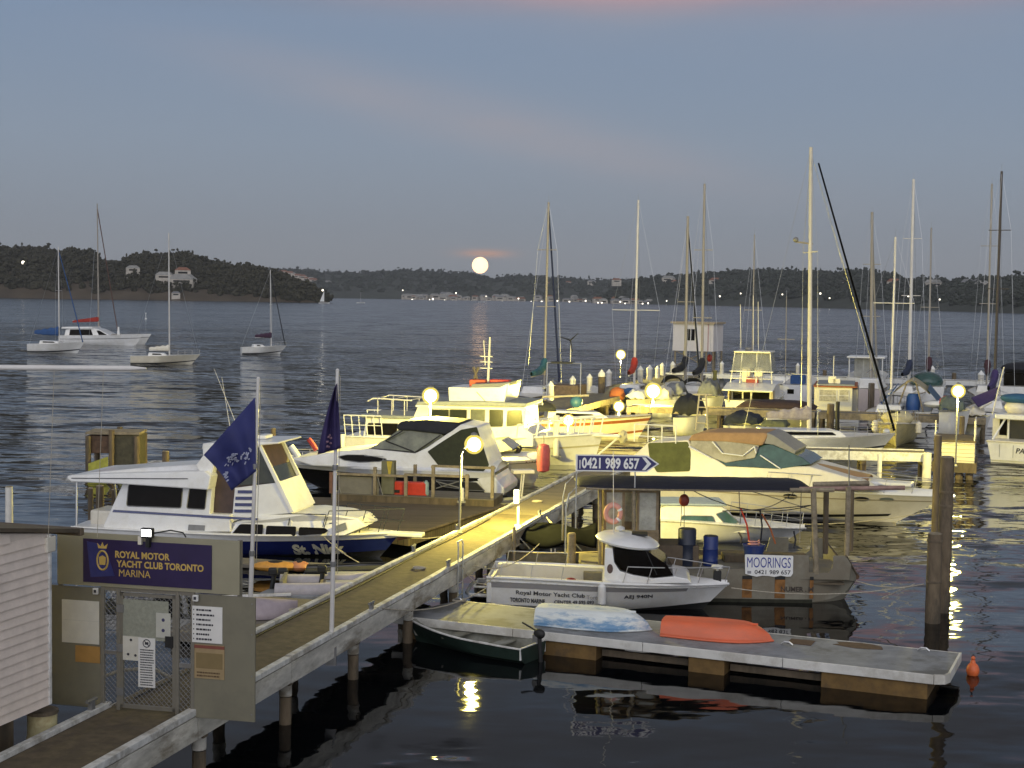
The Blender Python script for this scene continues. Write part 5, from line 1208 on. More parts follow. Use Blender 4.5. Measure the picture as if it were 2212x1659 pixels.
# ------------------------------------------------------------------ small white cabin boat behind the barge
def cabin_boat():
    fr = Frame((1430, 1175), (1700, 1178), 0, 1.0)
    t = fr.thing('cabin_boat', 'small white cabin boat with sloping windscreen between barge and large cruiser', 'motorboat')
    A = fr.sz(1380, 1175)[0]; B = fr.sz(1700, 1178, 0)[0]
    zb = fr.sz(1660, 1152)[1]
    h = Hull(A, B, 1.05, .75, zb+.02, .3, .6, .92, .5, .15, 2.0); h.closed(MB()).build('hull', GEL, t, smooth=True); h.deck(MB(), 0, .02, camber=.12).build('deck', GEL, t, smooth=True); h.rail().build('gunwale', PAINT, t)
    Z = lambda zx, zy, yl=-.8: fr.sz(*c3(zx, zy), yl)
    ol = [Z(655, 680), Z(655, 560), Z(700, 545), Z(975, 548), Z(1010, 575), Z(1085, 655), Z(1110, 690)]
    o, w = house(t, 'cabin', GEL, ol, .88, .74, bevel=.04)
    pane(t, 'side_window', GLASSG, [Z(762, 655), Z(770, 600), Z(930, 602), Z(955, 662)], w, .01)
    fx = [Z(948, 592), Z(998, 576), Z(1064, 632), Z(1012, 664)]
    pane(t, 'quarter_window', GLASSG, fx, w, .01, r=.02)
    b = MB(); p, q = Z(1004, 574), Z(1076, 645)
    b.add([(p[0]+.02, -w(p[1])+.08, p[1]), (p[0]+.02, w(p[1])-.08, p[1]), (q[0]+.02, w(q[1])-.06, q[1]), (q[0]+.02, -w(q[1])+.06, q[1])], [(0, 1, 2, 3)]); b.build('windscreen', GLASSG, t)
    MB().box(Z(650, 540)[0], Z(1005, 540)[0], -.85, .85, Z(800, 545)[1]-.02, Z(800, 545)[1]+.05).build('roof', mat('roof_blue', (.35, .42, .50), .6, var=.15), t, bevel=.04)
    h.bowrail(.62, .98, .5, 4, .08, .013, .05).build('bow_rail', STEEL, t)
cabin_boat()

# ================================================================== big express cruiser
def express():
    half = 1.65
    fr = Frame((1560, 1118), (1850, 1138), 0, half)
    t = fr.thing('express_cruiser', 'large cream express cruiser with tan canvas bimini behind the barge', 'motor cruiser')
    Z = lambda zx, zy, yl=-1.2: fr.sz(*c3(zx, zy), yl)
    A = Z(600, 600, -half)[0]; xk = fr.sz(1935, 1118, 0)[0]; tip, ztp = fr.sz(2046, 1073, 0); zs = fr.sz(1450, 1040, -half)[1]*1.0
    zs = Z(700, 400, -half)[1]
    h = Hull(A-.6, xk, half, 1.25, ztp, .45, tip-xk, .93, .42, .20, 1.6, 0, 2.2)
    h.closed(MB()).build('hull', CREAM, t, smooth=True)
    h.band(MB(), .28, .36, .006, 0, .93).build('boot_stripe', BLACK, t)
    h.band(MB(), .80, .83, .02).build('rub_rail', mat('rub_tan', (.35, .30, .22), .6), t)
    h.rail(1, .0, .03).build('gunwale', GEL, t, smooth=True)
    h.deck(MB(), 0.0, .02, .02, .99, camber=.22).build('foredeck', GEL, t, smooth=True)
    hs = [Z(500, 420, -1.3), Z(505, 300, -1.3), Z(590, 222, -1.3), Z(800, 208, -1.3), Z(810, 235, -1.3), Z(930, 300, -1.3), Z(1000, 340, -1.3), Z(1430, 345, -1.3), Z(1700, 420, -1.3), Z(1800, 470, -1.3), Z(1000, 480, -1.3)]
    o, w = house(t, 'deckhouse', CREAM, hs, 1.42, 1.15, bevel=.05)
    ck = [Z(588, 225, -1.35), Z(795, 218, -1.35), Z(812, 275, -1.35), Z(812, 370, -1.35), Z(640, 375, -1.35), Z(600, 300, -1.35)]
    pane(t, 'canvas_side', CANG, ck, w, .03, r=.08)
    wy = lambda z: w(z)-.04
    # clear bimini sides and windscreen
    bs = [Z(812, 238), Z(935, 300), Z(1005, 338), Z(1278, 352), Z(1435, 330), Z(1410, 300), Z(1225, 228), Z(1190, 205), Z(812, 205)]
    house(t, 'clear_curtain', mat('curtain_smoke', (.26, .24, .20), .35, var=.3, scale=3, stain=(.42, .40, .33), stain_amt=.6), [bs[0], bs[1], Z(1000, 325), Z(1150, 300), Z(1180, 205), bs[8]], 1.30, 1.1, bevel=.02)
    house(t, 'windscreen', GLASSG, [Z(940, 300), Z(1005, 342), Z(1278, 356), Z(1440, 333), Z(1395, 300), Z(1230, 232), Z(1180, 236), Z(1120, 290)], 1.32, 1.02, bevel=.02)
    o2, wq = house(t, 'grey_curtain', mat('curtain_grey', (.22, .22, .23), .6, var=.15), [Z(1205, 172), Z(1240, 185), Z(1360, 265), Z(1350, 282), Z(1240, 235), Z(1190, 228)], 1.08, 1.0, bevel=.02)
    house(t, 'bimini_top', CANT, [Z(798, 212), Z(822, 178), Z(900, 168), Z(1190, 172), Z(1215, 178), Z(1188, 238), Z(1000, 218)], 1.22, 1.0, bevel=.08)
    b = MB()
    for pts in ([(932, 215), (985, 275), (1090, 288), (1150, 240)], [(1150, 240), (1158, 275)], [(1180, 285), (1285, 355)], [(810, 240), (925, 300)]):
        b.tube([(Z(*p)[0], -w(Z(*p)[1])-.02 if False else -1.33, Z(*p)[1]) for p in pts], .025, 6); b.tube([(Z(*p)[0], 1.33, Z(*p)[1]) for p in pts], .025, 6)
    b.build('frame_tube', WHITE, t)
    # foredeck cover and pad
    def fc(a, b_):
        p = Z(1455+290*a, 342+58*a, -.2); x = p[0]; zt_ = (1-max(0, 0))*1
        tt = min(1, max(0, (x-h.xs)/h.L)); q = h.pt(tt, 1, 1); k = 2*b_-1; wd = .95-.25*a
        return (x, wd*k, Z(1455+290*a, 338+62*a, -.2)[1]+.05-.16*abs(k)**2)
    MB().grid(fc, 10, 8).build('foredeck_cover', CANT, t, smooth=True, solid=.03)
    x0, z0 = Z(1745, 410, 0); x1, z1 = Z(1970, 412, 0); MB().box(x0, x1, -.5, .3, z0-.14, z0-.02).build('sun_pad', WHITE, t, bevel=.04)
    hy = lambda x, z: -h.y_at(x, z)
    for (zx, zy, rx, rz, m) in ((1325, 503, .24, .09, BLACK), (1690, 521, .24, .075, BLACK), (1820, 525, .22, .055, mat('vent_grey', (.18, .22, .22), .5))):
        cx_, cz_ = Z(zx, zy, -half*(.98 if zx < 1500 else .82 if zx < 1750 else .72)); b = MB(); b.add([(cx_+rx*math.cos(k*.449), hy(cx_+rx*math.cos(k*.449), cz_+rz*math.sin(k*.449))-.012, cz_+rz*math.sin(k*.449)) for k in range(14)], [tuple(range(14))]); b.build('porthole', m, t)
        b = MB().tube([(cx_+(rx+.01)*math.cos(k*.449), hy(cx_+rx*math.cos(k*.449), cz_+rz*math.sin(k*.449))-.012, cz_+(rz+.01)*math.sin(k*.449)) for k in range(15)], .012, 4); b.build('porthole_rim', STEEL, t)
    h.bowrail(.50, .985, .55, 7, .10, .015, .10, mid=False).build('bow_rail', STEEL, t)
    q = h.pt(1, 1, 1); MB().box(q[0]-.3, q[0]+.28, -.22, .22, q[2]-.02, q[2]+.06).build('bow_pulpit', GEL, t, bevel=.03)
    MB().box(A-1.3, A-.5, -1.4, 1.4, .25, .38).build('swim_platform', CREAM, t, bevel=.03)
    # aft rail
    b = MB(); ys = (-1.3, 1.3)
    for yy in ys:
        p = [Z(525, 125, yy), Z(740, 128, yy)]
        for k in range(4): x = p[0][0]+(p[1][0]-p[0][0])*k/3; b.tube([(x, yy, Z(525, 215, yy)[1]), (x, yy, p[0][1])], .022, 6)
        b.tube([(p[0][0], yy, p[0][1]), (p[1][0], yy, p[0][1])], .024, 6); zq = Z(525, 185, yy)[1]; b.tube([(p[0][0], yy, zq), (p[1][0], yy, zq)], .02, 6); b.build('aft_rail', WHITE, t); b = MB()
    return fr, h
express()
# ================================================================== dock lamps
LAMPC = (1.0, .82, .16)
def lamp_light(loc, energy, parent, r=.12):
    l = bpy.data.lights.new('lamp', 'POINT'); l.energy = energy; l.color = LAMPC; l.shadow_soft_size = r
    o = bpy.data.objects.new('lamp', l); COL.objects.link(o); o.location = loc; o.parent = parent
HALO = bpy.data.materials.new('halo_yellow'); HALO.use_nodes = True; _t = HALO.node_tree; _t.nodes.remove(_t.nodes['Principled BSDF'])  # see-through yellow emission for the halo added round each bulb
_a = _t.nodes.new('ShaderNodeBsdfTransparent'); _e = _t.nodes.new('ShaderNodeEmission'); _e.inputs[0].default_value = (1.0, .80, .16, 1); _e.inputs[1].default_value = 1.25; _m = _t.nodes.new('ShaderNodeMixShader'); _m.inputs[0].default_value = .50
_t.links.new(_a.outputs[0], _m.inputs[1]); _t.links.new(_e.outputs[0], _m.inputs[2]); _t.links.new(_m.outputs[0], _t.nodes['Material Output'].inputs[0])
def dock_lamp(gpx, Y, base, zb_, energy, label, r=.19, arm=True, glow=LAMP, spot=0):
    g_ = Q(gpx[0], gpx[1], Y); B = P(base[0], base[1], zb_) if base else Vector((g_.x, g_.y+.05, zb_))
    if base: 
        g_ = Q(gpx[0], gpx[1], B.y)
    t = thing('dock_lamp', B, 0, label, 'dock lamp', 'lit lamps along the jetties'); D = g_-B
    top = Vector((D.x*.08, 0, D.z-.30)) if arm else Vector((0, 0, D.z-.1))
    pts = [Vector((0, 0, 0)), top]
    if arm: pts += [Vector((D.x*.3, 0, D.z-.12)), Vector((D.x*.65, 0, D.z+.10)), Vector((D.x, D.y, D.z+r*.9))]
    MB().tube(pts, .035, 8).build('pole', GREYM, t, smooth=True)
    MB().lathe([(.09, 0), (.09, .03), (.04, .1)], (0, 0, 0), 10).build('base_plate', GREYM, t)
    MB().ball(tuple(D), r*1.0, n=18, m=12).build('bulb', glow, t, smooth=True)
    MB().ball(tuple(D), r*1.42, n=24, m=16).build('halo_shell', HALO, t, smooth=True)  # added glowing shell, imitates the yellow halo of the bulb
    MB().lathe([(r*.5, 0), (r*.45, .05), (.02, .08)], (D.x, D.y, D.z+r*1.38), 12).build('hood', GREYM, t, smooth=True)
    lamp_light(tuple(D+Vector((0, -.0, -r*1.42-.15))), energy, t)
    if spot:
        l = bpy.data.lights.new('lamp', 'SPOT'); l.energy = spot; l.color = LAMPC; l.spot_size = rad(110); l.spot_blend = .8; l.shadow_soft_size = .12; o = bpy.data.objects.new('lamp', l); COL.objects.link(o); o.parent = t; o.location = D+Vector((0, 0, -r*1.42-.1)); o.rotation_euler = Vector((.75, .8, -.38)).to_track_quat('-Z', 'Y').to_euler()  # spot added at the same globe, aimed to brighten the large cruiser
    return t
EL = 9.0
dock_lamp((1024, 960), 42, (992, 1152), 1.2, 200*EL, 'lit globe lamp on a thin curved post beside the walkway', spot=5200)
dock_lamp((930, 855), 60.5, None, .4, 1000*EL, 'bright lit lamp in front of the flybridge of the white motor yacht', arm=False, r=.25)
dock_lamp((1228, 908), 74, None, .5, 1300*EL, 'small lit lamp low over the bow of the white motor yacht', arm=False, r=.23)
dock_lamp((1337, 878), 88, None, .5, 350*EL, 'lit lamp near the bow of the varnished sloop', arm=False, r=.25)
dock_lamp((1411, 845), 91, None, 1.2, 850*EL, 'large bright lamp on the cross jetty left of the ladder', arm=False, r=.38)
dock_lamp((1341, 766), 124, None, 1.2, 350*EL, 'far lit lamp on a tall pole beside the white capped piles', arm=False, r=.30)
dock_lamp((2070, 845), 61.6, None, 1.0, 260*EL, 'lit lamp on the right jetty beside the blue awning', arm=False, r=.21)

# ================================================================== the blue and white boat with the tall wheelhouse
def st_nick():
    half = 1.5
    fr = Frame((545, 1210), (790, 1223), 0, half)
    t = fr.thing('fishing_boat', 'white and navy cabin fishing boat with tall raked wheelhouse berthed left of the walkway', 'fishing boat')
    c = lambda zx, zy: (115.2+.3472*zx, 748.8+.3472*zy)     # region 2 pixels
    Z = lambda zx, zy, yl=-1.15: fr.sz(*c(zx, zy), yl)
    A = fr.sz(150, 1200, -half)[0]; tip, zt = fr.sz(866, 1154, 0); xk = fr.sz(820, 1224, 0)[0]
    zs = fr.sz(518, 1158, -half)[1]
    h = Hull(A, xk, half, zs*1.0, zt+.05, .4, tip-xk, .92, .42, .17, 3.0, 0, 2.2)
    h.closed(MB()).build('hull', NAVY, t, smooth=True)
    h.band(MB(), .80, 1.0, .010).build('topside_band', GEL, t)
    h.band(MB(), .0, .30, .006).build('waterline_band', BLACKH, t)
    h.rail(1.0, .015, .035).build('gunwale', GEL, t, smooth=True)
    h.deck(MB(), 0, .02, camber=.05).build('deck', GEL, t, smooth=True)
    side = [Z(320, 1110), Z(430, 848), Z(980, 880), Z(1000, 700), Z(1110, 885), Z(1400, 850), Z(1530, 1030), Z(1290, 1060), Z(1290, 1120), Z(320, 1140)]
    # lower cabin
    cab = [Z(315, 1150), Z(320, 1108), Z(430, 845), Z(985, 870), Z(975, 1040), Z(1100, 1045), Z(1110, 885), Z(1372, 852), Z(1470, 1032), Z(1470, 1150)]
    cab = [Z(315, 1150), Z(320, 1108), Z(430, 845), Z(985, 870), Z(975, 1040), Z(1100, 1045), Z(1110, 1150)]
    o, w = house(t, 'cabin', GEL, cab, 1.25, 1.10, bevel=.03)
    house(t, 'wheelhouse_wing', GEL, [Z(1098, 1150), Z(1098, 1045), Z(1110, 885), Z(1372, 852), Z(1470, 1032), Z(1470, 1150)], .98, .92, bevel=.02)
    cab2 = [Z(965, 1045), Z(1000, 705), Z(1262, 622), Z(1362, 852), Z(1110, 890), Z(1100, 1045)]
    house(t, 'canvas_screen', mat('screen_brown', (.075, .045, .035), .5, var=.35, scale=3), cab2, .90, .84, bevel=.01)
    MB().prism([Z(1140, 870), Z(1262, 625), Z(1362, 850)], -.93, .93).build('side_glass', mat('smoke_glass', (.04, .045, .035), .12, var=.4, scale=3), t)
    # upright aft pillar, tower top, raked front pillar
    house(t, 'aft_pillar', GEL, [Z(985, 880), Z(880, 742), Z(925, 680), Z(920, 610), Z(985, 612), Z(1005, 700), Z(985, 800)], 1.16, 1.08, bevel=.03)
    house(t, 'tower_roof', GEL, [Z(912, 640), Z(915, 606), Z(1100, 594), Z(1392, 596), Z(1392, 608), Z(1200, 624), Z(960, 640)], 1.02, .98, bevel=.03)
    for y0, y1 in ((-.96, -.86), (.86, .96)): MB().prism([Z(1258, 620), Z(1276, 618), Z(1388, 845), Z(1368, 852)], y0, y1).build('front_pillar', GEL, t)
    house(t, 'front_panel', GEL, [Z(1366, 850), Z(1390, 845), Z(1482, 1033), Z(1460, 1040)], .97, .95, bevel=.01)
    house(t, 'canopy_roof', GEL, [Z(108, 812), Z(112, 798), Z(150, 793), Z(380, 785), Z(960, 770), Z(1000, 800), Z(985, 885), Z(430, 848), Z(135, 835)], 1.42, 1.36, bevel=.05)
    house(t, 'roof_crown', GEL, [Z(160, 800), Z(200, 788), Z(500, 762), Z(960, 735), Z(960, 800)], 1.1, .7, bevel=.05)
    b = MB(); 
    for sd in (-1, 1): b.tube([(Z(140, 812)[0], sd*1.42, Z(140, 812)[1]), (Z(860, 812)[0], sd*1.42, Z(860, 815)[1])], .012, 4)
    b.build('canopy_trim', INK, t)
    pane(t, 'saloon_window', GLASS, [Z(458, 990), Z(466, 858), Z(803, 872), Z(797, 1003)], w, .015, r=.07)
    pane(t, 'sliding_window', GLASS, [Z(832, 1005), Z(845, 882), Z(955, 882), Z(945, 1012)], w, .015, r=.06)
    pane(t, 'cabin_stripe', NAVY, [Z(372, 1028), Z(378, 1013), Z(925, 1046), Z(925, 1060)], w, .012, r=0)
    pane(t, 'cabin_stripe', NAVY, [Z(925, 1062), Z(925, 1046), Z(1276, 1066), Z(1276, 1080)], w, .012, r=0)
    for k, (a, b_) in enumerate(((1132, 1222), (1118, 1232), (1116, 1232), (1112, 1232))):
        y0 = 898+k*40; pane(t, 'vent_stripe', NAVY, [Z(a, y0+19), Z(a, y0), Z(b_, y0+1), Z(b_, y0+20)], lambda z: .98-(z-1.0)*.03, .012, r=0)
    pane(t, 'grille', GREYM, [Z(845, 1140), Z(848, 1105), Z(950, 1110), Z(948, 1142)], w, .014, r=0)
    MB().tube([(Z(600, 1165)[0], -half-.02, .9), (Z(601, 1165)[0], -half-.02, .9)], .03, 5)
    # forward trunk cabin
    tr = [Z(1100, 1185, -1.0), Z(1140, 1090, -1.0), Z(1290, 1048, -1.0), Z(1560, 1040, -1.0), Z(1750, 1055, -1.0), Z(1870, 1078, -1.0), Z(1925, 1130, -1.0), Z(1800, 1180, -1.0)]
    def wt(z): return 1.12-(z-1.0)*.25
    ws = []
    b = MB(); n = len(tr)
    x0, x1 = tr[0][0], tr[6][0]
    ta = lambda x: 1-.42*max(0, (x-(x0+(x1-x0)*.45))/((x1-x0)*.55))**1.5
    b.add([(x, -wt(z)*ta(x), z) for x, z in tr]+[(x, wt(z)*ta(x), z) for x, z in tr], [tuple(range(n)), tuple(reversed(range(n, 2*n)))]+[(i, i+n, (i+1) % n+n, (i+1) % n) for i in range(n)])
    b.build('trunk_cabin', GEL, t, bevel=.04)
    for poly in ([Z(1120, 1168, -1.0), Z(1172, 1100, -1.0), Z(1314, 1103, -1.0), Z(1314, 1170, -1.0)], [Z(1336, 1172, -1.0), Z(1336, 1110, -1.0), Z(1518, 1116, -1.0), Z(1518, 1172, -1.0)], [Z(1540, 1168, -.95), Z(1540, 1118, -.95), Z(1690, 1128, -.95), Z(1712, 1145, -.95), Z(1690, 1162, -.95)]):
        for sd in (-1, 1):
            q = round_poly(poly, .05); b = MB(); m_ = len(q)
            b.add([(x, sd*(wt(z)*ta(x)+.012), z) for x, z in q]+[(x, sd*(wt(z)*ta(x)-.02), z) for x, z in q], [tuple(range(m_)), tuple(reversed(range(m_, 2*m_)))]+[(i, i+m_, (i+1) % m_+m_, (i+1) % m_) for i in range(m_)])
            b.build('trunk_window', GLASS, t)
    for poly in ([Z(1755, 1152, -.7), Z(1757, 1112, -.7), Z(1825, 1090, -.7), Z(1838, 1132, -.7)],):
        for sd in (-1, 1):
            b = MB(); q = [Vector((x, sd*(wt(z)*ta(x)+.015), z)) for x, z in poly]; b.add(q, [(0, 1, 2, 3)]); b.build('front_window', mat('pale_glass', (.14, .15, .17), .1), t, solid=.01)
    fx0, fz0 = Z(1885, 1090, -.2); fx1, fz1 = Z(1912, 1122, -.2); MB().add([(fx0, -.42, fz0), (fx0, .42, fz0), (fx1+.03, .42, fz1), (fx1+.03, -.42, fz1)], [(0, 1, 2, 3)]).build('front_window', MT['pale_glass'], t, solid=.01)
    # rails
    b = MB()
    for sd in (-1, 1):
        pts = [(1060, 1170), (1075, 1110), (1150, 1080), (1290, 1052), (1480, 1038), (1700, 1045)]
        q = [Vector((Z(*p, -.95*1)[0], sd*(.98), Z(*p, -.95)[1])) for p in pts]; b.tube(q, .016, 5)
        for p, f_ in (((1480, 1038), (1465, 1110)), ((1700, 1045), (1680, 1120))): b.tube([(Z(*p, -.95)[0], sd*.98, Z(*p, -.95)[1]), (Z(*f_, -.95)[0], sd*1.0, Z(*f_, -.95)[1])], .014, 5)
    b.build('hand_rail', DKLINE, t)
    h.bowrail(.80, .99, .72, 4, .05, .016, .22, mid=True).build('bow_rail', DKLINE, t)
    x0, z0 = fr.sz(820, 1148, 0); x1, z1 = fr.sz(915, 1149, 0)
    MB().box(x0-.3, x1, -.20, .20, z0-.10, z0+.02).build('bowsprit', GEL, t, bevel=.03)
    MB().tube([(tip-.1, 0, zt-.15), (x1-.3, 0, z0-.08)], .05, 6).build('sprit_stay', mat('varnish', (.22, .09, .04), .5), t)
    MB().box(A-.0, A+.06, -half*.9, half*.9, .2, zs).build('transom', GEL, t)
    MB().box(A+.3, A+1.3, -.8, .3, zs, zs+.45).build('bait_board', CREAM, t, bevel=.06)
    for sd in (-1, 1):
        MB().tube([(Z(150, 830)[0], sd*1.2, Z(150, 835)[1]), (A+.15, sd*1.35, zs)], .03, 6).build('canopy_post', STEEL, t)
    for a, b_, yy in ((Z(1185, 600, -.5), Z(1000, 138, -.5), -.5), (Z(1115, 600, .4), Z(1048, 190, .4), .4)): MB().tube([(a[0], yy, a[1]), (b_[0], yy, b_[1])], .014, 5, .006).build('aerial', WMAST, t)
    MB().box(Z(1290, 560, 0)[0], Z(1345, 560, 0)[0], -.3, .3, Z(1290, 572, 0)[1], Z(1290, 545, 0)[1]).build('radar', GEL, t, bevel=.04)
    # name
    zc = lambda zx, zy: (518.4+.20834*zx, 1008+.20834*zy)
    mcr = mat('name_cream', (.62, .60, .48), .6)
    hull_text('name_lettering', 'St. Nick', mcr, t, fr, h, *zc(465, 968), *zc(965, 838), bold=.05, slant=.02)
    return fr, h, A, tip, zt
snf, snh, snA, sntip, snzt = st_nick()
def line3(a, b, sag, label, r=.014, m=None, name='mooring_line'):
    pts = sagline(a, b, sag); o = MB().tube([p-pts[0] for p in pts], r, 5).build(name, m or ROPE); o.location = pts[0]; tag(o, label, 'rope'); return o
line3(Q(700, 1160, 43.2), Q(797, 1224, 42.3), .1, 'rope hanging from the bow of the blue and white boat into the water')
line3(P(1000, 1226, 1.3), Q(1075, 1235, 36.4), .35, 'slack rope from the ladder hoop to the club boat stern')
line3(P(1020, 1222, 1.3), Q(1165, 1175, 40), .3, 'rope sagging under the walkway edge to the folded bimini boat')
line3(P(815, 1312, 1.3), Q(1052, 1270, 36.2), .25, 'slack line from the right kerb cleat to the club boat transom')
line3(P(1180, 1117, 1.3), Q(1292, 1170, 43), .25, 'thick rope from the kerb cleat down to the mooring barge')
line3(P(1181, 1117, 1.3), Q(1235, 1165, 43), .15, 'knotted rope end hanging off the kerb near the barge')
line3(Q(1580, 1270, 36.1), Q(1995, 1262, 36), .20, 'long line from the club boat bow to the short pile')
line3(Q(1850, 1255, 37.3), Q(1996, 1262, 36), .12, 'short line from the barge bow to the short pile')
line3(Q(1905, 1292, 36.5), Q(1975, 1262, 36), .0, 'frayed rope end dangling from the line near the short pile')
line3(Q(1600, 1124, 50), Q(2010, 1105, 46), .25, 'line along the waterline of the express cruiser to the tall pile')
line3(Q(870, 1160, 43.9), P(1080, 1098, 1.3), .35, 'line from the blue and white boat bow to the left kerb')

# ------------------------------------------------------------------ low pontoons and inflatables left of the walkway
def left_floats():
    a = P(500, 1372, .25); fr = thing('low_pontoon', (0, 0, 0), 0, 'low grey floating pontoon between the walkway and the blue and white boat', 'pontoon')
    q = [jpx(556, 1352, .3), jpx(776, 1232, .3)]
    ly0, ly1 = q[0][1]+.0, q[1][1]+.4
    fr.location = wloc(0, 0, 0); fr.rotation_euler = (0, 0, JA)
    MB().box(-3.6, -.45, ly0-1.0, ly1-4.3, .05, .28).build('deck', DECKG, fr, bevel=.02)
    MB().box(-3.6, -.50, ly1-3.9, ly1+.6, .05, .26).build('deck', PGREY, fr, bevel=.02)
    lf = jpx(700, 1216, .14)[1]; MB().box(-6.6, -1.2, lf-.9, lf, .02, .14).build('deck', DECKG, fr, bevel=.02)
    GRB = mat('inflatable_grey', (.30, .29, .31), .6, var=.15, scale=4)
    def rib(px_, py_, L_, w_, rz, label, m, tube=.2, motor=True):
        c_ = P(px_, py_, .3); t = thing('inflatable_dinghy', (c_.x, c_.y, .12), rz, label, 'inflatable dinghy')
        pts = [(0, -w_/2, .2), (L_*.35, -w_/2, .2), (L_*.72, -w_*.42, .24), (L_*.93, -w_*.16, .36), (L_*.93, w_*.16, .36), (L_*.72, w_*.42, .24), (L_*.35, w_/2, .2), (0, w_/2, .2)]
        sm = []
        for i in range(len(pts)-1):
            for k in range(4): sm.append(Vector(pts[i]).lerp(Vector(pts[i+1]), k/4))
        sm.append(Vector(pts[-1])); MB().tube(sm, tube, 12).build('tube', m, t, smooth=True)
        MB().flat([(.0, -w_/2), (L_*.7, -w_*.4), (L_*.9, 0), (L_*.7, w_*.4), (0, w_/2)], .06, .10).build('floor', GREYP, t)
        MB().box(L_*.04, L_*.07, -w_/2, w_/2, .05, .45).build('transom', GREYP, t); MB().box(L_*.4, L_*.5, -w_/2, w_/2, .28, .32).build('thwart', TIMBL, t)
        if motor:
            b = MB().box(-.24, .0, -.09, .09, .48, .68); b.build('motor_cowling', BLACK, t, bevel=.05); MB().tube([(-.08, 0, .6), (-.12, 0, .3), (-.2, 0, -.05)], .06, 8).build('motor_leg', BLACK, t)
    rib(600, 1268, 2.7, 1.2, .05, 'pale inflatable dinghy on the low pontoon beside the club flagpole', mat('inflatable_pale', (.46, .43, .45), .6, var=.15), .20)
    rib(705, 1262, 2.8, 1.2, .1, 'grey inflatable dinghy with black outboard on the low pontoon', mat('inflatable_ash', (.36, .36, .35), .6, var=.15), .20)
    c_ = P(585, 1222, .45)
    for px_, L_, m, lb in ((548, 1.2, mat('kayak_orange', (.62, .30, .05), .5, var=.2), 'orange kayak lying behind the grey inflatables, the longer one'), (628, .5, mat('kayak_salmon', (.58, .24, .10), .5), 'short salmon orange float beside the orange kayak')):
        c_ = P(px_, 1232, .15); t = thing('kayak', c_, .0, lb, 'kayak'); MB().ball((L_*.5, 0, .12), L_*.55, .28, .15, 16, 8).build('shell', m, t, smooth=True); MB().ball((L_*.5, 0, .24), L_*.2, .16, .05, 12, 6).build('cockpit', BLACK, t)
    c_ = P(660, 1238, .3); t = thing('outboard_boat', (c_.x, c_.y, 0), .08, 'black low tender behind the pale inflatable', 'tender'); h = Hull(0, 2.6, .55, .42, .55, .1, .2, .9, .5); h.closed(MB()).build('hull', BLACKH, t, smooth=True); h.deck(MB(), -.06).build('cover', CANB, t); h.rail(1, 0, .03).build('gunwale', BLACK, t)
    c_ = P(610, 1256, .3); t = thing('outboard_motor', (c_.x, c_.y, .0), .3, 'dark outboard motor standing among the inflatables', 'outboard motor'); MB().box(-.17, .15, -.11, .11, .42, .66).build('cowling', BLACK, t, bevel=.07); MB().tube([(0, 0, .6), (.05, 0, 0)], .07, 8).build('leg', BLACK, t)
    c_ = P(577, 1330, .3); t = thing('covered_tender', (c_.x-.3, c_.y, .28), .25, 'pinkish white upturned tender close to the gate screen', 'tender')
    def fn(a, b):
        k = 2*b-1; x = -.9+1.9*a; wd = .52*(1-max(0, (a-.55)/.45)**2.2); return (x, wd*k, .50*(1-abs(k)**2.4)*(1-.35*a)+.02)
    MB().grid(fn, 14, 12).build('hull', mat('tender_pink', (.40, .34, .37), .6, var=.12), t, smooth=True, solid=.01); MB().box(-.9, .85, -.02, .02, .46, .52).build('keel', PAINT, t)
left_floats()

# ------------------------------------------------------------------ timber raft and work platform behind the blue and white boat
rq = [P(1096, 1092, .5), P(880, 1166, .5), P(560, 1150, .5), P(560, 1078, .5)]
ang = math.atan2((rq[0]-rq[3]).y, (rq[0]-rq[3]).x)
t = thing('timber_raft', (0, 0, 0), 0, 'broad brown timber raft behind the bow of the blue and white boat', 'raft')
MB().flat([(rq[1].x, rq[1].y+.5), (rq[0].x, rq[0].y), (rq[0].x-.6, rq[0].y+1.0), (-10.5, 53.3), (-10.5, 47.6), (-6, 46.9)], .22, .5).build('deck', DECKD, t)
MB().tube([(rq[1].x, rq[1].y+.5, .52), (rq[0].x, rq[0].y, .52)], .05, 6).build('edge_beam', TIMB, t)
for k in range(7): MB().lathe([(.09, -.5), (.09, .24)], (rq[1].x+(rq[0].x-rq[1].x)*(k+.5)/7-.12, rq[1].y+.6+(rq[0].y-rq[1].y)*(k+.5)/7, 0), 8).build('float', BLACK, t)
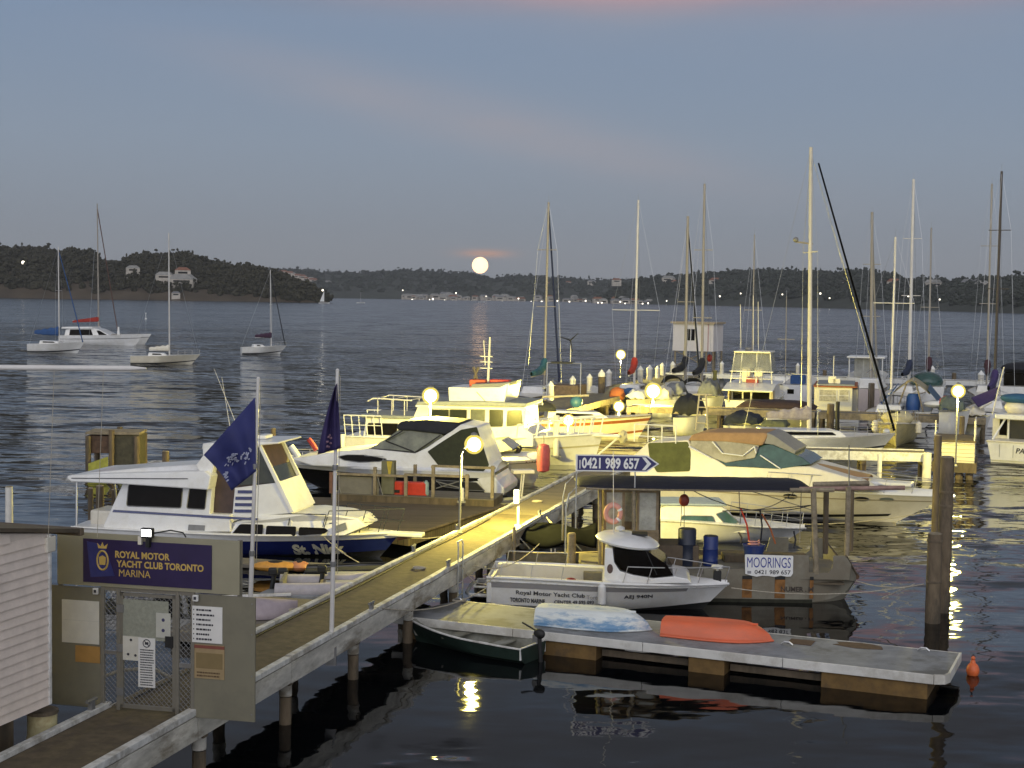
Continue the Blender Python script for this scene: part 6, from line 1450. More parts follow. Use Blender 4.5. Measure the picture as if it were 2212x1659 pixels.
def platform():
    fr = Frame((721, 1078), (1067, 1092), .55, 0); t = fr.thing('work_platform', 'work platform with timber rails and grey plywood panels on the brown raft', 'work platform')
    z2 = lambda zx, zy: (576+.3385*zx, 748.8+.3385*zy); Z = lambda zx, zy, yl=0: fr.sz(*z2(zx, zy), yl)
    L_ = Z(1450, 990)[0]; MB().box(-.1, L_, 0, 1.7, .50, .72).build('base', TIMB, t); MB().box(-.1, L_, -.02, 1.72, .723, .76).build('deck', DECKG, t)
    for zx, yy, top in ((412, 0, 800), (690, 0, 768), (888, 0, 808), (946, 1.3, 752), (1062, 0, 755), (1278, 0, 815), (1440, .3, 760)):
        x = Z(zx, 950, yy)[0]; zt_ = Z(zx, top, yy)[1]; MB().box(x-.055, x+.055, yy-.055, yy+.055, .76, zt_).build('post', TIMBL if zx > 900 else mat('post_red', (.20, .10, .07), .8, var=.3) if zx == 412 else TIMBL, t)
    for a, b_, yy in ((Z(412, 802), Z(890, 805), 0), (Z(890, 808), Z(1285, 815), 0), (Z(1055, 760), Z(1440, 762), .3), (Z(1060, 760), Z(1064, 762), 0)):
        MB().box(min(a[0], b_[0])-.05, b_[0]+.05, yy-.05, yy+.05, a[1]-.08, a[1]).build('rail', TIMBL, t)
    x0, z0 = Z(452, 962); x1, z1 = Z(712, 818); MB().box(x0, x1, .10, .14, z0, z1).build('plywood_panel', GREYP, t); MB().box(x0, x1, .06, .14, z1-.10, z1-.06).build('panel_rail', BLACK, t)
    x0, z0 = Z(722, 965); x1, z1 = Z(805, 735); MB().box(x0, x1, .16, .5, .77, z1).build('cabinet', mat('cabinet_green', (.15, .15, .10), .7, var=.2), t, bevel=.02)
    x0, z0 = Z(758, 830); x1, z1 = Z(795, 735); MB().prism([(x0, z1), (x1, z1), (x1-.08, z0), (x0+.08, z0)], .145, .158).build('lit_patch', LITYEL, t)  # yellow patch painted where lamplight falls on the cabinet
    for a, b_ in ((Z(1080, 860), Z(1260, 910)), (Z(1080, 905), Z(1260, 850)), (Z(690, 775), Z(755, 1000)), (Z(460, 900), Z(485, 960))): MB().tube([(a[0], .02, a[1]), (b_[0], .02, b_[1])], .02, 5).build('brace', GREYM, t)
    o = fr.thing('barrier', 'bright red plastic barrier on the work platform', 'barrier'); x0, z0 = Z(782, 955); x1, z1 = Z(1010, 876); MB().box(x0, x1, .3, .62, z0, z1).build('body', REDP, o, bevel=.05); MB().box(x0+.1, x0+.3, .27, .3, z0+.1, z0+.2).build('slot', BLACK, o)
    o = fr.thing('gas_bottle', 'pale blue bottle beside the red barrier', 'bottle'); x0, z0 = Z(1018, 930, .4); MB().lathe([(.09, 0), (.1, .05), (.1, .42), (.05, .5), (.03, .52)], (x0, .4, .77), 12).build('body', mat('bottle_blue', (.30, .42, .45), .5), o, smooth=True)
platform()
def white_post(px_, ytop, ybase, wpx, z, label, base=None, name='marker_post', group=None, m=None):
    B = P(px_, ybase, z); r = wpx/3200*B.y/2; T_ = Q(px_, ytop, B.y); t = thing(name, B, 0, label, 'post', group); MB().lathe([(r, 0), (r, T_.z-z-.03), (r*.8, T_.z-z)], (0, 0, 0), 12).build('shaft', m or WPILE, t, smooth=True); MB().box(-r*1.6, r*1.6, -r*1.6, r*1.6, -.04, .02).build('foot', GREYM, t); return t
white_post(997, 1054, 1083, 11, .78, 'short pale post on the right end of the work platform')
B = P(1119, 1140, 1.25); t = thing('power_pedestal', B, 0, 'thin pale post with square white box on the walkway edge', 'pedestal'); T_ = Q(1119, 1060, B.y).z-B.z
MB().box(-.035, .035, -.035, .035, 0, T_).build('post', CREAM, t); MB().box(-.13, 0.02, -.09, .09, T_-.36, T_+.02).build('box', WHITE, t, bevel=.01); MB().box(-.1, .1, -.1, .1, 0, .08).build('foot', WHITE, t)
t = white_post(740, 938, 970, 11, .9, 'short yellow lit post beside the dark flag'); white_post(1201, 897, 985, 13, .5, 'white mooring post in front of the motor yacht bow rail', name='mooring_post')

# ------------------------------------------------------------------ dark hulled sport cruiser, bow to the left
def sport():
    half = 1.6; z2 = lambda zx, zy: (576+.3385*zx, 748.8+.3385*zy)
    fr = Frame((760, 1068), (1060, 1080), 0, half); Z = lambda zx, zy, yl=-1.2: fr.sz(*z2(zx, zy), yl)
    t = fr.thing('sport_cruiser', 'black hulled white sport cruiser with black folded top, bow to the left', 'motor cruiser')
    tip, zt = Z(52, 735, 0); xs = Z(1450, 960, -half)[0]; xk = Z(330, 960, 0)[0]; zs = Z(1280, 800, -half)[1]
    h = Hull(xs, xk, half, zs, zt, .4, xk-tip, .92, .42, .22, 1.3, .0, 2.1)
    h.closed(MB()).build('hull', BLACKH, t, smooth=True); h.band(MB(), .84, 1.0, .02).build('topside_band', GEL, t); h.rail(1, 0, .04).build('gunwale', GEL, t, smooth=True); h.deck(MB(), 0, .02, camber=.30).build('deck', GEL, t, smooth=True)
    ol = [Z(150, 715), Z(470, 668), Z(660, 650), Z(950, 680), Z(1030, 640), Z(1240, 495), Z(1345, 512), Z(1430, 760), Z(1500, 880), Z(1290, 900), Z(1290, 800), Z(800, 780), Z(300, 760)]
    o, w = house(t, 'deck_moulding', GEL, ol, 1.45, 1.15, bevel=.06)
    cv = [Z(1030, 668), Z(1100, 620), Z(1240, 530), Z(1340, 512), Z(1425, 755), Z(1350, 832), Z(1275, 780), Z(1100, 752)]
    pane(t, 'canvas_cover', mat('canvas_olive', (.030, .035, .018), .85, var=.3), cv, w, .03, r=.05)
    ws = [Z(655, 652), Z(760, 590), Z(850, 520), Z(1110, 560), Z(1140, 585), Z(955, 672), Z(985, 705)]
    house(t, 'windscreen', mat('screen_clear', (.16, .17, .12), .15, var=.5, scale=2), ws, 1.25, 1.0, bevel=.02)
    b = MB()
    for sd in (-1, 1):
        for pts in ([(655, 652), (800, 660), (950, 675)], [(760, 600), (940, 670)], [(870, 535), (760, 600)], [(1110, 565), (950, 672)]): b.tube([(Z(*p)[0], sd*1.22, Z(*p)[1]) for p in pts], .025, 5)
    b.build('windscreen_frame', BLACK, t)
    tp = [Z(820, 510), Z(850, 480), Z(1010, 470), Z(1220, 488), Z(1250, 500), Z(1200, 545), Z(1130, 560), Z(900, 535), Z(835, 535)]
    house(t, 'folded_top', CANB, tp, 1.22, 1.05, bevel=.08)
    for p in ([(460, 700), (520, 688), (640, 690), (775, 715), (730, 730), (600, 735), (500, 722)],): pane(t, 'side_window', GLASS, [Z(*q) for q in p], w, .02, r=.06)
    pane(t, 'fore_window', GLASS, [Z(320, 712), Z(370, 706), Z(425, 714), Z(370, 720)], lambda z: .9, .02, r=.03)
    pane(t, 'hull_window', BLACK, [Z(1080, 850, -1.5), Z(1340, 865, -1.5), Z(1395, 920, -1.5), Z(1290, 915, -1.5), Z(1120, 890, -1.5)], lambda z: 1.5, .06, r=.03)
    qd = [Z(1350, 840), Z(1440, 800), Z(1525, 900), Z(1520, 945), Z(1400, 930)]; house(t, 'stern_quarter', GEL, qd, 1.5, 1.45, bevel=.05)
    h.bowrail(.55, .98, .5, 5, .08, .014, mid=False).build('bow_rail', STEEL, t)
    for zx, zy, m, rr in ((180, 670, GEL, .13), (295, 625, mat('fender_red', (.35, .03, .03), .5), .10)):
        p = Z(zx, zy, -.4); MB().tube([(p[0]-.18, -.4, p[1]+.22), (p[0], -.4, p[1]), (p[0]+.14, -.4, p[1]-.22)], rr, 10).build('fender', m, t, smooth=True)
sport()

# ------------------------------------------------------------------ white runabout seen beyond it
def runabout():
    half = 1.15; z2 = lambda zx, zy: (576+.3385*zx, 748.8+.3385*zy)
    fr = Frame((1062, 1048), (1162, 1052), 0, half); Z = lambda zx, zy, yl=-1.0: fr.sz(*z2(zx, zy), yl)
    t = fr.thing('runabout', 'white runabout with low windscreen between the dark cruiser and the motor yacht', 'motorboat')
    a, z0 = Z(1340, 735, -half); b_, z1 = Z(1755, 735, -half)
    h = Hull(a-1.6, b_-.5, half, z0*1.0, z1+.02, .3, .5, .92, .6, .12, 1.2, 0, 3); h.closed(MB()).build('hull', mat('gelcoat_mist', (.58, .57, .56), .35, var=.06), t, smooth=True)
    h.band(MB(), .90, 1.0, .02).build('topside_band', GEL, t); h.deck(MB(), 0, .02, camber=.28).build('deck', GEL, t, smooth=True); h.rail(.9, .01, .02).build('rub_rail', INK, t)
    house(t, 'windscreen', CLEAR, [Z(1375, 610), Z(1490, 598), Z(1568, 658), Z(1470, 680), Z(1430, 672)], .95, .8, bevel=.02)
    MB().tube([(Z(1568, 660)[0], y_, Z(1568, 660)[1]) for y_ in (-.95, 0, .95)], .03, 5).build('windscreen_frame', BLACK, t)
    p = Z(1610, 670, -.3); MB().tube([(p[0]-.18, -.3, p[1]-.25), (p[0]+.05, -.3, p[1]+.2)], .11, 8).build('fender', BLACK, t, smooth=True)
    hull_text('registration', 'AF 708N', INK, t, fr, h, *z2(1640, 752), *z2(1728, 738), bold=.02)
runabout()
b0 = Q(1174, 988, 60.5); t = thing('fender', b0, 0, 'large faded red fender hanging beside the white runabout', 'fender'); MB().lathe([(.05, -.62), (.24, -.55), (.27, -.3), (.27, .3), (.22, .5), (.06, .56)], (0, 0, 0), 16).build('body', mat('fender_pink', (.42, .07, .09), .55, var=.2), t, smooth=True); MB().tube([(0, 0, .5), (0, 0, .9)], .02, 5).build('lanyard', ROPE, t)

# ------------------------------------------------------------------ big white motor yacht, bow to the right
def motor_yacht():
    half = 2.0; z2 = lambda zx, zy: (576+.3385*zx, 748.8+.3385*zy)
    fr = Frame((1000, 1006), (1240, 1016), 0, half); Z = lambda zx, zy, yl=-1.6: fr.sz(*z2(zx, zy), yl)
    t = fr.thing('motor_yacht', 'large white flybridge motor yacht with grey roof berthed across the lamps', 'motor yacht')
    A, zs = Z(490, 575, -half); tip, zt = Z(2145, 575, 0); xk = Z(2085, 690, 0)[0]; 
    h = Hull(A, xk, half, zs, zt+.15, .5, tip-xk, .9, .45, .16, 2.0, 0, 2.3)
    h.closed(MB()).build('hull', GEL, t, smooth=True); h.band(MB(), .62, .67, .02).build('rub_rail', mat('rub_cream', (.48, .44, .30), .5), t); h.rail(1, 0, .05).build('gunwale', GEL, t, smooth=True); h.deck(MB(), -.02, .02, camber=.08).build('deck', GEL, t, smooth=True)
    o, w = house(t, 'saloon', GEL, [Z(920, 640), Z(925, 470), Z(965, 372), Z(1640, 385), Z(1645, 525), Z(1700, 560), Z(1700, 640)], 1.62, 1.5, bevel=.04)
    wg = mat('yacht_glass', (.018, .022, .012), .25, var=.5, scale=1.5); wg.node_tree.nodes['Principled BSDF'].inputs['Specular IOR Level'].default_value = .15
    for a, b_ in ((1018, 1160), (1166, 1275), (1300, 1390), (1420, 1505)): pane(t, 'saloon_window', wg if a != 1300 else mat('yacht_glass_pale', (.07, .08, .05), .25, var=.3), [Z(a-(8 if a == 1018 else 0), 508 if a < 1300 else 512), Z(a+(25 if a == 1018 else 0), 402), Z(b_, 404), Z(b_, 510)], w, .03, r=.04)
    pane(t, 'forward_window', wg, [Z(1530, 508), Z(1535, 412), Z(1622, 405), Z(1632, 500)], w, .03, r=.04)
    x, zz = Z(1640, 400, 0); x2, zz2 = Z(1648, 505, 0); MB().add([(x+.02, -1.4, zz), (x+.02, 1.4, zz), (x2+.04, 1.4, zz2), (x2+.04, -1.4, zz2)], [(0, 1, 2, 3)]).build('front_window', wg, t, solid=.02)
    ro = [Z(950, 372, -1.9), Z(958, 352, -1.9), Z(1330, 350, -1.9), Z(1655, 362, -1.9), Z(1655, 385, -1.9)]
    house(t, 'saloon_roof', mat('roof_slate', (.24, .26, .27), .6, var=.15), ro, 1.85, 1.8, bevel=.03)
    b = MB(); b.box(ro[0][0], ro[4][0], -1.88, -1.83, ro[0][1]-.10, ro[0][1]+.0); b.box(ro[0][0], ro[4][0], 1.83, 1.88, ro[0][1]-.10, ro[0][1]); b.build('roof_edge', GEL, t)
    house(t, 'aft_cabin', GEL, [Z(600, 640), Z(612, 560), Z(628, 455), Z(905, 462), Z(920, 640)], 1.55, 1.45, bevel=.04)
    pane(t, 'aft_window', GLASS, [Z(632, 562), Z(645, 488), Z(835, 492), Z(825, 568)], lambda z: 1.50, .03, r=.04)
    MB().box(Z(620, 450)[0]-.1, Z(925, 450)[0]+.1, -1.65, 1.65, Z(700, 450)[1]-.03, Z(700, 436)[1]).build('aft_cabin_roof', MT['roof_slate'], t, bevel=.02)
    # flybridge
    o, w2 = house(t, 'flybridge', GEL, [Z(1165, 352, -1.3), Z(1160, 258, -1.3), Z(1300, 262, -1.3), Z(1490, 258, -1.3), Z(1545, 232, -1.3), Z(1520, 355, -1.3)], 1.35, 1.35, bevel=.04)
    house(t, 'flybridge_screen', mat('flybridge_grey', (.20, .20, .20), .6), [Z(1300, 262, -1.2), Z(1310, 240, -1.2), Z(1490, 232, -1.2), Z(1555, 226, -1.2), Z(1545, 250, -1.2), Z(1480, 262, -1.2)], 1.2, 1.1, bevel=.02)
    for zx, zw, m in ((1330, 50, mat('box_red', (.5, .09, .04), .6)), (1460, 60, REDP)): x, z = Z(zx, 228, 0); MB().box(x-.2, x+zw*.012, -.35, .25, z-.28, z+.15).build('liferaft_box', m, t, bevel=.05)
    for pts in ([(1385, 290), (1440, 350)], [(1320, 130), (1355, 240)], [(1350, 130), (1322, 215)]): MB().tube([(Z(*p, 0)[0], -1.3 if pts[0][0] == 1385 else 0, Z(*p, -1.3 if pts[0][0] == 1385 else 0)[1]) for p in pts], .06, 6).build('ladder', mat('ladder_dark', (.12, .10, .08), .6), t)
    MB().box(Z(1180, 640)[0], Z(1181, 640)[0], 0, .01, 1, 1.01)
    p0 = Z(1412, 240, 0); p1 = Z(1425, -60, 0); MB().tube([(p0[0], 0, p0[1]), (p1[0], 0, p1[1])], .07, 8, .04).build('mast', WMAST, t, smooth=True)
    p2 = Z(1385, -40, 0); MB().tube([(Z(1395, 120, 0)[0], 0, Z(1395, 120, 0)[1]), (p2[0], 0, p2[1])], .025, 5).build('aerial', WMAST, t)
    for zy in (60, 95, 135): q = Z(1408, zy, 0); MB().box(q[0]-.35, q[0]+.25, -.03, .03, q[1]-.04, q[1]).build('mast_bracket', WMAST, t)
    # canopy frame aft
    b = MB(); zq = Z(650, 335, -1.2)[1]
    for sd in (-1.2, 1.2): b.tube([(Z(645, 345, -1.2)[0], sd, zq-.1), (Z(680, 328, -1.2)[0], sd, zq+.05), (Z(930, 338, -1.2)[0], sd, zq)], .035, 6)
    for zx in (710, 800, 880):
        for sd in (-1.2, 1.2): b.tube([(Z(zx, 338, -1.2)[0], sd, zq), (Z(zx, 338, -1.2)[0], sd, Z(700, 440, -1.2)[1])], .025, 5)
    for zx in (680, 800, 920): b.tube([(Z(zx, 335, -1.2)[0], -1.2, zq+.02), (Z(zx, 335, -1.2)[0], 1.2, zq+.02)], .025, 5)
    b.build('canopy_frame', WMAST, t)
    # rails: tall white bow rail, aft rail
    b = MB()
    for sd in (-1, 1):
        top = []
        for k in range(9):
            tt = .70+.29*k/8; q = Vector(h.pt(tt, 1, sd, -.08)); tp = q+Vector((.05+.10*k/8, 0, .62+.22*k/8)); b.tube([q, tp], .035, 6); top.append(tp)
        b.tube(top, .04, 6)
    b.tube([top[-1], Vector((top[-1].x, -top[-1].y, top[-1].z))], .04, 6); b.build('bow_rail', WHITE, t)
    b = MB()
    for sd in (-1, 1):
        top = []
        for k in range(6): q = Vector(h.pt(.0+.16*k/5, 1, sd, -.1)); tp = q+Vector((-.1, 0, 1.0)); b.tube([q, tp], .025, 5); top.append(tp)
        b.tube(top, .03, 5); b.tube([q_-Vector((0, 0, .45)) for q_ in top], .02, 5)
    b.build('aft_rail', WHITE, t)
    q = h.pt(1, 1, 1); MB().box(q[0]-.5, q[0]+.85, -.28, .28, q[2]-.14, q[2]-.02).build('bow_pulpit', GEL, t, bevel=.04)
    MB().tube([(q[0]+.8, 0, q[2]-.1), (xk+.02, 0, .35)], .05, 6).build('bobstay', WHITE, t)
    MB().ball((q[0]+.95, 0, q[2]-.12), .22, .18, .3, 10, 6, .3).build('anchor', mat('anchor_cream', (.5, .46, .3), .7), t)
motor_yacht()

# ------------------------------------------------------------------ folded bimini boat between walkway and barge
def bimini_boat():
    fr = Frame((1110, 1240), (1290, 1245), 0, .95); t = fr.thing('bimini_boat', 'small workboat under a folded dark bimini beside the walkway', 'motorboat')
    h = Hull(-.2, 3.4, .95, .6, .75, .3, .4, .9, .5); h.closed(MB()).build('hull', mat('hull_stone', (.30, .27, .20), .6, var=.3), t, smooth=True); h.deck(MB(), -.25).build('floor', GREYP, t)
    h.rail(1, 0, .03).build('gunwale', TIMBL, t)
    zc = lambda zx, zy: (950.5+.1953*zx, 1065.7+.1953*zy); yl = -.6
    cs = [(845, 390), (950, 275), (1110, 290), (1300, 300), (1735, 325), (1700, 390), (1480, 470), (1240, 515), (1080, 445)]
    def fn(a, b):
        x0 = fr.sz(*zc(845, 390), yl)[0]; x1 = fr.sz(*zc(1735, 330), yl)[0]; x = x0+(x1-x0)*a
        zt_ = fr.sz(*zc(845+890*a, 290+40*a if a > .08 else 330), .0)[1]; k = 2*b-1
        return (x, .85*k, zt_-.05-.10*abs(k)-.09*(1+math.sin(a*9+k*1.5))-.22*max(0, -k)**2-.08*math.sin(a*math.pi))
    MB().grid(fn, 26, 12).build('bimini_canvas', mat('bimini_black', (.004, .0045, .006), 1, var=.3), t, smooth=True, solid=.10); MT['bimini_black'].node_tree.nodes['Principled BSDF'].inputs['Specular IOR Level'].default_value = .05
    b = MB()
    for xx in (.15, 1.6, 3.0):
        for sd in (-.85, .85): b.tube([(xx+.3, sd, .7), (xx, sd, fr.sz(1200, 1150, 0)[1]-.05)], .02, 5)
    b.build('bimini_frame', STEEL, t)
    ob = fr.thing('outboard_motor', 'large dark blue outboard motor under the folded bimini', 'outboard motor'); p = fr.sz(1194, 1188, -.5)
    MB().ball((p[0], -.5, p[1]), .40, .24, .27, 16, 10).build('cowling', DBLUE, ob, smooth=True); MB().tube([(p[0]+.05, -.5, p[1]-.15), (p[0]+.1, -.5, .0)], .12, 10).build('leg', BLACK, ob); 
    for k in (-.05, .06): MB().box(p[0]+k, p[0]+k+.03, -.76, -.735, p[1]-.12, p[1]+.08).build('cowling_stripe', WHITE, ob)
    for px_, yt, yb, w_, lb in ((1233, 1153, 1228, 20, 'stout timber pile rising behind the club boat cockpit'), (1109, 1140, 1215, 8, 'thin timber pile against the walkway beside the folded bimini')):
        pile(px_, yt, yb+40, w_, lb, m=TIMBL)
bimini_boat()
for i, (px_, yt, yb, w_, lb, m) in enumerate([(590, 926, 1000, 12, 'brown pile with dark top behind the blue and white boat roof', PILE), (358, 975, 1040, 16, 'low brown pile behind the canopy of the blue and white boat', PILE), (20, 1052, 1135, 17, 'pale leaning pile at the far left edge', WPILE)]):
    pile(px_, yt, yb, w_, lb, m=m)
# tank on a timber dolphin, far left
B = P(243, 1035, 0); t = thing('timber_dolphin', (B.x, B.y, 0), .05, 'old timber dolphin with olive box and yellow panels at the left', 'dolphin'); s_ = B.y/3200
zt_ = Q(243, 942, B.y).z; zl = Q(243, 975, B.y).z
for xx in (-52, -2, 52):
    for yy in (0, 1.6): MB().tube([(xx*s_, yy, -.8), (xx*s_, yy, zt_+(.25 if xx == -2 else 0))], .12, 9).build('pile', PILE, t, smooth=True)
MB().box(-56*s_, -4*s_, .1, 1.5, zl-.1, zt_).build('box', mat('box_rust', (.11, .065, .04), .8, var=.5), t, bevel=.03); MB().box(2*s_, 56*s_, .1, 1.5, zl-.9, zt_+.05).build('tank', mat('tank_olive', (.09, .08, .045), .8, var=.4), t, bevel=.03)
MB().prism([(-50*s_, zl-1.5), (-8*s_, zl-1.2), (-8*s_, zl-.2), (-50*s_, zl-.5)], -.15, -.1).build('yellow_panel', mat('panel_lime', (.36, .36, .06), .7, var=.3), t); MB().prism([(15*s_, zl-1.5), (54*s_, zl-1.4), (54*s_, zl-.7), (15*s_, zl-1.0)], -.05, 0).build('olive_panel', mat('panel_olive', (.22, .23, .10), .7, var=.3), t)
MB().box(-58*s_, 58*s_, 0, 1.6, zt_+.06, zt_+.16).build('cap_beam', TIMBL, t)
# old piles and nets glimpsed under the canopy of the blue and white boat
for i, (px_, yt, yb, w_, lb) in enumerate([(196, 1055, 1140, 12, 'thin dark pile seen under the boat canopy, left'), (216, 1050, 1150, 18, 'thick brown pile seen under the boat canopy'), (246, 1058, 1140, 11, 'dark pile seen under the boat canopy, near the cabin')]): pile(px_, yt, yb, w_, lb, m=TIMB)
# ================================================================== far jetties
def jetty(name, a, b, z, width, label, m=None, edge=None, th=.16, piles=4.0, side=1, pm=None, rail=False):
    """deck whose near/left edge runs from world point a to b"""
    d = (b-a).to_2d(); L_ = d.length; rz = math.atan2(d.y, d.x); t = thing(name, (a.x, a.y, 0), rz, label, 'jetty')
    y0, y1 = (0, width) if side > 0 else (-width, 0)
    MB().box(0, L_, y0, y1, z-th, z).build('deck', m or DECKG, t)
    MB().box(0, L_, y0-.06, y0-.003, z-th-.18, z+.05).build('edge_beam', edge or KERB, t); MB().box(0, L_, y1+.003, y1+.06, z-th-.18, z+.05).build('edge_beam', edge or KERB, t)
    n = max(2, int(L_/piles))
    for k in range(n+1):
        x = .15+(L_-.3)*k/n
        for yy in (y0+.2, y1-.2): MB().lathe([(.13, -.8), (.13, z-th)], (x, yy, 0), 9).build('pile', pm or PILE, t)
        MB().box(x-.1, x+.1, y0, y1, z-th-.4, z-th-.003).build('crosshead', TIMB, t)
    return t
pA = P(1189, 863, 1.2); pB = P(1430, 811, 1.2); dA = (pB-pA)/(pB-pA).length
jetty('jetty', pA-dA*19, pB+dA*2, 1.2, 3.4, 'long grey jetty lined with white capped piles behind the motor yacht', side=-1, edge=TIMBL)
jetty('jetty', P(1353, 878, 1.2), P(1760, 892, 1.2), 1.2, 1.7, 'cross jetty on dark piles running right from the large bright lamp', edge=TIMBL)
jetty('jetty', P(1768, 892, 1.2), P(2130, 905, 1.2), 1.2, 1.7, 'right part of the cross jetty in front of the cream houseboat', edge=TIMBL)
jetty('jetty', P(1438, 806, 1.2), P(2290, 830, 1.2), 1.2, 2.0, 'farthest white edged jetty closing the marina', edge=WHITE)
t = jetty('jetty', P(1726, 974, 1.2), P(2009, 981, 1.2), 1.2, 1.5, 'white edged finger jetty behind the express cruiser', edge=PAINT, piles=5)
white_post(2001, 978, 1041, 19, 0, 'stout white post under the end of the finger jetty', name='jetty_post')
white_post(1899, 980, 1040, 10, 0, 'thin white post standing in the water under the finger jetty', name='jetty_post')
# cabin-like head of the right jetty with pale boards
fr = Frame((2020, 998), (2105, 1002), .75, 0); t = fr.thing('jetty_platform', 'raised jetty platform faced with pale yellow lit boards at the right', 'platform')
x0, z0 = fr.sz(2018, 997); x1, z1 = fr.sz(2106, 957)
MB().box(x0, x1, 0, 3.2, z0, z1).build('board_face', planks('pale_boards', (.62, .58, .42), (.70, .66, .50), .17, along='Z', rough=.6), t); MB().box(x0-.05, x1+.05, -.1, 3.3, z1+.003, z1+.08).build('deck', DECKD, t); MB().box(x0, x1, -.06, -.003, z1-.05, z1+.06).build('edge_beam', PAINT, t)
MB().box(x0-.1, x1+.1, 0, 3.2, z0-.45, z0-.003).build('bearer', TIMB, t)
for k in range(4): MB().lathe([(.17, -.8), (.17, z0-.3)], (x0+.2+(x1-x0-.4)*k/3, .3, 0), 10).build('pile', PILE, t)
b = MB()
for xx in (x0+.02, x1-.02): b.tube([(xx, 0, z1), (xx, 0, z1+.95)], .03, 6)
for k in range(3): b.tube([(x1-.02, 1.5*k*.9+.02, z1), (x1-.02, 1.5*k*.9+.02, z1+.95)], .03, 6)
b.tube([(x1-.02, 0, z1+.95), (x1-.02, 2.8, z1+.95)], .03, 6); b.build('rail', WMAST, t)

# white capped piles
CAPP = [(1189, 823, 865, 14), (1236.5, 811, 853, 13), (1273, 807, 846, 12), (1315, 797, 834, 12), (1383, 790, 826, 12), (1403, 788, 820, 12), (1420, 790, 817, 9), (1430, 783, 811, 9), (1453, 780, 804, 11), (1559, 780, 808, 9), (1723, 784, 808, 8), (2014, 790, 817, 10), (2119, 800, 824, 13), (2153, 802, 826, 11)]
CL = ['white capped pile nearest the motor yacht on the far jetty', 'second white capped pile along the far jetty', 'third white capped pile along the far jetty', 'white capped pile just right of the dark one', 'white capped pile beside the red sail cover', 'thick white capped pile right of the red sail cover', 'thin white capped pile left of the jetty corner', 'thin white pile at the corner of the far jetty', 'pale pile with a dark band below the hut', 'bright white post left of the flybridge cruiser', 'bright white post left of the tall mast', 'bright white post on the farthest jetty behind the tents', 'left of two white posts behind the purple sail cover', 'right of two white posts behind the purple sail cover']
for (px_, yt, yb, w_), lb in zip(CAPP, CL):
    B = P(px_, yb, 1.2); r = w_/3200*B.y/2; hgt = Q(px_, yt, B.y).z; t = thing('capped_pile', (B.x, B.y, 0), 0, lb, 'pile', 'white capped piles of the far jetties')
    MB().lathe([(r, -.8), (r, hgt-r*1.6)], (0, 0, 0), 12).build('shaft', WPILE, t, smooth=True); MB().lathe([(r*1.12, hgt-r*1.6), (r*1.12, hgt-r*1.3), (.02, hgt)], (0, 0, 0), 12).build('cap', WHITE, t)
B = P(1299, 849, 1.2); t = thing('capped_pile', (B.x, B.y, 0), 0, 'dark pile with white cap among the white piles', 'pile', 'white capped piles of the far jetties'); zz = Q(1299, 798, B.y).z; MB().lathe([(.24, -.8), (.24, zz-.5)], (0, 0, 0), 12).build('shaft', TIMB, t); MB().lathe([(.26, zz-.5), (.26, zz-.3), (.02, zz)], (0, 0, 0), 12).build('cap', WHITE, t)
# white capped pile in front of the yacht roof
for (px_, yt, yb, w_, lb, m) in [(1793, 873, 937, 16, 'round topped brown pile right of the tall mast', PILE), (1881, 828, 893, 14, 'dark pile beside the cream houseboat', TIMB), (1781, 800, 824, 9, 'brown pile on the farthest jetty left of the hardtop boat', PILE), (2060, 806, 838, 10, 'brown pile on the farthest jetty above the right lamp', PILE), (1543, 800, 870, 9, 'greenish pile left of the flybridge cruiser', mat('pile_green', (.18, .17, .05), .8, var=.3)), (1808, 868, 940, 9, 'black pile beside the tall mast foot', BLACK), (2075, 900, 1010, 12, 'dark pile under the pale boards', TIMB)]: pile(px_, yt, yb, w_, lb, m=m)

# hut on stilts
fr = Frame((1456, 792), (1540, 795), 1.2, 0); t = fr.thing('hut', 'small white hut raised on stilts over the far jetty', 'hut')
x0, z0 = fr.sz(1453, 757, 0); x1, z1 = fr.sz(1530, 700, 0); W_ = x1-x0
for xx in (x0+.2, x1-.2, x1+.5):
    for yy in (.2, 2.8): MB().lathe([(.10, -.8), (.10, z0)], (xx, yy, 0), 8).build('stilt', TIMBL, t)
for s_ in (0, 1): MB().tube([(x0+.2, .2, 1.3 if s_ else z0), (x1-.2, .2, z0 if s_ else 1.3)], .05, 5).build('brace', TIMBL, t)
HW = mat('hut_white', (.72, .68, .66), .6, var=.08, scale=1); MB().box(x0, x1+.55, 0, 3, z0, z1).build('wall', HW, t)
MB().box(x0-.2, x1+.75, -.25, 3.2, z1+.003, z1+.18).build('roof', mat('hut_roof', (.42, .34, .24), .8, var=.2), t)
xw0, zw0 = fr.sz(1483, 735, 0); xw1, zw1 = fr.sz(1501, 711, 0); wn_ = MB().box(xw0, xw1, -.04, -.003, zw0, zw1).build('window', GLASS, t)
MB().box((xw0+xw1)/2-.03, (xw0+xw1)/2+.03, -.06, -.04, zw0, zw1).build('window_bar', PAINT, wn_)
MB().box(x1-.02, x1+.06, -.03, -.003, z0, z1).build('corner_strip', mat('strip_pink', (.4, .2, .2), .7), t)
o = Q(1533, 775, fr.o.y+.2); lb = thing('life_ring', o, 0, 'red and white rescue ring hanging below the hut', 'life ring'); MB().lathe([(.1, -.3), (.25, -.15), (.28, .1), (.2, .35), (.05, .45)], (0, 0, 0), 10).build('cover', REDP, lb, smooth=True)
MB().lathe([(.05, -.5), (.14, -.45), (.14, -.32), (.08, -.3)], (0, 0, 0), 8).build('float', WHITE, lb)

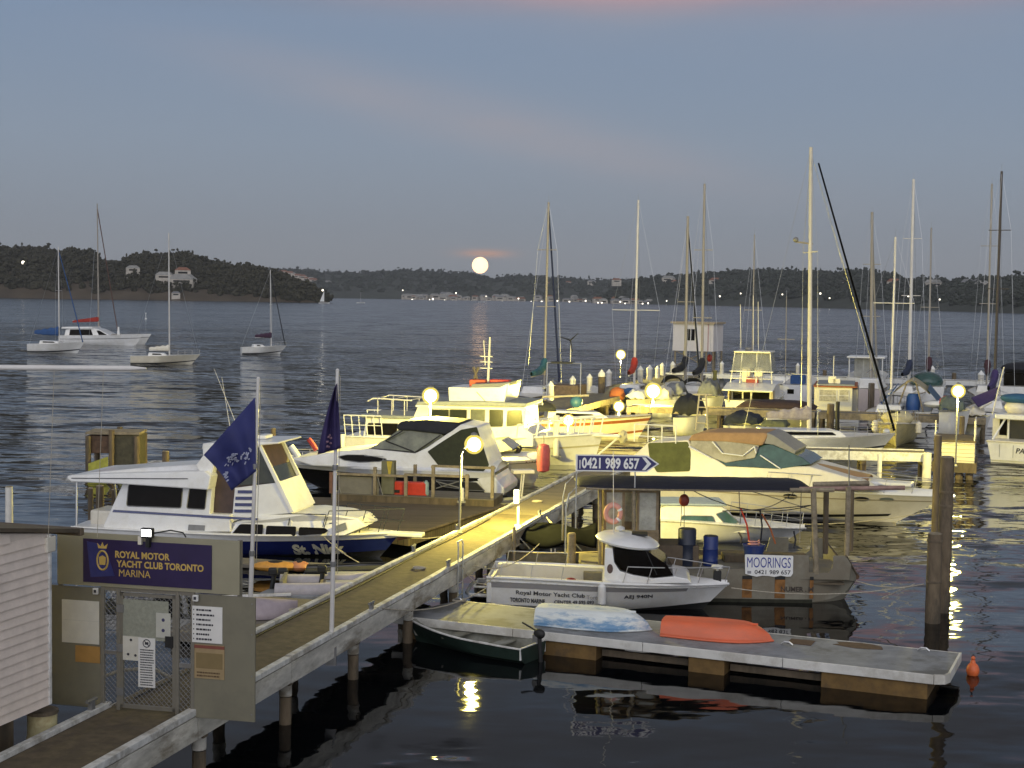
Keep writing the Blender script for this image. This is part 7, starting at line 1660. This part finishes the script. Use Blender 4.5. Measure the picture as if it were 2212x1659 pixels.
# ================================================================== yachts in the marina
def sail_thing(base, top, Y, L_, rz, label, hullm=GEL, cover=None, furl=None, mastm=None, r=.075, beam=1.5, zfb=1.0, mastpos=.58, spread=(.5,), dodger=None, deckm=None, wl=None, sprw=.8, rig=True, stripe=None, boomlen=.32):
    B = Q(base[0], base[1], Y); t = thing('yacht', (B.x, B.y, 0), rz, label, 'yacht'); dirv = Vector((math.cos(rz), math.sin(rz), 0))
    xs = -L_*mastpos; h = Hull(xs, xs+L_*.90, beam, zfb*.9, zfb*1.15, .4, L_*.09, .62, .38, .2, 1.5)
    h.closed(MB()).build('hull', hullm, t, smooth=True); h.deck(MB(), 0, .02, camber=.08).build('deck', deckm or CREAM, t, smooth=True); h.rail(1, 0, .04).build('toe_rail', TIMBL, t)
    h.band(MB(), .30, .40, .012).build('boot_stripe', stripe or DKLINE, t)
    if stripe: h.band(MB(), .78, .90, .012).build('sheer_stripe', stripe, t)
    zd = zfb*.98; x0, x1 = xs+L_*.28, xs+L_*.72; w = lambda z: beam*.55-(z-zd)*.25
    MB().prism([(x0, zd-.1), (x0+.1, zd+.5), (x1-.8, zd+.40), (x1, zd-.05)], lambda z: -w(z), w).build('coachroof', GEL, t, bevel=.05)
    pane(t, 'window', GLASS, [(x0+.5, zd+.15), (x0+.5, zd+.36), (x1-1.2, zd+.30), (x1-1.0, zd+.13)], w, .015)
    T_ = Q(top[0], top[1], Y); tx = (T_-B).dot(dirv); ty = (T_-B).dot(Vector((-dirv.y, dirv.x, 0))); zt_ = T_.z; mm = mastm or ALU
    MB().tube([(0, 0, zd), (tx, ty, zt_)], r, 8, r*.8).build('mast', mm, t, smooth=True)
    MB().tube([(tx, ty, zt_), (tx, ty, zt_+.5)], .015, 4).build('masthead_aerial', STEEL, t)
    top3 = Vector((tx, ty, zt_)); sh = MB(); bow = Vector((xs+L_*.99, 0, zfb*1.15)); st = Vector((xs+.1, 0, zd))
    for s_ in spread:
        c_ = Vector((0, 0, zd)).lerp(top3, s_); MB().tube([c_+Vector((0, -beam*sprw*.6, 0)), c_+Vector((0, beam*sprw*.6, 0))], .03, 5).build('spreader', mm, t)
    if rig:
        c_ = Vector((0, 0, zd)).lerp(top3, spread[-1])
        for sd in (-1, 1): sh.tube([top3, c_+Vector((0, sd*beam*sprw*.6, 0)), (0, sd*beam*.9, zfb)], .012, 3)
        sh.tube([top3, st], .012, 3); 
        if not furl: sh.tube([top3, bow], .012, 3)
        sh.build('rigging', STEEL, t)
    if furl: MB().tube([top3-Vector((-.1, 0, .6)), top3.lerp(bow, .5)+Vector((0, 0, -.05)), bow+Vector((-.1, 0, .3))], .06, 6, .09).build('furled_sail', furl, t)
    bl = L_*boomlen; MB().tube([(-.1, 0, zd+1.3), (-bl, 0, zd+1.2)], .06, 6).build('boom', mm, t)
    if cover:
        def cf(a_, b_):
            an = 2*math.pi*b_; s_ = (.62-.36*a_)*(1+.10*math.sin(a_*23)); return (-.05-bl*a_, .42*s_*math.cos(an), zd+1.32+s_*.35+s_*.62*math.sin(an)+(.55*(1-a_)**6))
        MB().grid(cf, 12, 8).build('sail_cover', cover, t, smooth=True)
    if dodger:
        def df(a_, b_):
            k = 2*b_-1; return (x0-.6+1.1*a_, beam*.55*k, zd+.45+(.62*(1-abs(k)**3))*(1-.5*a_**2))
        MB().grid(df, 5, 8).build('spray_dodger', dodger, t, smooth=True, solid=.02)
    h.bowrail(.80, .99, .6, 3, .08, .018, mid=False).build('pulpit', STEEL, t)
    return t, h
away = math.pi/2-rad(17)
COVK = CANB; TEAL = mat('teal_canvas', (.03, .12, .16), .8, var=.3)
sail_thing((1176, 800), (1185, 437), 108, 10.5, away, 'yacht with teal sail cover and tan mast beyond the white piles', cover=TEAL, furl=mat('furl_blue', (.02, .03, .09), .8), r=.10, spread=(.45, .75))
sail_thing((1370, 820), (1379, 432), 112, 10, away+.1, 'white masted yacht with bright red sail cover on the far jetty', cover=mat('bright_red', (.50, .04, .02), .75, var=.25), mastm=WMAST, r=.10, spread=(.42,), sprw=2.0, boomlen=.36)
sail_thing((1480, 815), (1486, 467), 116, 10.5, away-.1, 'yacht with black sail cover in front of the hut, shorter of the pair', cover=COVK, furl=DKLINE, r=.13, dodger=CANB)
sail_thing((1516, 820), (1522, 397), 113, 11.5, away, 'tall masted yacht with dark cover just right of the hut window', cover=COVK, r=.11, dodger=CANB, spread=(.35, .68))
sail_thing((1625, 790), (1630, 507), 120, 9, away, 'thin masted yacht hidden behind the flybridge cruiser', r=.06)
sail_thing((1882, 820), (1884, 458), 122, 11, away-.05, 'yacht with thick tan mast behind the hardtop boat', r=.14, furl=mat('furl_pale', (.35, .33, .3), .8), spread=(.4, .7))
sail_thing((1924, 880), (1935, 512), 94, 9, away, 'slender white masted yacht beside the blue tents', mastm=WMAST, r=.08, spread=(.62,), sprw=1.4)
sail_thing((1964, 815), (1974, 387), 116, 12, away-.1, 'yacht with bright tall white mast and navy cover', mastm=WMAST, cover=mat('navy_cover', (.02, .03, .07), .8), r=.13, spread=(.45, .72))
sail_thing((2006, 812), (2012, 492), 122, 10, away, 'yacht with plain thin mast right of the bright tall one', cover=mat('maroon_cover', (.06, .02, .03), .8), r=.08, spread=(.5,))
sail_thing((2132, 820), (2143, 397), 118, 11, away, 'yacht with pale mast near the right edge, left of the dark one', cover=mat('maroon_cover', (.06, .02, .03), .8), r=.09, spread=(.42, .7))
sail_thing((2148, 850), (2164, 370), 100, 11, away-.1, 'yacht with dark tapering mast nearest the right edge', mastm=mat('mast_dark', (.06, .05, .05), .6), r=.10, spread=(.5, .75), cover=mat('purple_cover', (.05, .03, .13), .8), boomlen=.42)
sail_thing((1697, 812), (1699, 640), 125, 6, away, 'small yacht with short thin mast beside the flybridge cruiser', r=.04, rig=False)
# the nearest yacht with the tall mast and dark furled stay
t, fr, h = yacht((1610, 984), (1945, 985), 'long low white yacht with very tall mast and black furled headsail', (1748, 935), (1752, 318), (1655, 905), mat('cover_grey', (.36, .32, .33), .8, var=.3), dirn=1, furl=None, fb=.88, half=1.6, mr=.125, mastm=mat('mast_grey', (.50, .48, .46), .5), cabin=(.12, .74, .42), spread=.64, covh=.5)
p0 = fr.sz(1768, 352, 0); p1 = fr.sz(1932, 930, 0); MB().tube([(p0[0], 0, p0[1]), (p1[0], 0, p1[1])], .045, 8, .07).build('furled_sail', mat('furl_black', (.004, .004, .006), 1), t, smooth=True); MT['furl_black'].node_tree.nodes['Principled BSDF'].inputs['Specular IOR Level'].default_value = 0
q = fr.sz(1719, 522, 0); MB().tube([(q[0], 0, q[1]), (q[0]+.9, 0, q[1]-.1)], .05, 5).build('radar_bracket', ALU, t); MB().ball((q[0], 0, q[1]+.1), .14).build('radar_reflector', GREYM, t)
# red striped sloop near the small lamp
sail_thing((1275, 900), (1276, 899), 82, 8.5, rad(8), 'cream sloop with varnished stripe and arched cover frame by the small lamp', hullm=CREAM, stripe=mat('varnish_stripe', (.28, .09, .03), .5), r=.02, rig=False, beam=1.3, dodger=CANB, cover=None, zfb=1.15)
B = Q(1245, 868, 82); b = thing('mooring_float', B, 0, 'round blue float tied at the stern of the cream sloop', 'float'); MB().ball((0, 0, 0), .36, .36, .34).build('body', mat('float_blue', (.04, .13, .22), .5), b, smooth=True)
# bow-on old yellowed boat with fenders
def bow_on():
    B = P(1935, 968, 0); rz = math.atan2(-1, -.28); t = thing('bow_on_boat', (B.x, B.y+.0, 0), rz, 'yellowed cream boat seen bow on with fenders and stowed canvas', 'motorboat')
    h = Hull(-8, -.4, 1.2, .95, 1.35, .5, .6, .9, .45, .2, 1.5); hm = mat('hull_yellowed', (.60, .53, .30), .5, var=.25, scale=3)
    h.closed(MB()).build('hull', hm, t, smooth=True); h.deck(MB(), 0, .02, camber=.1).build('deck', hm, t); h.rail(1, 0, .05).build('gunwale', CREAM, t)
    MB().ball((-1.5, 0, 1.5), 1.0, .85, .45, 14, 8, .15).build('stowed_canvas', mat('canvas_cream', (.58, .52, .33), .8, var=.2), t, smooth=True); MB().box(-1.2, -.8, -.35, .15, 1.6, 1.95).build('hatch', BLACK, t, bevel=.05)
    MB().ball((.35, -.5, .9), .28, .2, .16).build('anchor', WHITE, t, smooth=True)
    for y_ in (-1.0, 1.0): MB().lathe([(.05, 0), (.17, .1), (.17, .6), (.05, .7)], (-1.0, y_*1.15, .7), 10).build('fender', CREAM, t, smooth=True)
    h.bowrail(.6, .98, .7, 4, .05, .02).build('pulpit', STEEL, t)
bow_on()

# ------------------------------------------------------------------ motor boats seen from astern
def stern_boat(xl, xr, ywl, Y, label, zt=1.0, L_=9, hullm=GEL, rz=None, cat='motorboat', name='moored_boat'):
    a = Q(xl, ywl, Y); b = Q(xr, ywl, Y); w = (b-a).length/2; c_ = (a+b)/2; rz = away if rz is None else rz
    t = thing(name, (c_.x, c_.y, 0), rz, label, cat); h = Hull(0, L_*.9, w, zt, zt*1.25, .4, L_*.08, .95, .5, .15, 1.5)
    h.closed(MB()).build('hull', hullm, t, smooth=True); h.deck(MB(), 0, .02, camber=.05).build('deck', CREAM, t); h.rail(1, 0, .05).build('gunwale', PAINT, t); h.band(MB(), .3, .38, .01).build('boot_stripe', DKLINE, t)
    return t, h, w
def fly_cruiser():
    Y = 97; c = lambda zx, zy: (1353.7+.1823*zx, 720+.1823*zy)
    t, h, w = stern_boat(1562, 1672, 895, Y, 'white flybridge cruiser with clear curtains seen from astern', 1.25, 10.5, rz=away, cat='motor cruiser')
    o = Vector(t.location); k = Y/3200
    zz = lambda zy: Q(1620, c(0, zy)[1], Y).z; wx = lambda a: abs(a)*.1823*k
    z_roof, z_rail, z_deck, z_ov, z_cock = zz(240), zz(460), zz(600), zz(680), zz(830)
    # x forward (away), y across
    MB().box(1.0, 4.6, -w*.86, w*.86, 1.1, z_deck-.05).build('saloon', GEL, t, bevel=.04); MB().box(.985, .999, -w*.72, w*.72, 1.25, z_ov-.15).build('saloon_door', GLASS, t); MB().box(.96, .98, -.05, .05, 1.25, z_ov-.15).build('door_frame', PAINT, t); MB().box(.96, .98, w*.3, w*.36, 1.25, z_ov-.15).build('door_frame', PAINT, t)
    MB().prism([(-.9, z_ov), (-.9, z_ov+.08), (1.2, z_deck), (5.0, z_deck+.02), (5.0, z_deck-.12), (1.2, z_deck-.14)], -w*.98, w*.98).build('flybridge_deck', GEL, t, bevel=.03)
    for y_ in (-w*.9, w*.8): MB().box(-.1, .9, y_-.05, y_+.05, 1.1, z_ov).build('side_wing', mat('wing_cream', (.50, .42, .26), .6), t)
    cl = mat('curtain_clear', (.22, .23, .23), .25, var=.35, scale=2.5, alpha=.55)
    b = MB(); b.add([(.9, -w*.80, z_rail), (.9, w*.80, z_rail), (1.2, w*.68, z_roof), (1.2, -w*.68, z_roof), (3.6, -w*.8, z_rail), (3.6, w*.8, z_rail), (3.3, w*.68, z_roof), (3.3, -w*.68, z_roof)], [(0, 1, 2, 3), (4, 5, 6, 7), (0, 3, 7, 4), (1, 2, 6, 5)]); b.build('clear_curtain', cl, t)
    MB().box(1.0, 3.5, -w*.72, w*.72, z_roof, z_roof+.12).build('bimini_roof', CREAM, t, bevel=.04)
    b = MB()
    for y0, y1 in ((-.82, -.70), (.82, .70), (-.2, -.18), (.45, .40)): b.tube([(.87, w*y0, z_deck), (1.17, w*y1, z_roof)], .035, 5)
    b.tube([(.86, -w*.85, z_rail), (.86, w*.85, z_rail)], .04, 5); b.tube([(.88, -w*.85, z_deck+.3), (.88, w*.85, z_deck+.3)], .025, 5); b.build('curtain_frame', PAINT, t)
    for y_ in (-.2, .3): MB().box(1.7, 2.2, w*y_-.3, w*y_+.25, z_deck, z_rail+.25).build('helm_seat', CREAM, t, bevel=.08)
    MB().box(1.3, 1.6, -.4, .4, z_deck, z_deck+.35).build('bench', mat('bench_red', (.25, .04, .04), .7), t)
    for y_, hh in ((-.15, 3.4), (.05, 3.8), (.55, 3.2)): MB().tube([(2.2, w*y_, z_roof+.1), (2.2, w*y_+.1, z_roof+hh)], .02, 5).build('aerial', WMAST, t)
    MB().lathe([(.22, 0), (.25, .08), (.2, .2), (.05, .24)], (2.2, w*.25, z_roof+.12), 12).build('radome', GREYM, t)
fly_cruiser()
def boat_cover(px0, px1, yt, yb, Y, depth, m, label, name='covered_boat', cat='covered boat', lump=.25):
    a = Q(px0, yb, Y); b = Q(px1, yt, Y); w = b.x-a.x; t = thing(name, ((a.x+b.x)/2, Y, 0), JA, label, cat); zt = b.z; z0 = max(.05, a.z)
    def fn(u, v):
        k = 2*u-1; q = 2*v-1; e = (1-abs(k)**3)*(1-abs(q)**3); n_ = mnoise.noise(Vector((k*2.2+a.x, q*2.2, 3)))
        return (k*w/2, q*depth/2+depth/2, z0+(zt-z0)*(.45+.55*e**.5)+(zt-z0)*lump*n_)
    g_ = MB().grid(fn, 14, 10); g_.build('cover', m, t, smooth=True, solid=.02)
    h = Hull(-w/2, w/2, depth*.4, z0+.25*(zt-z0), z0+.35*(zt-z0), .3, .3, .8, .5); hb = h.closed(MB()); hb.v = [(x, y+depth/2, z) for x, y, z in hb.v]; hb.build('hull', GEL if m != GEL else CREAM, t, smooth=True)
    return t
boat_cover(1590, 1760, 869, 893, 90.5, 3.0, mat('cover_maroon', (.035, .018, .022), .85, var=.3), 'long low boat under dark maroon cover on the cross jetty', lump=.1)
boat_cover(1450, 1510, 858, 920, 84, 3.0, CANB, 'black covered boat hump behind the ladder')
boat_cover(1560, 1640, 896, 930, 82, 2.6, mat('cover_night', (.015, .02, .035), .85, var=.3), 'low dark blue covered boat under the cross jetty')
boat_cover(1430, 1475, 830, 868, 100, 2.6, mat('cover_grey2', (.22, .23, .24), .8, var=.2), 'grey covered boat between the bright lamp and the greenish pile')
boat_cover(1505, 1550, 826, 874, 99, 3.0, mat('cover_slate', (.17, .18, .19), .8, var=.2), 'slate grey covered boat left of the flybridge cruiser')
boat_cover(1350, 1392, 845, 872, 98, 2.4, GEL, 'white lumpy covered boat left of the large lamp')
boat_cover(1405, 1445, 838, 878, 97, 2.6, CREAM, 'cream boat glowing beside the large lamp')
boat_cover(2030, 2085, 862, 902, 84, 2.6, mat('cover_green', (.10, .13, .13), .8, var=.3), 'blue green covered boat under the right lamp')
boat_cover(2085, 2130, 880, 910, 86, 2.2, CREAM, 'cream tender beside the purple sail cover')
boat_cover(1642, 1700, 908, 935, 79, 2.2, mat('cover_olive', (.10, .11, .07), .8, var=.3), 'olive covered dinghy under the cross jetty')
t, h, w = stern_boat(1168, 1262, 890, 100, 'white yacht with solar arch and wind turbine beyond the white piles', 1.1, 9)
b = MB()
for y_ in (-w*.8, w*.8): b.tube([(.2, y_, 1.0), (.2, y_, 3.4)], .04, 6)
b.tube([(.2, -w*.8, 3.4), (.2, w*.8, 3.4)], .04, 6); b.build('arch', STEEL, t); MB().box(.0, .9, -w*.4, w*.6, 3.42, 3.48).build('solar_panel', DKLINE, t)
MB().box(.4, 2.6, -w*.7, w*.7, 1.1, 1.9).build('cockpit_tent', mat('tent_brown', (.14, .10, .08), .8, var=.4), t, bevel=.1)
MB().tube([(.2, -w*.3, 3.4), (.2, -w*.3, 4.9)], .03, 6).build('turbine_pole', WMAST, t); q = MB()
for a_ in (.3, 2.4, 4.5): q.tube([(.1, -w*.3, 4.95), (.1, -w*.3+.75*math.cos(a_), 4.95+.75*math.sin(a_))], .05, 4, .02)
q.build('turbine_blade', BLACK, t)
# small boats around the right half
t, h, w = stern_boat(1690, 1752, 852, 112, 'white yacht stern with dark porthole left of the tall mast', 1.5, 8, cat='yacht'); MB().box(-.03, .0, w*.2, w*.65, .8, 1.15).build('stern_window', GLASS, t); MB().box(.2, 1.4, -w*.5, w*.5, 1.5, 2.2).build('spray_hood', CANBL, t, bevel=.1); MB().tube([(0, -w*.8, 1.5), (0, -w*.8, 2.3), (0, w*.8, 2.3), (0, w*.8, 1.5)], .03, 5).build('pushpit', STEEL, t)
t, h, w = stern_boat(1846, 1904, 856, 106, 'pinkish white boat stern between houseboat and blue tents', 1.6, 8, hullm=mat('hull_pinkish', (.60, .52, .50), .5, var=.1)); MB().box(.6, 2.6, -w*.7, w*.7, 1.6, 2.3).build('cabin', GEL, t, bevel=.05)
t, h, w = stern_boat(1828, 1910, 832, 126, 'white hardtop cruiser on the farthest jetty', 1.4, 9); MB().box(.8, 3.0, -w*.62, w*.62, 1.4, 3.0).build('wheelhouse', mat('wheelhouse_grey', (.35, .36, .36), .5, var=.3, scale=2), t, bevel=.06); MB().box(-.2, 3.6, -w*.98, w*.98, 3.05, 3.2).build('hardtop', GEL, t, bevel=.05)
for y_ in (-w*.85, w*.85): MB().tube([(0, y_, 1.4), (0, y_, 3.05)], .05, 6).build('hardtop_post', WHITE, t)
t, h, w = stern_boat(1960, 2040, 848, 114, 'low white boat with curved dark screen behind the blue tents', 1.4, 8); MB().ball((1.6, 0, 1.7), 1.4, w*.9, .8, 14, 8).build('curved_screen', GLASSG, t, smooth=True)
t, h, w = stern_boat(2160, 2260, 845, 112, 'dark topped cruiser at the right edge of the far jetty', 1.6, 10); MB().box(.5, 3.2, -w*.8, w*.8, 1.6, 2.6).build('cabin', GLASS, t, bevel=.1); MB().ball((1.8, 0, 2.9), 1.8, w*.95, .5, 14, 8).build('bimini', CANN, t, smooth=True)
# cream houseboat
def houseboat():
    fr = Frame((1757, 896), (1850, 899), .4, 0); t = fr.thing('houseboat', 'cream lit houseboat cabin with curtained windows and rust red roof edge', 'houseboat'); Z = lambda px_, py_: fr.sz(px_, py_, 0)
    x0, z0 = Z(1758, 892); x1, z1 = Z(1842, 838)
    MB().box(x0, x1, 0, 5.5, .4, z1).build('cabin', mat('cabin_cream', (.74, .70, .52), .5, var=.06), t, bevel=.05); MB().box(x0-.3, x1+.5, -.3, 6.2, -.2, .4).build('hull', GEL, t, bevel=.1)
    MB().box(x0-.08, x1+.3, -.1, 5.7, z1+.003, z1+.10).build('roof_edge', mat('roof_rust', (.32, .10, .03), .7, var=.3), t, bevel=.02); MB().box(x0+.1, x1+.1, .1, 5.4, z1+.103, z1+.2).build('roof', MT['roof_slate'], t)
    for a, b_ in ((1770, 1807), (1813, 1833)):
        xa, za = Z(a, 866); xb_, zb_ = Z(b_, 843); f = MB().box(xa, xb_, -.03, -.003, za, zb_).build('window', mat('curtained_glass', (.45, .42, .32), .4, var=.5, scale=7), t)
        b = MB(); b.box(xa-.04, xa, -.05, -.003, za, zb_); b.box(xb_, xb_+.04, -.05, -.003, za, zb_); b.box(xa, xb_, -.05, -.03, (za+zb_)/2-.02, (za+zb_)/2+.02); b.build('window_frame', PAINT, f)
    MB().box(x1, x1+.35, .2, 5.2, .4, z1-.1).build('side_screen', mat('side_grey', (.25, .24, .22), .7), t)
    for px_, hh in ((1797, .5), (1806, .35)): x, _ = Z(px_, 840); MB().box(x-.25, x+.25, .6, 1.0, z1+.2, z1+.2+hh).build('vent_box', CREAM, t, bevel=.04)
    x, _ = Z(1800, 800); MB().tube([(x, .8, z1+.5), (x, .8, Z(1800, 770)[1])], .03, 5).build('aerial', WMAST, t)
houseboat()
# boat with tan ridge tent and blue side sheets
def tent_boat():
    Y = 93; t, h, w = stern_boat(1925, 2010, 905, Y, 'boat under tan ridge tent with spread blue side sheets', 1.0, 7); k = Y/3200
    zr = Q(1950, 822, Y).z; ze = Q(1950, 850, Y).z
    MB().prism([(0, 0), (0, 0)], 0, 0) if False else None
    def rf(u, v): q = 2*v-1; return (5.0*u-.3, q*w*.9, zr-(zr-ze)*abs(q)**1.2+.05*math.sin(u*15)*(abs(q)))
    MB().grid(rf, 10, 10).build('ridge_tent', mat('tent_tan', (.32, .28, .18), .8, var=.2), t, smooth=True, solid=.02)
    for s_, m in ((-1, CANBL), (1, mat('tent_blue', (.05, .10, .17), .8, var=.2))):
        b = MB(); b.add([(-.35, -s_*w*.80, ze+.3), (4.5, -s_*w*.80, ze+.4), (4.5, -s_*w*1.75, ze-1.0), (-.35, -s_*w*1.75, ze-1.1)], [(0, 1, 2, 3)]); b.build('side_sheet', m, t, solid=.03)
    for y_ in (-.6, .7): MB().tube([(-.2, w*y_, 1.0), (-.2, w*y_*.3, zr)], .05, 6).build('pole', TIMBL, t)
    MB().lathe([(.4, 0), (.45, .3), (.42, .9), (.3, 1.1)], (.3, -.1, 1.0), 14).build('blue_drum', mat('drum_blue', (.02, .08, .28), .5), t, smooth=True)
    MB().ball((.0, -w*1.15, 1.5), .75, .7, .25, 12, 8).build('white_tender', WHITE, t, smooth=True)
tent_boat()
# boat at the right edge, seen from astern
def right_boat():
    Y = 71; c = lambda zx, zy: (2096.8+.1388*zx, 806.5+.1388*zy); fr = Frame((2140, 998), (2230, 1004), 0, 0)
    t = fr.thing('cabin_cruiser', 'white cabin cruiser seen from astern at the right edge with dark doorway', 'motor cruiser'); Z = lambda zx, zy, yl=0: fr.sz(*c(zx, zy), yl)
    x0, zt = Z(255, 1062); x1 = x0+3.1; zb = .12
    MB().prism([(x0, zt), (x0+.22, zb), (x1-.22, zb), (x1, zt)], 0, .12).build('transom', GEL, t); MB().prism([(x0, zt), (x0+.25, -.3), (x1-.25, -.3), (x1, zt)], .123, 8.0).build('hull', GEL, t)
    MB().box(x0-.03, x1+.03, -.06, 8.0, zt+.003, zt+.09).build('coaming', CREAM, t, bevel=.03)
    for zx in (448, 660): x, _ = Z(zx, 1200); MB().box(x-.012, x+.012, -.006, 0, zb+.15, zt-.1).build('transom_seam', GREYM, t)
    xr0, zr = Z(385, 705, 1.2); MB().box(xr0, xr0+2.4, 1.1, 5.5, zr, zr+.24).build('cabin_roof', GEL, t, bevel=.04)
    xd0, _ = Z(600, 800, 1.3); xw0, _ = Z(440, 800, 1.3)
    MB().box(xw0-.35, xr0+2.3, 1.5, 5.2, zt, zr).build('cabin', mat('cabin_pale', (.58, .56, .50), .5, var=.1), t)
    MB().box(xd0, xd0+1.05, 1.46, 1.497, zt+.05, zr-.05).build('doorway', BLACK, t); a, za = Z(440, 960, 1.4); b_, zb_ = Z(565, 720, 1.4); MB().box(a, b_, 1.46, 1.497, za, zb_).build('cabin_window', GLASS, t); MB().box(xd0-.09, xd0-.02, 1.4, 1.497, zt, zr).build('door_post', PAINT, t)
    a, za = Z(700, 1245); b_, zb_ = Z(830, 1180); text_on('lettering', 'PA', INK, t, lambda u, v, w: (a+.42*u+.05*v, -.008-.01*w, za+.26*v), .02)
    cx_, cz_ = Z(690, 540, 2); MB().ball((cx_, 2.4, cz_+.0), .62, .5, .38, 14, 8).build('roof_tender', CREAM, t, smooth=True); cx_, cz_ = Z(720, 400, 2); MB().ball((cx_, 2.4, cz_), .95, .6, .26, 14, 8, .1).build('blue_cover', mat('cover_blue2', (.02, .09, .20), .8), t, smooth=True)
    p, q = Z(340, 640, .5), Z(520, -100, .5); MB().tube([(p[0], .5, p[1]), (q[0], .5, q[1])], .035, 6).build('aerial', WMAST, t)
    MB().tube([(x0+.1, .6, zt), (x0+.55, 1.4, zr)], .05, 6).build('cabin_strut', GEL, t)
right_boat()
a = Q(2098, 860, 86); t = thing('purple_awning', a, JA, 'slanting purple sail cover with white batten near the right lamp', 'sail cover'); d = Q(2153, 836, 86)-a; d2 = Q(2112, 880, 86)-a
MB().add([(0, 0, 0), tuple(d), tuple(d+Vector((-.2, 0, -.75))), tuple(d2), (0, .5, 0), tuple(d+Vector((0, .5, 0))), tuple(d+Vector((-.2, .5, -.75))), tuple(d2+Vector((0, .5, 0)))], [(0, 1, 2, 3), (4, 5, 6, 7), (0, 1, 5, 4), (1, 2, 6, 5), (2, 3, 7, 6), (3, 0, 4, 7)]).build('cloth', mat('purple_cloth', (.05, .03, .12), .8, var=.2), t, bevel=.04); MB().tube([tuple(d2+Vector((.1, -.1, -.05))), tuple(d+Vector((-.3, -.1, -.85)))], .07, 6).build('batten', CREAM, t)
# ladder standing by the cross jetty
fr = Frame((1500, 930), (1525, 931), .6, 0); t = fr.thing('ladder', 'pale aluminium step ladder standing in front of the cross jetty', 'ladder')
p = [fr.sz(1503, 928, 0), fr.sz(1509, 853, 0), fr.sz(1529, 930, 0), fr.sz(1523, 853, 0)]
b = MB(); b.tube([(p[0][0], 0, p[0][1]), (p[1][0], .3, p[1][1])], .05, 6); b.tube([(p[2][0], 0, p[2][1]), (p[3][0], .3, p[3][1])], .05, 6); b.tube([(p[1][0]-.35, .3, p[1][1]), (p[3][0]+.35, .3, p[3][1])], .05, 6); b.build('stile', ALU, t)
for k in (.2, .42, .64, .84): MB().tube([(p[0][0]+(p[1][0]-p[0][0])*k, .3*k, p[0][1]+(p[1][1]-p[0][1])*k), (p[2][0]+(p[3][0]-p[2][0])*k, .3*k, p[2][1]+(p[3][1]-p[2][1])*k)], .035, 5).build('rung', ALU, t)
# coloured bits on the far jetty
for px_, py_, Y, r, m, nm, lb in ((1333, 853, 100, .50, mat('tarp_orange', (.40, .12, .04), .8), 'tarpaulin', 'rusty orange tarpaulin heap behind the small lamps'), (1361, 851, 101, .42, CANBL, 'tarpaulin', 'blue tarpaulin heap right of the rusty orange one'), (2043, 868, 88, .35, mat('float_rose', (.35, .05, .06), .7), 'mooring_float', 'dull red float hanging near the right lamp'), (2064, 873, 87, .40, mat('float_peach', (.55, .33, .15), .7), 'mooring_float', 'peach coloured box float under the right lamp')):
    c_ = Q(px_, py_, Y); t = thing(nm, (c_.x, c_.y, c_.z-r), 0, lb, 'tarpaulin' if nm == 'tarpaulin' else 'float'); MB().ball((0, 0, r), r*1.15, r, r, 12, 8, .18).build('cloth' if nm == 'tarpaulin' else 'body', m, t, smooth=True)
# tender with a small cream console near the lamp post
B = P(1140, 1110, 0); t = thing('console_tender', (B.x, B.y, 0), .3, 'small tender with raised cream console beside the walkway', 'tender'); h = Hull(-1.4, 1.3, .7, .5, .65, .2, .3, .9, .5); h.closed(MB()).build('hull', mat('tender_stone', (.34, .34, .27), .6, var=.2), t, smooth=True); h.deck(MB(), -.1).build('floor', GREYP, t)
zc_ = Q(1126, 1022, B.y).z
for y_ in (-.12, .12): MB().tube([(-.3, y_, .4), (-.2, y_, zc_)], .03, 6).build('console_leg', WMAST, t)
MB().box(-.62, .18, -.2, .2, zc_, zc_+.14).build('console_top', CREAM, t, bevel=.03)

# ------------------------------------------------------------------ dockside clutter
for i, (px_, py_, lb) in enumerate([(905, 1230, 'coil of pale rope lying on the walkway near the ladder hoop'), (640, 1322, 'coil of rope on the walkway behind the gate'), (1160, 1085, 'coil of rope on the lit part of the walkway')]):
    w_ = P(px_, py_, 1.2); loops(w_.x, w_.y, 1.2, .15, 3, ROPE, 'rope_coil', lb)
o = MB().tube([wloc(.16+.03*math.sin(k*.7), -5+k*.9, 1.222) for k in range(24)], .016, 5).build('power_cable', BLACK, smooth=True); tag(o, 'black power cable running along the left kerb of the walkway', 'cable')
def add_fender(fr, h, px_, py_, label, m=GEL):
    x, z = fr.sz(px_, py_, -h.half); t = fr.thing('fender', label, 'fender', 'fenders hanging on the berthed boats'); y_ = -h.y_at(x, .5)-.13
    MB().lathe([(.03, z-.28), (.10, z-.22), (.11, z), (.10, z+.22), (.03, z+.28)], (x, y_, 0), 12).build('body', m, t, smooth=True); MB().tube([(x, y_, z+.26), (x, y_+.1, z+.6)], .01, 4).build('lanyard', ROPE, t)
add_fender(cbf, cbh, 1300, 1285, 'white fender on the near side of the club boat below its wheelhouse')
